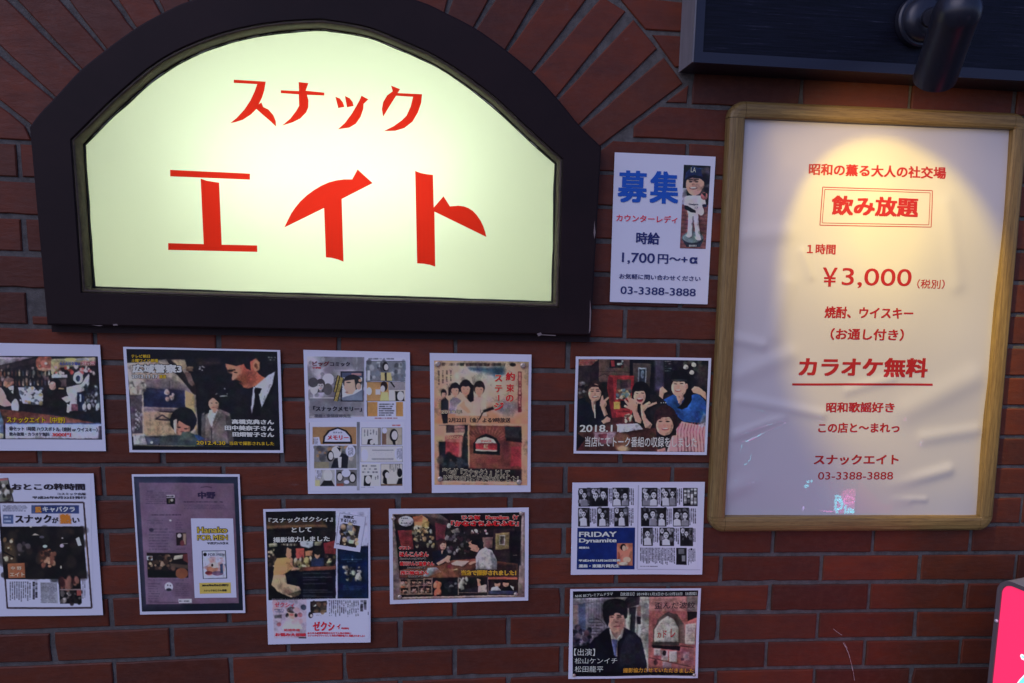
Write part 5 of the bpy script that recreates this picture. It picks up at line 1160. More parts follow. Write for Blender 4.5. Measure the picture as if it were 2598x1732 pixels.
p.p([(555, 1068), (738, 1062), (735, 1190), (560, 1196)], (48, 38, 40)); p.e(602, 1108, 22, 14, (170, 176, 180)); p.b(570, 1080, 730, 1185, 24, [(90, 64, 54), (60, 48, 46), (34, 30, 32)], 10, 26, 8); p.e(560, 1215, 26, 34, (40, 34, 44)); p.e(566, 1222, 14, 16, (150, 140, 160)); p.t(620, 1205, 740, 1225, 2, (90, 88, 116), seed=9)
p.t(755, 1055, 1095, 1235, 15, (62, 60, 84), True, .85, 10); p.t(1105, 1050, 1180, 1180, 2, (24, 20, 34), True, 1, 11, .8); p.t(1190, 1180, 1205, 1215, 1, (40, 36, 50), True, .9, 3)
p.t(900, 1345, 985, 1372, 1, (160, 40, 60), seed=4, al=.9)
s.picture([(130, 1035), (1200, 1032), (1204, 1470), (140, 1478)], p)
W = (176, 174, 206)
s.T('『スナックゼクシィ』', 98, 136, 805, 194, W, .03); s.T('として', 350, 246, 570, 302, W, .035); s.T('撮影協力しました', 148, 352, 770, 412, W, .035)
RD = (146, 22, 44)
s.T('ゼクシ', 582, 1285, 822, 1388, RD, .04, slope=0); s.T('ィ', 848, 1312, 888, 1368, RD, .03, slope=0); s.T('12月号', 905, 1348, 985, 1370, RD, .02, slope=0)
s.T('あらゆる結婚情報誌のなかで人気の特集に', 525, 1402, 1010, 1424, RD, .035, slope=-.008); s.T('スナックゼクシィとして当店が撮影協力し掲載されました！', 527, 1428, 1158, 1452, RD, .035, slope=-.008)
s.T('ゼクシィ', 162, 1072, 378, 1128, (150, 46, 80), .02, slope=0); s.T('結婚準備', 265, 1366, 440, 1394, (170, 60, 84), .03, slope=0); s.T('お悩み大相談', 166, 1412, 510, 1450, (164, 34, 60), .05, slope=0)
s.done()
mq = [(882, 78), (1172, 128), (1105, 520), (815, 475)]
mini = s.grid('pasted_sheet', mq, 8, 10, None, 3, M['paper'], thick=True); s.lp = mini
p = Pic(830, 85, 1175, 515, 90, (130, 128, 174)); p.l([(882, 84), (1168, 130)], 3, (66, 62, 86)); p.l([(1168, 130), (1130, 400)], 3, (80, 76, 100)); p.l([(880, 84), (838, 420)], 3, (80, 76, 100)); p.p([(915, 200), (1105, 232), (1062, 468), (878, 440)], (40, 34, 38)); p.b(905, 225, 1070, 440, 46, [(150, 120, 100), (92, 92, 130), (60, 48, 46), (180, 160, 140), (30, 26, 30)], 12, 30, 6); p.p([(960, 215), (1030, 225), (1015, 290), (950, 280)], (96, 100, 140), 14, .8); p.p([(985, 380), (1040, 390), (1030, 430), (980, 420)], (160, 166, 160)); p.t(845, 415, 875, 440, 1, (60, 56, 76), seed=3)
s.picture([(880, 82), (1168, 130), (1102, 512), (820, 470)], p, 'cover_picture', 4, mini)
s.T('同棲式', 925, 108, 1035, 142, (34, 30, 46), .04, slope=.1, layer=5); s.T('するTんだ！', 890, 140, 1062, 178, (34, 30, 46), .03, slope=.16, layer=5); s.done('lettering', mini)

# counter conversation flyer
s = Sheet('flyer', 980, 1280, 6.03, [(40, 62), (2180, 42), (2170, 1462), (58, 1512)], (142, 142, 190), 'landscape flyer with red outlined lettering over a man in a white shirt at a counter', 'flyer', FG, seed=10)
p = Pic(90, 100, 2125, 1450, 350, (120, 100, 112))
p.g(90, 100, 2125, 1450, (126, 108, 118), (110, 88, 96)); p.p([(115, 150), (2075, 110), (2010, 1370), (235, 1410)], (34, 24, 32)); p.p([(150, 160), (800, 130), (960, 240), (880, 250), (560, 170)], (96, 76, 80)); p.p([(560, 165), (950, 240), (1000, 400), (560, 260)], (58, 42, 46), 30)
p.p([(415, 200), (540, 150), (640, 220), (640, 330), (560, 380), (430, 360)], (168, 120, 72)); p.p([(400, 180), (560, 160), (560, 260), (420, 260)], (150, 78, 52)); p.b(400, 330, 660, 420, 40, [(190, 160, 120), (120, 92, 66), (60, 48, 40), (200, 190, 180)], 10, 24, 3, 1.4); p.b(560, 220, 640, 320, 10, [(200, 170, 96), (150, 120, 60)], 14, 30, 4)
p.e(300, 250, 118, 78, (176, 172, 200)); p.r(115, 160, 200, 290, (52, 30, 36), .7, 20); p.p([(175, 395), (390, 385), (420, 680), (240, 690)], (124, 40, 44)); p.t(190, 400, 390, 600, 8, (90, 28, 36), seed=4); p.b(410, 430, 720, 640, 46, [(58, 52, 50), (120, 112, 104), (36, 30, 34), (150, 120, 80)], 12, 32, 5); p.p([(750, 270), (910, 310), (900, 520), (760, 540)], (100, 38, 50)); p.r(760, 540, 900, 690, (52, 34, 44)); p.e(680, 400, 20, 34, (140, 136, 144)); p.e(675, 565, 26, 26, (120, 116, 120))
p.b(920, 400, 1260, 740, 70, [(44, 36, 46), (26, 22, 30), (84, 74, 90), (66, 40, 56), (120, 112, 124)], 12, 36, 6); p.e(960, 320, 30, 40, (170, 160, 170)); p.p([(990, 390), (1100, 350), (1130, 420), (1010, 430)], (112, 100, 106)); p.p([(1290, 370), (1640, 360), (1620, 460), (1300, 470)], (40, 28, 40)); p.b(1300, 380, 1540, 450, 14, [(150, 100, 130), (170, 166, 180), (84, 64, 70)], 10, 26, 7); p.p([(1470, 500), (1630, 490), (1620, 660), (1490, 660)], (110, 78, 78)); p.p([(1640, 370), (1960, 360), (1940, 900), (1640, 900)], (52, 34, 44)); p.p([(1670, 440), (1885, 415), (1875, 670), (1670, 690)], (128, 108, 70)); p.p([(1730, 460), (1818, 458), (1812, 615), (1728, 615)], (150, 140, 140)); p.p([(1745, 478), (1800, 478), (1796, 600), (1745, 600)], (84, 66, 66)); p.r(1890, 400, 2060, 920, (24, 18, 30), .9, 30); p.l([(1940, 768), (2000, 768)], 8, (110, 100, 110))
p.p([(660, 900), (1000, 850), (1400, 820), (2010, 900), (2010, 1110), (200, 1110), (200, 1000)], (108, 60, 46)); p.p([(1380, 930), (2010, 900), (2010, 1110), (1100, 1110)], (44, 28, 34), 60, .8); p.p([(640, 960), (760, 950), (850, 1020), (640, 1100), (560, 1090)], (124, 126, 150)); p.p([(990, 890), (1080, 855), (1270, 860), (1180, 940), (1010, 915)], (176, 152, 150)); p.p([(930, 920), (990, 920), (985, 970), (930, 965)], (110, 36, 44)); p.l([(960, 1010), (1090, 980)], 16, (172, 140, 110)); p.e(990, 1000, 44, 20, (160, 120, 84)); p.p([(770, 990), (1000, 960), (1100, 1100), (640, 1110)], (134, 76, 52), 40, .7)
p.p([(700, 720), (780, 690), (930, 700), (960, 800), (880, 900), (760, 930), (720, 860)], (26, 28, 50)); p.e(855, 600, 70, 90, (60, 34, 38)); p.e(870, 620, 46, 64, (206, 156, 144)); p.p([(810, 620), (830, 550), (900, 560), (905, 600), (860, 580)], (60, 34, 38)); p.e(855, 612, 8, 4, (40, 24, 28)); p.e(888, 612, 8, 4, (40, 24, 28)); p.e(874, 655, 16, 5, (150, 60, 64)); p.p([(840, 700), (880, 690), (850, 760)], (196, 146, 134)); p.p([(770, 890), (900, 810), (940, 770), (985, 780), (980, 830), (920, 860), (800, 920)], (206, 160, 146)); p.e(945, 860, 30, 22, (200, 150, 136))
p.p([(1370, 800), (1420, 700), (1520, 650), (1620, 700), (1690, 840), (1690, 990), (1370, 990)], (150, 142, 156)); p.p([(1600, 720), (1690, 860), (1690, 990), (1620, 990)], (104, 96, 116), 30, .8); p.p([(1370, 950), (1410, 850), (1430, 990), (1370, 990)], (112, 106, 124), 10, .7); p.p([(1255, 580), (1300, 550), (1400, 560), (1440, 640), (1400, 720), (1330, 710), (1290, 690), (1300, 660), (1260, 640), (1270, 610)], (196, 138, 122)); p.p([(1290, 570), (1340, 530), (1440, 520), (1490, 580), (1480, 650), (1420, 670), (1390, 620), (1310, 600)], (24, 19, 26)); p.e(1385, 640, 14, 22, (184, 124, 110)); p.e(1285, 610, 8, 5, (40, 24, 26)); p.p([(1260, 900), (1300, 870), (1370, 865), (1370, 890), (1290, 915)], (200, 150, 132))
for a_ in ((205, 1125, 340, 1370), (340, 1130, 570, 1370), (570, 1120, 700, 1370)): p.r(*a_, (130, 98, 92))
for x0, y0, x1, y1, sd in ((225, 1135, 325, 1215, 1), (225, 1265, 335, 1350, 2), (370, 1140, 470, 1225, 3), (478, 1140, 565, 1225, 4), (370, 1250, 485, 1345, 5), (495, 1240, 570, 1340, 6), (585, 1140, 690, 1220, 7), (580, 1240, 690, 1350, 8)):
    p.r(x0, y0, x1, y1, (36, 24, 28)); p.e((x0 + x1) / 2, y0 + 34, 24, 30, (186, 138, 122)); p.e((x0 + x1) / 2, y0 + 16, 28, 20, (30, 22, 26)); p.b(x0 + 10, y0 + 50, x1 - 10, y1 - 8, 8, [(150, 120, 120), (60, 44, 50), (130, 80, 70)], 10, 22, sd)
p.r(225, 1235, 285, 1268, (196, 92, 60))
p.r(705, 1150, 1095, 1375, (22, 22, 34)); p.b(745, 1180, 820, 1360, 14, [(190, 104, 70), (150, 72, 54), (200, 140, 110)], 18, 34, 9, 1.4); p.b(880, 1180, 1080, 1330, 24, [(44, 44, 60), (30, 30, 44), (90, 88, 104)], 10, 28, 10); p.r(1108, 1110, 1552, 1340, (36, 28, 36)); p.b(1115, 1115, 1240, 1280, 14, [(150, 146, 150), (60, 50, 54), (30, 24, 30)], 14, 32, 11, 1.5); p.p([(1390, 1130), (1450, 1150), (1440, 1250), (1400, 1240)], (196, 140, 120)); p.e(1465, 1190, 30, 40, (24, 18, 24)); p.p([(1410, 1240), (1530, 1220), (1540, 1335), (1400, 1335)], (176, 150, 160)); p.p([(1150, 1300), (1380, 1250), (1390, 1335), (1150, 1335)], (40, 40, 54))
p.r(1560, 1105, 2010, 1370, (44, 26, 34)); p.r(1560, 1108, 2005, 1140, (176, 84, 62)); p.e(1700, 1210, 44, 52, (190, 140, 124)); p.e(1700, 1180, 48, 26, (26, 20, 26)); p.p([(1610, 1270), (1700, 1240), (1760, 1310), (1600, 1315)], (150, 146, 166)); p.e(1830, 1200, 46, 54, (186, 134, 118)); p.p([(1775, 1190), (1790, 1150), (1870, 1145), (1890, 1195)], (20, 18, 24)); p.p([(1760, 1290), (1830, 1250), (1930, 1230), (1950, 1310), (1760, 1315)], (20, 20, 28)); p.p([(1890, 1230), (1950, 1250), (1945, 1310)], (176, 172, 184)); p.r(1560, 1312, 1995, 1365, (56, 56, 96))
for x in (700, 1102, 1556): p.l([(x, 1110), (x, 1375)], 8, (150, 126, 126))
p.l([(1100, 1342), (1556, 1342)], 6, (150, 126, 126)); p.l([(235, 1400), (1990, 1372)], 10, (22, 18, 24)); p.l([(240, 1418), (2000, 1385)], 12, (150, 126, 130)); p.noise(7, 14, 8)
s.picture([(95, 140), (2120, 112), (2115, 1410), (110, 1448)], p)
RD, OW, BK = (158, 24, 34), (186, 176, 196), (16, 12, 18)
s.T('ひろ飯', 1152, 158, 1435, 222, RD, .04, OW, .07, slope=0); s.T('Kamaiken（Y', 1520, 150, 2022, 222, RD, .04, OW, .06, slope=0); s.T('「かなさちふむふむ」', 990, 240, 2025, 330, RD, .06, OW, .05, slope=-.008)
s.T('ゲスト', 195, 632, 372, 680, RD, .05, OW, .07, slope=0); s.T('ほんこんさん', 202, 716, 648, 788, RD, .05, OW, .06, slope=0); s.T('【2018.8.10放送分】', 212, 808, 605, 838, BK, .02, OW, .05, slope=0); s.T('前川けんじ監督さん', 208, 864, 730, 926, RD, .05, OW, .06, slope=0); s.T('【2018.8.17放送】', 325, 945, 595, 972, BK, .02, OW, .05, slope=0); s.T('西口敏也さん', 218, 1004, 648, 1062, RD, .05, OW, .06, slope=0); s.T('【8.24放送】', 340, 1080, 560, 1106, BK, .02, OW, .05, slope=0)
s.T('当店で撮影されました！', 1148, 1002, 1985, 1076, (200, 150, 40), .02, (186, 150, 90), .05, slope=0)
s.T('キセキの', 222, 192, 330, 214, BK, .03, slope=0); s.T('ト', 240, 230, 265, 250, BK, .03, slope=0); s.T('みーんみーん', 222, 262, 378, 290, BK, .03, slope=0); s.done()
for x, y in ((110, 205), (2062, 128), (205, 1395), (1978, 1360)): s.tack(x, y, 30)

# black and white comic flyer
s = Sheet('flyer', 1440, 1210, 6.03, [(68, 75), (2098, 72), (2048, 1478), (48, 1492)], (166, 158, 206), 'white flyer of black and white comic strips with a bright blue block', 'flyer', FG, seed=11)
PW = (166, 158, 206)
def strip(p, x0, y0, x1, y1, cells, sd):
    """one row of comic panels with upright print between the drawings"""
    q = random.Random(sd)
    for k, (a, b, kind) in enumerate(cells):
        X0, X1 = x0 + (x1 - x0) * a, x0 + (x1 - x0) * b
        w_, h_ = X1 - X0, y1 - y0
        if kind == 't': p.t(X0 + 4, y0 + 8, X1 - 4, y1 - 8, max(2, int(w_ / 24)), (46, 42, 60), True, .95, sd * 9 + k); continue
        if kind == 'k':
            p.r(X0, y0, X1, y1, (22, 20, 28)); p.t(X0 + 8, y0 + 8, X1 - 8, y1 - 8, 4, (190, 184, 214), True, 1, sd, .8); continue
        p.r(X0, y0, X1, y1, (40, 37, 48)); p.b(X0 + 14, y0 + 14, X1 - 14, y1 - 14, int(w_ / 9), [(24, 22, 30), (110, 104, 132), (84, 80, 104), (150, 144, 180)], 10, 34, sd * 5 + k)
        for z in range(max(1, int(w_ / 110))):
            hx, hy = X0 + w_ * (z + .5) / max(1, int(w_ / 110)) + q.uniform(-14, 14), y0 + h_ * q.uniform(.3, .45); r = h_ * q.uniform(.13, .19)
            p.e(hx, hy - r * .25, r * 1.02, r * 1.1, (20, 18, 26)); p.p([(hx - r * 1.2, y1 - 6), (hx - r * 1.1, hy + r * 1.7), (hx, hy + r * 1.1), (hx + r * 1.1, hy + r * 1.7), (hx + r * 1.3, y1 - 6)], q.choice([(166, 160, 196), (26, 24, 34), (130, 124, 156)])); p.e(hx, hy + r * .1, r * .78, r * .95, (168, 162, 196))
            for t_ in (-1, 1): p.e(hx + t_ * r * .3, hy + r * .05, r * .13, r * .09, (20, 18, 26)); p.l([(hx + t_ * r * .15, hy - r * .2), (hx + t_ * r * .5, hy - r * .25)], 5, (24, 22, 30))
            p.l([(hx - r * .22, hy + r * .6), (hx + r * .22, hy + r * .58)], 5, (40, 34, 46)); p.p([(hx - r * .25, hy + r * 1.1), (hx + r * .25, hy + r * 1.1), (hx, hy + r * 1.9)], (176, 170, 202))
        if q.random() < .7: p.e(X0 + 34, y0 + 46, 28, 40, (172, 166, 204)); p.t(X0 + 18, y0 + 22, X0 + 52, y0 + 72, 2, (60, 56, 76), True, .9, k)
        p.l([(X0, y0), (X1, y0), (X1, y1), (X0, y1), (X0, y0)], 7, (24, 22, 32))
p = Pic(140, 140, 1040, 770, 210, PW)
strip(p, 168, 165, 1020, 440, [(0, .21, 'p'), (.22, .52, 'p'), (.5, .6, 't'), (.61, .9, 'p'), (.9, 1, 't')], 3)
strip(p, 162, 468, 1015, 748, [(0, .2, 'p'), (.2, .33, 't'), (.34, .55, 'p'), (.55, .64, 't'), (.65, .9, 'p'), (.9, 1, 't')], 4)
s.picture([(155, 152), (1030, 152), (1020, 758), (150, 760)], p, photo=0.4)
p = Pic(1085, 140, 2010, 1400, 230, PW)
strip(p, 1140, 165, 1985, 440, [(0, .27, 'p'), (.27, .33, 't'), (.34, .62, 'p'), (.62, .73, 't'), (.74, 1, 'k')], 5)
strip(p, 1125, 470, 1970, 748, [(0, .45, 'p'), (.45, .56, 't'), (.58, .86, 'p'), (.86, 1, 't')], 6)
strip(p, 1112, 775, 1960, 1045, [(0, .07, 't'), (.05, .22, 'p'), (.22, .33, 't'), (.35, .6, 'p'), (.6, .7, 't'), (.72, .94, 'p'), (.94, 1, 't')], 7)
p.t(1105, 1080, 1640, 1335, 24, (48, 44, 64), True, .9, 8); p.p([(1658, 1078), (1815, 1078), (1812, 1332), (1655, 1330)], (26, 24, 34)); p.r(1690, 1090, 1780, 1170, (120, 116, 142), .8, 10); p.r(1740, 1190, 1795, 1280, (150, 146, 176), .8, 10); p.t(1830, 1090, 1950, 1335, 6, (60, 56, 78), True, .8, 9); p.e(1888, 1096, 14, 14, (24, 20, 30)); p.t(1100, 1352, 1420, 1372, 1, (60, 56, 78), seed=9)
s.picture([(1098, 150), (1995, 152), (1968, 1390), (1092, 1390)], p, photo=0.4)
s.rule([(1082, 120), (1062, 1400)], 16, (138, 130, 172), 1); s.rule([(1060, 1408), (2020, 1404)], 9, (138, 130, 172), 1)
p = Pic(135, 765, 1040, 1415, 200, (6, 40, 138)); p.r(752, 1008, 995, 1350, (186, 104, 82)); p.e(868, 1170, 80, 150, (206, 116, 100), 10); p.e(850, 1070, 46, 52, (36, 24, 30)); p.e(862, 1085, 28, 40, (214, 170, 156)); p.p([(880, 1030), (930, 1080), (905, 1120)], (210, 160, 146)); p.p([(820, 1150), (920, 1130), (960, 1260), (830, 1290)], (210, 120, 104)); p.e(905, 1260, 60, 44, (214, 176, 160)); p.e(850, 1320, 70, 26, (210, 186, 180)); p.e(780, 1200, 20, 60, (170, 80, 60)); p.noise(8, 16, 4, 752, 1008, 995, 1350)
s.picture([(148, 772), (1032, 770), (1022, 1408), (138, 1408)], p, photo=0.4)
W, BK = (196, 192, 226), (8, 14, 46)
s.T('FRIDAY', 172, 830, 748, 908, W, .03, BK, .04); s.T('Dynamite', 172, 932, 748, 1012, W, .035, BK, .04); s.T('講談社', 170, 1056, 330, 1090, W, .04); s.T('平成24年12月26日発売', 166, 1252, 806, 1290, W, .05, BK, .03); s.T('漫画・東陽片岡先生', 166, 1328, 790, 1380, W, .05, BK, .03)
s.done()

# man in a dark coat flyer
s = Sheet('flyer', 1430, 1480, 6.22, [(103, 85), (2165, 70), (2105, 1475), (72, 1503)], (180, 166, 214), 'flyer of a man in a dark coat beside a pink wall with an arched sign', 'flyer', FG, seed=12)
p = Pic(120, 95, 2130, 1455, 350, (132, 116, 136))
p.r(120, 190, 760, 1000, (138, 122, 146)); p.p([(230, 330), (340, 300), (350, 740), (240, 740)], (86, 92, 136), 20); p.r(150, 340, 215, 640, (150, 116, 110), .8, 20)
for k in range(9): p.l([(350 + k * 42, 240), (345 + k * 42, 840)], 7, (100, 88, 112), .7)
p.l([(150, 330), (620, 270)], 6, (84, 76, 96)); p.t(400, 540, 660, 820, 6, (66, 54, 76), seed=3, al=.8); p.b(140, 680, 420, 1000, 60, [(40, 36, 60), (66, 60, 92), (110, 84, 110), (28, 26, 44)], 14, 44, 4); p.e(360, 780, 40, 50, (150, 84, 104), 0, 20, .7); p.r(600, 380, 700, 640, (120, 104, 124), .6, 30); p.l([(500, 540), (590, 580), (640, 640)], 8, (60, 50, 66))
p.r(730, 190, 1230, 900, (140, 124, 130)); p.p([(1020, 200), (1200, 200), (1190, 330), (960, 400), (920, 320)], (60, 48, 62)); p.l([(930, 350), (1150, 210)], 60, (44, 36, 48)); p.p([(1030, 380), (1140, 360), (1120, 790), (1050, 760)], (48, 42, 56)); p.p([(980, 540), (1060, 480), (1040, 740), (980, 680)], (176, 166, 166)); p.p([(1150, 520), (1225, 520), (1215, 640), (1160, 640)], (40, 30, 40)); p.p([(1150, 370), (1230, 340), (1230, 510), (1160, 500)], (150, 100, 100)); p.r(1215, 200, 1350, 1400, (156, 144, 146)); p.b(1220, 220, 1340, 1000, 18, [(130, 118, 122), (176, 164, 164)], 20, 50, 6, 1, .6); p.e(1300, 345, 40, 46, (120, 110, 120)); p.l([(1220, 720), (1300, 690)], 6, (80, 66, 76)); p.p([(1180, 640), (1225, 640), (1215, 900), (1170, 860)], (170, 160, 170))
p.p([(1350, 195), (2110, 190), (2080, 1430), (1330, 1430)], (186, 96, 98)); p.p([(1940, 190), (2110, 190), (2110, 440), (1940, 440)], (124, 106, 116), 20, .9); p.p([(1350, 210), (1930, 200), (1930, 430), (1360, 430)], (188, 120, 122), 10, .8); p.p([(1950, 440), (2105, 440), (2100, 530), (1955, 590)], (38, 26, 34))
p.p([(1400, 940), (1410, 720), (1500, 540), (1640, 440), (1780, 480), (1900, 640), (1920, 940)], (104, 78, 80)); p.p([(1820, 640), (1900, 640), (1910, 940), (1815, 940)], (128, 92, 92)); p.p([(1425, 920), (1430, 720), (1510, 590), (1640, 500), (1740, 560), (1810, 700), (1810, 915)], (188, 172, 172)); p.p([(1400, 935), (1820, 925), (1820, 975), (1400, 970)], (92, 74, 76)); p.p([(1390, 970), (1840, 985), (1830, 1055), (1400, 1010)], (36, 24, 32)); p.l([(1840, 975), (2050, 1005)], 9, (44, 30, 36)); p.p([(1920, 640), (2085, 620), (2065, 960), (1910, 950)], (192, 168, 170)); p.t(1930, 680, 2060, 920, 6, (170, 140, 146), seed=5); p.t(1530, 605, 1700, 640, 1, (150, 130, 134), seed=6)
for x0, y0, x1, y1, c_ in ((1420, 1020, 1530, 1130, (186, 156, 166)), (1540, 1050, 1640, 1210, (176, 150, 160)), (1660, 1060, 1780, 1230, (192, 172, 178)), (1880, 1070, 1980, 1200, (190, 160, 176))): p.r(x0, y0, x1, y1, c_)
p.e(1588, 1090, 30, 44, (52, 40, 48)); p.r(1840, 1020, 2050, 1290, (150, 90, 110), .6, 30); p.e(1870, 1185, 26, 20, (96, 50, 80)); p.e(1935, 1140, 22, 30, (150, 116, 140)); p.l([(1345, 1165), (2000, 1300)], 10, (90, 46, 52)); p.p([(1560, 1220), (1700, 1250), (1690, 1390), (1560, 1390)], (160, 130, 160), 10, .8); p.e(1450, 1240, 30, 50, (110, 60, 70)); p.p([(1340, 1310), (2080, 1330), (2080, 1430), (1340, 1430)], (120, 62, 60), 40, .7)
p.p([(400, 960), (480, 860), (680, 700), (760, 690), (960, 690), (1130, 780), (1220, 870), (1310, 1250), (1310, 1440), (120, 1440), (140, 1000)], (24, 24, 46)); p.p([(880, 800), (1130, 790), (1230, 900), (1300, 1300), (880, 1320), (850, 1000)], (50, 46, 68), 60, .8); p.p([(850, 980), (960, 700), (1000, 780), (900, 1010), (850, 1400), (830, 1400)], (30, 28, 46)); p.p([(715, 710), (950, 700), (920, 850), (850, 900), (840, 1150), (770, 1100), (740, 850)], (184, 170, 170)); p.p([(755, 870), (845, 880), (825, 1160), (780, 1100)], (92, 98, 162)); p.p([(600, 780), (720, 730), (790, 1100), (760, 1200), (640, 1000)], (18, 18, 36)); p.p([(730, 700), (910, 690), (900, 790), (830, 870), (770, 800)], (166, 118, 112))
p.e(830, 600, 132, 170, (196, 136, 124)); p.e(900, 640, 70, 120, (150, 92, 88), 0, 60, .6); p.e(815, 350, 198, 112, (34, 31, 44)); p.e(720, 420, 100, 90, (34, 31, 44)); p.e(930, 410, 80, 80, (34, 31, 44)); p.p([(612, 420), (720, 330), (720, 600), (690, 680), (630, 560)], (30, 27, 40)); p.p([(900, 380), (1010, 440), (1000, 540), (965, 560), (940, 480)], (34, 31, 44)); p.p([(690, 470), (720, 380), (930, 380), (965, 480), (935, 450), (915, 478), (885, 440), (860, 470), (830, 436), (800, 474), (770, 440), (745, 482), (725, 455), (708, 500)], (34, 31, 44)); p.p([(655, 470), (700, 440), (715, 560), (700, 640), (670, 600)], (30, 27, 40)); p.l([(700, 300), (760, 270), (860, 290)], 10, (60, 56, 72), .6); p.l([(640, 400), (690, 320)], 10, (56, 52, 68), .6); p.l([(880, 320), (960, 400)], 9, (58, 54, 70), .6); p.noise(5, 12, 9, 612, 250, 1010, 560)
for x in (760, 885): p.e(x, 528, 32, 9, (44, 28, 32)); p.e(x, 540, 30, 10, (160, 104, 98), 0, 10, .7); p.l([(x - 42, 502), (x + 40, 496)], 12, (48, 32, 36))
p.e(838, 605, 28, 16, (132, 76, 74)); p.l([(838, 520), (842, 600)], 16, (176, 116, 106)); p.l([(785, 672), (890, 668)], 13, (140, 62, 66)); p.e(838, 690, 40, 10, (182, 112, 106))
p.p([(120, 95), (2130, 95), (2130, 190), (120, 230)], (20, 17, 28)); p.p([(135, 1395), (2080, 1385), (2060, 1430), (180, 1460)], (14, 14, 26)); p.blur(1); p.noise(6, 14, 3)
s.picture([(145, 118), (2118, 102), (2062, 1440), (140, 1462)], p)
W = (200, 192, 216)
s.T('NHK BSプレミアムドラマ', 178, 166, 775, 214, W, .01, slope=-.055); s.T('【放送日】2019年11月3日から12月22日（8週間）', 900, 138, 2095, 190, W, .005, slope=-.012)
s.T('歪んだ波紋', 1432, 288, 2072, 392, (44, 30, 42), .005, slope=-.012)
s.T('【出演】', 165, 1020, 492, 1132, W, .0, slope=0); s.T('松山ケンイチ', 176, 1168, 842, 1258, W, .0, slope=-.01); s.T('松田龍平', 176, 1296, 622, 1392, W, .0, slope=-.01)
s.T('撮影協力させていただきました', 936, 1325, 2040, 1398, (214, 142, 60), .02, slope=-.004)
s.T('カ', 1475, 760, 1530, 850, (150, 40, 50), .02); s.T('ド', 1570, 730, 1620, 850, (150, 40, 50), .02); s.T('レ', 1685, 705, 1760, 845, (150, 40, 50), .02)
s.done()
for x, y in ((160, 1440), (2045, 1420)): s.tack(x, y, 26)

# ------------------------------------------------------------------ oak frame with the price poster
SH = -0.007
ci = [at(1891, 298.5, -0.02), at(2572.5, 327, -0.02), at(2486, 1310, -0.02), at(1839.6, 1312, -0.02)]
ci = [np.array([p[0], p[2]]) for p in ci]
cen = sum(ci) / 4
pf = empty('poster_frame', (cen[0], 0, cen[1]), 'price poster with red lettering in a round-cornered oak frame lit by the spotlight', 'framed poster')
WID = 0.034
PROF = [(1.0, 0.0), (1.0, -0.014), (0.93, -0.019), (0.8, -0.0225), (0.55, -0.024), (0.25, -0.0235), (0.08, -0.022), (0.0, -0.019), (0.0, -0.002)]
nrmls = []
for a, b in zip(ci, ci[1:] + ci[:1]):
    d = (b - a) / np.linalg.norm(b - a)
    nrmls.append(np.array([-d[1], d[0]]))
for i in range(4):
    a, b, n = ci[i], ci[(i + 1) % 4], nrmls[i]
    d = (b - a) / np.linalg.norm(b - a)
    V, Fc = [], []
    N = 30
    for k in range(N):
        p = a + d * 0.0005 + (b - a - d * 0.001) * k / (N - 1)
        for t, y in PROF: V.append((p[0] + n[0] * t * WID, y, p[1] + n[1] * t * WID))
    m = len(PROF)
    for k in range(N - 1):
        for q in range(m - 1): Fc.append((k * m + q, k * m + q + 1, (k + 1) * m + q + 1, (k + 1) * m + q))
    Fc += [tuple(range(m)), tuple(range((N - 1) * m + m - 1, (N - 1) * m - 1, -1))]
    mesh_obj('rail', V, Fc, M['oak_h' if i % 2 == 0 else 'oak_v'], pf)
    # corner piece at b, between this rail and the next
    n2 = nrmls[(i + 1) % 4]
    a0 = math.atan2(n[1], n[0]); a1 = math.atan2(n2[1], n2[0])
    while a1 > a0 + math.pi: a1 -= 2 * math.pi
    while a1 < a0 - math.pi: a1 += 2 * math.pi
    V, Fc = [], []
    N = 14
    for k in range(N):
        an = a0 + (a1 - a0) * (0.012 + 0.976 * k / (N - 1))
        for t, y in PROF[:-1]: V.append((b[0] + math.cos(an) * max(t, 0.004) * WID, y, b[1] + math.sin(an) * max(t, 0.004) * WID))
    m = len(PROF) - 1
    for k in range(N - 1):
        for q in range(m - 1): Fc.append((k * m + q, k * m + q + 1, (k + 1) * m + q + 1, (k + 1) * m + q))
    Fc += [tuple(range(m)), tuple(range((N - 1) * m + m - 1, (N - 1) * m - 1, -1))]
    mesh_obj('corner_piece', V, Fc, M['oak_h'], pf, smooth=False)
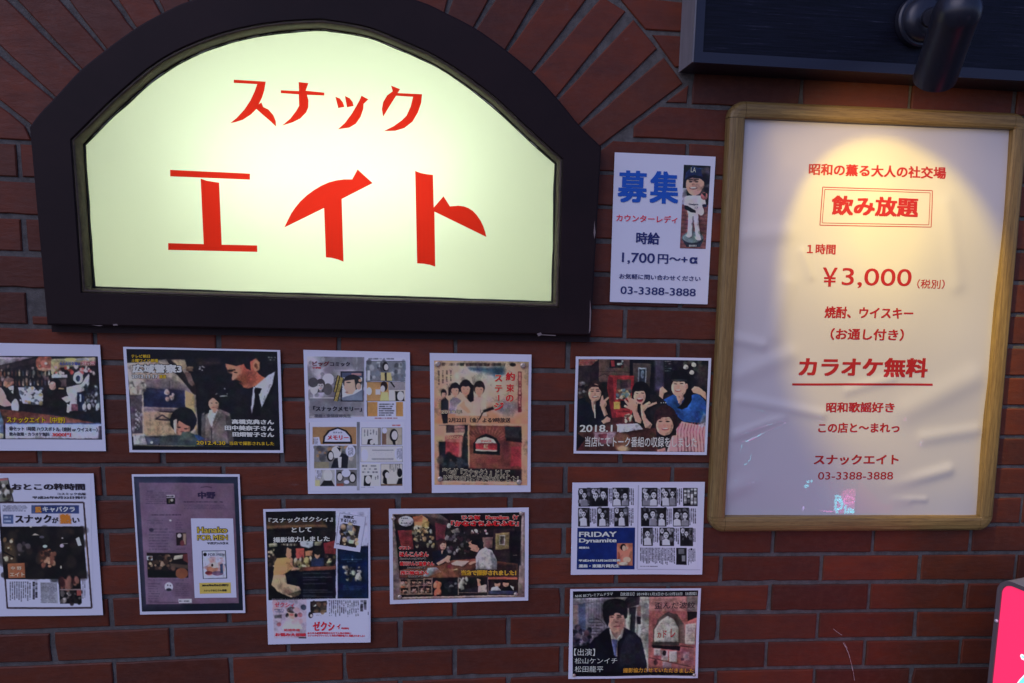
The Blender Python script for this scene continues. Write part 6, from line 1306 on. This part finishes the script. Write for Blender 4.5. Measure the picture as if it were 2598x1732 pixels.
# the sheet under its rippled film
q0 = np.array([[1876, 285], [2590, 312], [2500, 1326], [1826, 1328]], float)
nu, nv = 170, 230
u, v = np.meshgrid(np.linspace(0, 1, nu), np.linspace(0, 1, nv))
c = q0[0] * ((1 - u) * (1 - v))[..., None] + q0[1] * (u * (1 - v))[..., None] + q0[2] * (u * v)[..., None] + q0[3] * ((1 - u) * v)[..., None]
P = at_many(c.reshape(-1, 2), SH)
WAVES = np.random.RandomState(21)
wv_ = [(WAVES.uniform(0, 6.28), WAVES.uniform(5, 26), WAVES.uniform(-0.9, 0.9), WAVES.uniform(0.5, 1.0)) for _ in range(16)] + [(WAVES.uniform(0, 6.28), WAVES.uniform(22, 48), WAVES.uniform(1.1, 1.9), WAVES.uniform(0.7, 1.2)) for _ in range(7)]
FOLD = [(np.array(at(a, b)[[0, 2]]), np.array(at(c_, d_)[[0, 2]]), w_, h_) for a, b, c_, d_, w_, h_ in [
    (1870, 1010, 2080, 1050, .012, .0011), (1850, 1240, 2060, 1150, .02, .0014), (2250, 1230, 2400, 1190, .014, .0014), (2260, 1262, 2340, 1264, .007, .0009), (2300, 1040, 2460, 960, .03, .0016),
    (1880, 600, 1990, 590, .02, .001), (1870, 860, 1930, 875, .012, .0012), (2030, 640, 2050, 700, .01, .0007), (1990, 720, 1960, 850, .02, .0010), (2390, 520, 2420, 720, .02, .0010),
    (1860, 1100, 1980, 1060, .012, .001), (2340, 1110, 2470, 1090, .016, .0011), (2080, 1290, 2300, 1270, .01, .0007), (1900, 330, 1990, 420, .02, .0008), (2150, 990, 2260, 960, .012, .0008), (1870, 950, 2000, 900, .02, .0012)]]
FLAT = [(xz(2150, 1262, SH), 0.15), (xz(1990, 1180, SH), 0.09), (xz(1950, 330, SH), 0.13)]
def film_y(x, z):
    h = 0
    for ph, k, ang, am in wv_:
        h = h + am / k * np.sin(k * (x * math.sin(ang) + z * math.cos(ang)) + ph)
    h = h * 0.0125
    for a, b, w_, h_ in FOLD:
        d = b - a; L2 = d @ d
        t = ((x - a[0]) * d[0] + (z - a[1]) * d[1]) / L2
        tc = np.clip(t, 0, 1)
        dd = (x - a[0] - tc * d[0]) ** 2 + (z - a[1] - tc * d[1]) ** 2
        h = h + 2.6 * h_ * np.exp(-dd / (w_ * w_))
    for (fx, fz), w_ in FLAT:
        h = h * (1 - np.exp(-(((x - fx) ** 2 + (z - fz) ** 2) / (w_ * w_)) ** 2))
    return SH - h - 0.001
P[:, 1] = film_y(P[:, 0], P[:, 2])
idx = np.arange(nu * nv).reshape(nv, nu)
Fc = np.stack([idx[:-1, :-1], idx[1:, :-1], idx[1:, 1:], idx[:-1, 1:]], -1).reshape(-1, 4)
sheet = mesh_obj('poster_sheet', P.tolist(), Fc.tolist(), M['film'], pf, smooth=True)
bv = [(p[0], -0.0015, p[1]) for p in ci]
mesh_obj('backing', bv, [(0, 3, 2, 1)], M['caulk'], pf)
RV, RF = [], []
def flush(name='lettering'):
    if RV:
        mesh_obj(name, RV, RF, M['red_ink'], sheet)
        RV.clear(); RF.clear()
def rt(text, x0, y0, x1, y1, bold=0.02, slope=0.03, lean=-0.06):
    """red lettering in photo units, box x0..x1, y0..y1"""
    V0, Fg = glyph(text, 0.0)
    lo, hi = V0.min(0) - (bold, bold * .7), V0.max(0) + (bold, bold * .7)
    for n, q in enumerate(bold_copies(bold)):
        V = V0 + q
        u, v = (V[:, 0] - lo[0]) / (hi[0] - lo[0]), 1 - (V[:, 1] - lo[1]) / (hi[1] - lo[1])
        X = x0 + u * (x1 - x0) + lean * v * (y1 - y0); Y = y0 + v * (y1 - y0) + slope * u * (x1 - x0)
        p = at_many(np.stack([X, Y], 1), SH - 0.001)
        p[:, 1] = film_y(p[:, 0], p[:, 2]) - 0.0004 - 0.00002 * n
        k = len(RV)
        RV.extend(p.tolist()); RF.extend(tuple(k + i for i in f) for f in Fg)
    flush()
def rl(x0, y0, x1, y1, w):
    a, b = np.array([x0, y0], float), np.array([x1, y1], float)
    n = np.array([-(b - a)[1], (b - a)[0]]) / np.linalg.norm(b - a) * w / 2
    for t in range(24):
        p, q = a + (b - a) * t / 24, a + (b - a) * (t + 1) / 24
        w4 = at_many([p + n, q + n, q - n, p - n], SH - 0.001)
        w4[:, 1] = film_y(w4[:, 0], w4[:, 2]) - 0.0004
        k = len(RV); RV.extend(w4.tolist()); RF.append((k, k + 1, k + 2, k + 3))
C1 = lambda x, y: (1698 + x / 2.6133, y / 2.6133)
C2 = lambda x, y: (1698 + x / 2.6133, 500 + y / 2.6133)
C3 = lambda x, y: (1698 + x / 2.6133, 1132 + y / 2.6133)
def rtc(C, text, x0, y0, x1, y1, **k): rt(text, *C(x0, y0), *C(x1, y1), **k)
rtc(C1, '昭和の薫る大人の社交場', 925, 1080, 1835, 1160, bold=0.033, slope=0.029)
rtc(C1, '飲み放題', 1078, 1293, 1650, 1425, bold=0.04, slope=0.03)
for d in (0, 15):
    tl, tr, br, bl = C1(1014 + d, 1240 + d), C1(1740 - d, 1263 + d), C1(1727 - d, 1505 - d), C1(995 + d, 1492 - d)
    for a, b in ((tl, tr), (tr, br), (br, bl), (bl, tl)): rl(*a, *b, 1.9 if d == 0 else 1.5)
flush('box_line')
rtc(C2, '１時間', 908, 308, 1102, 376, bold=0.03, slope=0.02)
rtc(C2, '￥', 1014, 465, 1112, 592, bold=0.015, slope=0.02)
rtc(C2, '3,000', 1143, 468, 1603, 600, bold=0.005, slope=0.018)
rtc(C2, '（税別）', 1640, 543, 1825, 604, bold=0.01, slope=0.02)
rtc(C2, '焼酎、ウイスキー', 1028, 722, 1615, 800, bold=0.033, slope=0.015)
rtc(C2, '（お通し付き）', 1070, 866, 1555, 945, bold=0.03, slope=0.015)
rtc(C2, 'カラオケ無料', 866, 1060, 1722, 1190, bold=0.04, slope=0.008)
flush('box_line')
rl(*C2(818, 1242), *C2(1748, 1243), 5.5)
flush('underline')
rtc(C2, '昭和歌謡好き', 1044, 1360, 1503, 1428, bold=0.033, slope=0.006)
rtc(C2, 'この店と〜まれっ', 990, 1495, 1535, 1562, bold=0.033, slope=0.004)
rtc(C3, 'スナックエイト', 960, 55, 1525, 122, bold=0.033, slope=0.0)
rtc(C3, '03-3388-3888', 988, 170, 1485, 220, bold=0.004, slope=-0.001)
flush('rule')

# ------------------------------------------------------------------ dark signboard, top right
BF = -0.085
bl = at(1757, 157, BF); br_ = at(2598, 205, BF)
bx0, bz0 = bl[0], bl[2]
bdir = np.array([br_[0] - bl[0], br_[2] - bl[2]]); bdir /= np.linalg.norm(bdir)
print('board edge', bl, br_, bdir)
BW, BH = 1.25, 0.62
brd = empty('signboard', (bx0 + BW / 2, 0, bz0), 'dark navy wooden signboard with a grey left edge above the framed poster', 'signboard')
def bq(s, t):
    """point of the board front: s along its lower edge, t up"""
    return (bx0 + bdir[0] * s - bdir[1] * t * 0.25, bz0 + bdir[1] * s + bdir[0] * t)
E_ = 0.002
def bslab(name, s0, s1, t0, t1, y0, y1, mat):
    return quad_box(name, [bq(s0, t0), bq(s1, t0), bq(s1, t1), bq(s0, t1)], y0, y1, mat, brd)
mw = 0.02
bslab('panel', mw - 0.001, BW - mw + 0.001, mw - 0.001, BH - mw + 0.001, BF + 0.005, -0.001, M['board'])
bslab('moulding', 0.003, BW - 0.003, 0, mw, BF, -0.002, M['board_edge'])
bslab('moulding', 0.003, BW - 0.003, BH - mw, BH, BF, -0.002, M['board_edge'])
bslab('moulding', 0.003, mw, mw, BH - mw, BF + 0.001, -0.002, M['board_edge'])
bslab('moulding', BW - mw, BW - 0.003, mw, BH - mw, BF + 0.001, -0.002, M['board_edge'])
bslab('side_panel', 0, 0.0028, 0.0005, BH - 0.0005, BF + 0.002, -0.0015, M['zinc'])

# ------------------------------------------------------------------ spotlight on the board
def lathe(name, o, axis, prof, mat, parent, seg=40):
    """profile (distance along the axis, radius) turned round the axis that starts at o"""
    ax = Vector(axis).normalized(); u = ax.orthogonal().normalized(); w = ax.cross(u); o = Vector(o)
    V, Fc = [], []
    for d, r in prof:
        for s in range(seg):
            a = 2 * math.pi * s / seg
            V.append(o + ax * d + (u * math.cos(a) + w * math.sin(a)) * r)
    for i in range(len(prof) - 1):
        for s in range(seg):
            t = (s + 1) % seg
            Fc.append((i * seg + s, i * seg + t, (i + 1) * seg + t, (i + 1) * seg + s))
    ob = mesh_obj(name, V, Fc, mat, parent, smooth=True)
    ob.data.set_sharp_from_angle(angle=math.radians(35))
    return ob
PB = at(2330, 57, BF + 0.005)
sp = empty('spotlight', tuple(PB), 'dark grey cylindrical spotlight on a round base screwed to the dark signboard', 'spotlight')
lathe('base_plate', (PB[0], BF + 0.0045, PB[2]), (0, -1, 0), [(0, 0.050), (0.012, 0.050), (0.015, 0.047), (0.015, 0.043), (0.024, 0.041), (0.031, 0.034), (0.034, 0.02), (0.034, 0.001)], M['lamp_paint'], sp)
TOP = at(2428, 32, -0.40)
MOU = at(2371, 199, -0.305)
axis = Vector(MOU - TOP).normalized()
elbow = Vector(TOP) + axis * 0.012
b0 = Vector((PB[0], BF - 0.028, PB[2]))
kn = elbow.lerp(b0, 0.55)
v, f = tube_along([b0, b0 + Vector((0, -0.02, 0)), kn, elbow], [0.011, 0.011, 0.010, 0.010], 16)
mesh_obj('arm', v, f, M['lamp_paint'], sp, smooth=True)
dv = (elbow - b0).normalized()
lathe('knuckle', b0 + dv * 0.03, dv, [(0, 0.001), (0, 0.016), (0.006, 0.019), (0.018, 0.019), (0.024, 0.016), (0.024, 0.001)], M['lamp_paint'], sp)
Lh = (Vector(MOU) - Vector(TOP)).length
HR = 0.0335
head = lathe('lamp_head', TOP, axis, [(0.0, HR), (Lh * 0.62, HR), (Lh * 0.63, HR * 1.012), (Lh, HR * 1.012), (Lh, HR * 0.95)], M['lamp_paint'], sp)
lathe('added_baffle', TOP, axis, [(Lh * 0.999, HR * 0.95), (Lh * 0.43, HR * 0.93), (Lh * 0.42, 0.001)], M['added_baffle'], head)  # unseen black liner added to keep the bright barrel out of the film's reflection
dome = [(0.004, HR * 1.03), (-0.002, HR * 1.03)] + [(-0.002 - HR * 0.98 * math.sin(a), HR * 1.02 * math.cos(a)) for a in np.linspace(0.05, math.pi / 2 - 0.03, 9)]
lathe('dome_cap', TOP, axis, dome, M['lamp_paint'], head)
bo = Vector(TOP) + axis * (Lh * 0.44)
lathe('bulb', bo, axis, [(0, 0.012), (0.02, 0.026), (0.032, 0.026), (0.036, 0.02), (0.037, 0.001)], M['bulb'], head)
sl = bpy.data.lights.new('spot_beam', 'SPOT')
sl.use_nodes = True                           # reflector lamp: the beam is gathered, it does not thin out like a bare bulb's
lf = sl.node_tree.nodes.new('ShaderNodeLightFalloff')
lf.inputs['Strength'].default_value = 6.0
sl.node_tree.links.new(lf.outputs['Constant'], sl.node_tree.nodes['Emission'].inputs['Strength'])
sl.energy = 11.0
sl.color = (1.0, 0.72, 0.05)
sl.spot_blend = 0.36
sl.shadow_soft_size = 0.012
so = bpy.data.objects.new('spot_beam', sl)
col.objects.link(so)
so.location = Vector(TOP) + axis * (Lh * 0.74)
d0 = (Vector(at(2246, 352, SH)) - so.location).normalized(); d1 = (Vector(at(2185, 1230, SH)) - so.location).normalized()
beam = (d0 + d1).normalized()
sl.spot_size = d0.angle(d1) * 1.13
print('beam', math.degrees(sl.spot_size), math.degrees(beam.angle(axis)), so.location, axis)
so.rotation_euler = (-beam).to_track_quat('Z', 'Y').to_euler()
so.parent = sp
so.matrix_parent_inverse = wmat(sp).inverted()
sl2 = bpy.data.lights.new('spot_spill', 'SPOT')
sl2.energy, sl2.color, sl2.spot_size, sl2.spot_blend, sl2.shadow_soft_size = 5.5, (1.0, 0.68, 0.28), math.radians(125), 1.0, 0.015
s2 = bpy.data.objects.new('spot_spill', sl2)
col.objects.link(s2)
s2.location = Vector(TOP) + axis * (Lh * 0.76)
s2.rotation_euler = so.rotation_euler
s2.parent = sp
s2.matrix_parent_inverse = wmat(sp).inverted()
print('lamp', TOP, MOU, math.degrees(math.acos(-axis.z)))

# ------------------------------------------------------------------ pink box sign, lower right corner
e0 = at(2533, 1462, -0.16)
fdir = np.array([0.30, -1.0]); fdir /= np.linalg.norm(fdir)          # along the face, away from the wall
ndir = np.array([-1.0, -0.30]); ndir /= np.linalg.norm(ndir)   # out of the face
FWD, TH = 0.46, 0.2
top, bot = e0[2], 0.12
pb = empty('box_sign', (e0[0], e0[1], bot), 'pink lit box sign with rounded corners at the lower right, standing out from the wall', 'box sign')
def fp(s, t, d=0.0):
    """point of the face: s away from the wall, t down from the top, d out of the face"""
    return (e0[0] + fdir[0] * s + ndir[0] * d, e0[1] + fdir[1] * s + ndir[1] * d, top - t)
Hh = top - bot
def rr(s0, s1, t0, t1, r, n=8):
    o = []
    for cx, ct, a in ((s1 - r, t0 + r, 0), (s0 + r, t0 + r, 90), (s0 + r, t1 - r, 180), (s1 - r, t1 - r, 270)):
        for k in range(n + 1):
            q = math.radians(a + 90 * k / n)
            o.append((cx + r * math.cos(q), ct - r * math.sin(q)))
    return o
rw = 0.009
oo, io = rr(0, FWD, 0, Hh, 0.03), rr(rw, FWD - rw, rw, Hh - rw, 0.023)
n = len(oo)
V = [fp(*p, 0) for p in oo] + [fp(*p, 0) for p in io] + [fp(*p, -0.004) for p in io] + [fp(*p, -TH) for p in oo]
Fc, mi = [], []
for i in range(n):
    j = (i + 1) % n
    Fc += [(i, j, n + j, n + i), (n + i, n + j, 2 * n + j, 2 * n + i), (i, 3 * n + i, 3 * n + j, j)]
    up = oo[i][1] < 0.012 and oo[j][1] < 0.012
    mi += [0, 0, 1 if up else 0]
Fc.append(tuple(range(3 * n, 4 * n))); mi.append(0)
mesh_obj('case', V, Fc, None, pb, mats=[M['box_case'], M['box_top_lit']], mat_ids=mi)
face = mesh_obj('face', [fp(*p, -0.0035) for p in io], [tuple(range(n))], M['pink_face'], pb)
def face_shape(name, pts, d, mat):
    """pts in units of the close-up (origin 2400, 1400, scale 4.722), laid on the plane of the face"""
    V = []
    for x, y in pts:
        r = RM @ np.array([(2400 + x / 4.722 - 1299) / F, 1, -(1400 + y / 4.722 - 866) / F])
        o = np.array(fp(0, 0, d)); nn = np.array([ndir[0], ndir[1], 0])
        V.append(tuple(CAM + r * (((o - CAM) @ nn) / (r @ nn))))
    return mesh_obj(name, V, [tuple(range(len(V)))], mat, face)
face_shape('letter_outline', [(888, 1245), (896, 1226), (910, 1222), (1040, 1290), (1040, 1345), (905, 1285)], -0.0028, M['white_face'])
face_shape('letter', [(907, 1250), (915, 1244), (1040, 1305), (1040, 1322), (912, 1262)], -0.0021, M['cyan_face'])
face_shape('letter_outline', [(830, 1600), (880, 1530), (930, 1478), (1040, 1330), (1100, 1400), (1000, 1600)], -0.0028, M['white_face'])
face_shape('letter', [(845, 1600), (890, 1543), (940, 1490), (1040, 1372), (1100, 1430), (1000, 1600)], -0.0021, M['cyan_face'])
p = np.array(fp(0.006, (1566 - 1462) / 1115 * 1.0, 0.0))
lathe('screw', p, (ndir[0], ndir[1], 0), [(0, 0.0034), (0.002, 0.0034), (0.0035, 0.002), (0.0037, 0.0005)], M['screw'], pb, 14)
v, f = box_mesh(-0.08, 0.08, -0.18, 0.18, 0.0, 0.02)
ang = math.atan2(-fdir[0], -fdir[1])
cc = np.array([e0[0] + fdir[0] * FWD / 2 - ndir[0] * TH / 2, e0[1] + fdir[1] * FWD / 2 - ndir[1] * TH / 2])
mesh_obj('stand', [(cc[0] + q[0], cc[1] + q[1], q[2] if q[2] < 0.01 else bot + 0.001) for q in v], f, M['box_case'], pb)

# ------------------------------------------------------------------ neon sign across the alley, seen mirrored in the poster's film
ND_ = 2.15
def mirror(x, y, d=ND_):
    """where the thing stands whose mirror image shows at C3(x, y)"""
    px, py = C3(x, y)
    p = at(px, py, d)
    return (p[0], 2 * SH - p[1], p[2])
g = mirror(1170, 390)
ns = empty('neon_sign', (g[0], g[1], 0), 'low neon sign with cyan tubes and a pink glow across the alley', 'neon sign')
def neon(name, pts, mat, r=0.006):
    v, f = tube_along([mirror(*p) for p in pts], [r] * len(pts), 8)
    mesh_obj(name, v, f, mat, ns, smooth=True)
for pts in ([(1108, 325), (1103, 370), (1108, 410), (1124, 458)], [(1108, 325), (1132, 335), (1146, 380), (1140, 408), (1120, 412)], [(1168, 388), (1166, 458)], [(1188, 458), (1186, 415), (1200, 408), (1208, 430), (1200, 456), (1188, 456)],
            [(1218, 458), (1216, 415), (1232, 412), (1238, 455)], [(1238, 430), (1252, 424), (1266, 456)], [(886, 278), (893, 256), (906, 262)], [(905, 240), (915, 230)], [(932, 232), (940, 228)], [(1118, 352), (1136, 372)]):
    neon('cyan_tube', pts, M['neon_cyan'])
for pts in ([(1160, 372), (1156, 350), (1172, 344), (1180, 322), (1192, 338), (1206, 328), (1214, 345), (1222, 346), (1222, 372), (1160, 376)], [(1018, 412), (1030, 436)], [(1044, 434), (1090, 430)]):
    neon('pink_tube', pts, M['neon_pink'], 0.004)
for pts in ([(1374, 334), (1398, 352), (1418, 390), (1440, 444)], [(1380, 340), (1400, 400), (1432, 436)], [(796, 428), (826, 404)]):
    neon('violet_tube', pts, M['neon_violet'], 0.005)
q = [mirror(1215 + 115 * math.cos(a) * (1 + 0.12 * math.sin(3 * a)), 385 + 105 * math.sin(a), ND_ + 0.06) for a in np.linspace(0, 2 * math.pi, 29)[:-1]]
mesh_obj('glow_panel', q, [tuple(range(28))], M['pink_glow'], ns)
q = [mirror(x, y, ND_ + 0.07) for x, y in ((770, 190), (1480, 190), (1480, 560), (770, 560))]
q2 = [(p[0], p[1] - 0.03, p[2]) for p in q]
mesh_obj('board', q + q2, [(0, 1, 2, 3), (7, 6, 5, 4), (0, 4, 5, 1), (1, 5, 6, 2), (2, 6, 7, 3), (3, 7, 4, 0)], M['box_case'], ns)
for a in (0.2, 0.8):
    p = np.array(q2[3]) * (1 - a) + np.array(q2[2]) * a
    v, f = tube_along([p + np.array([0, 0.015, 0.01]), (p[0], p[1] + 0.015, 0.0)], [0.02, 0.02], 8)
    mesh_obj('leg', v, f, M['box_case'], ns)
print('neon at', g, q[2])
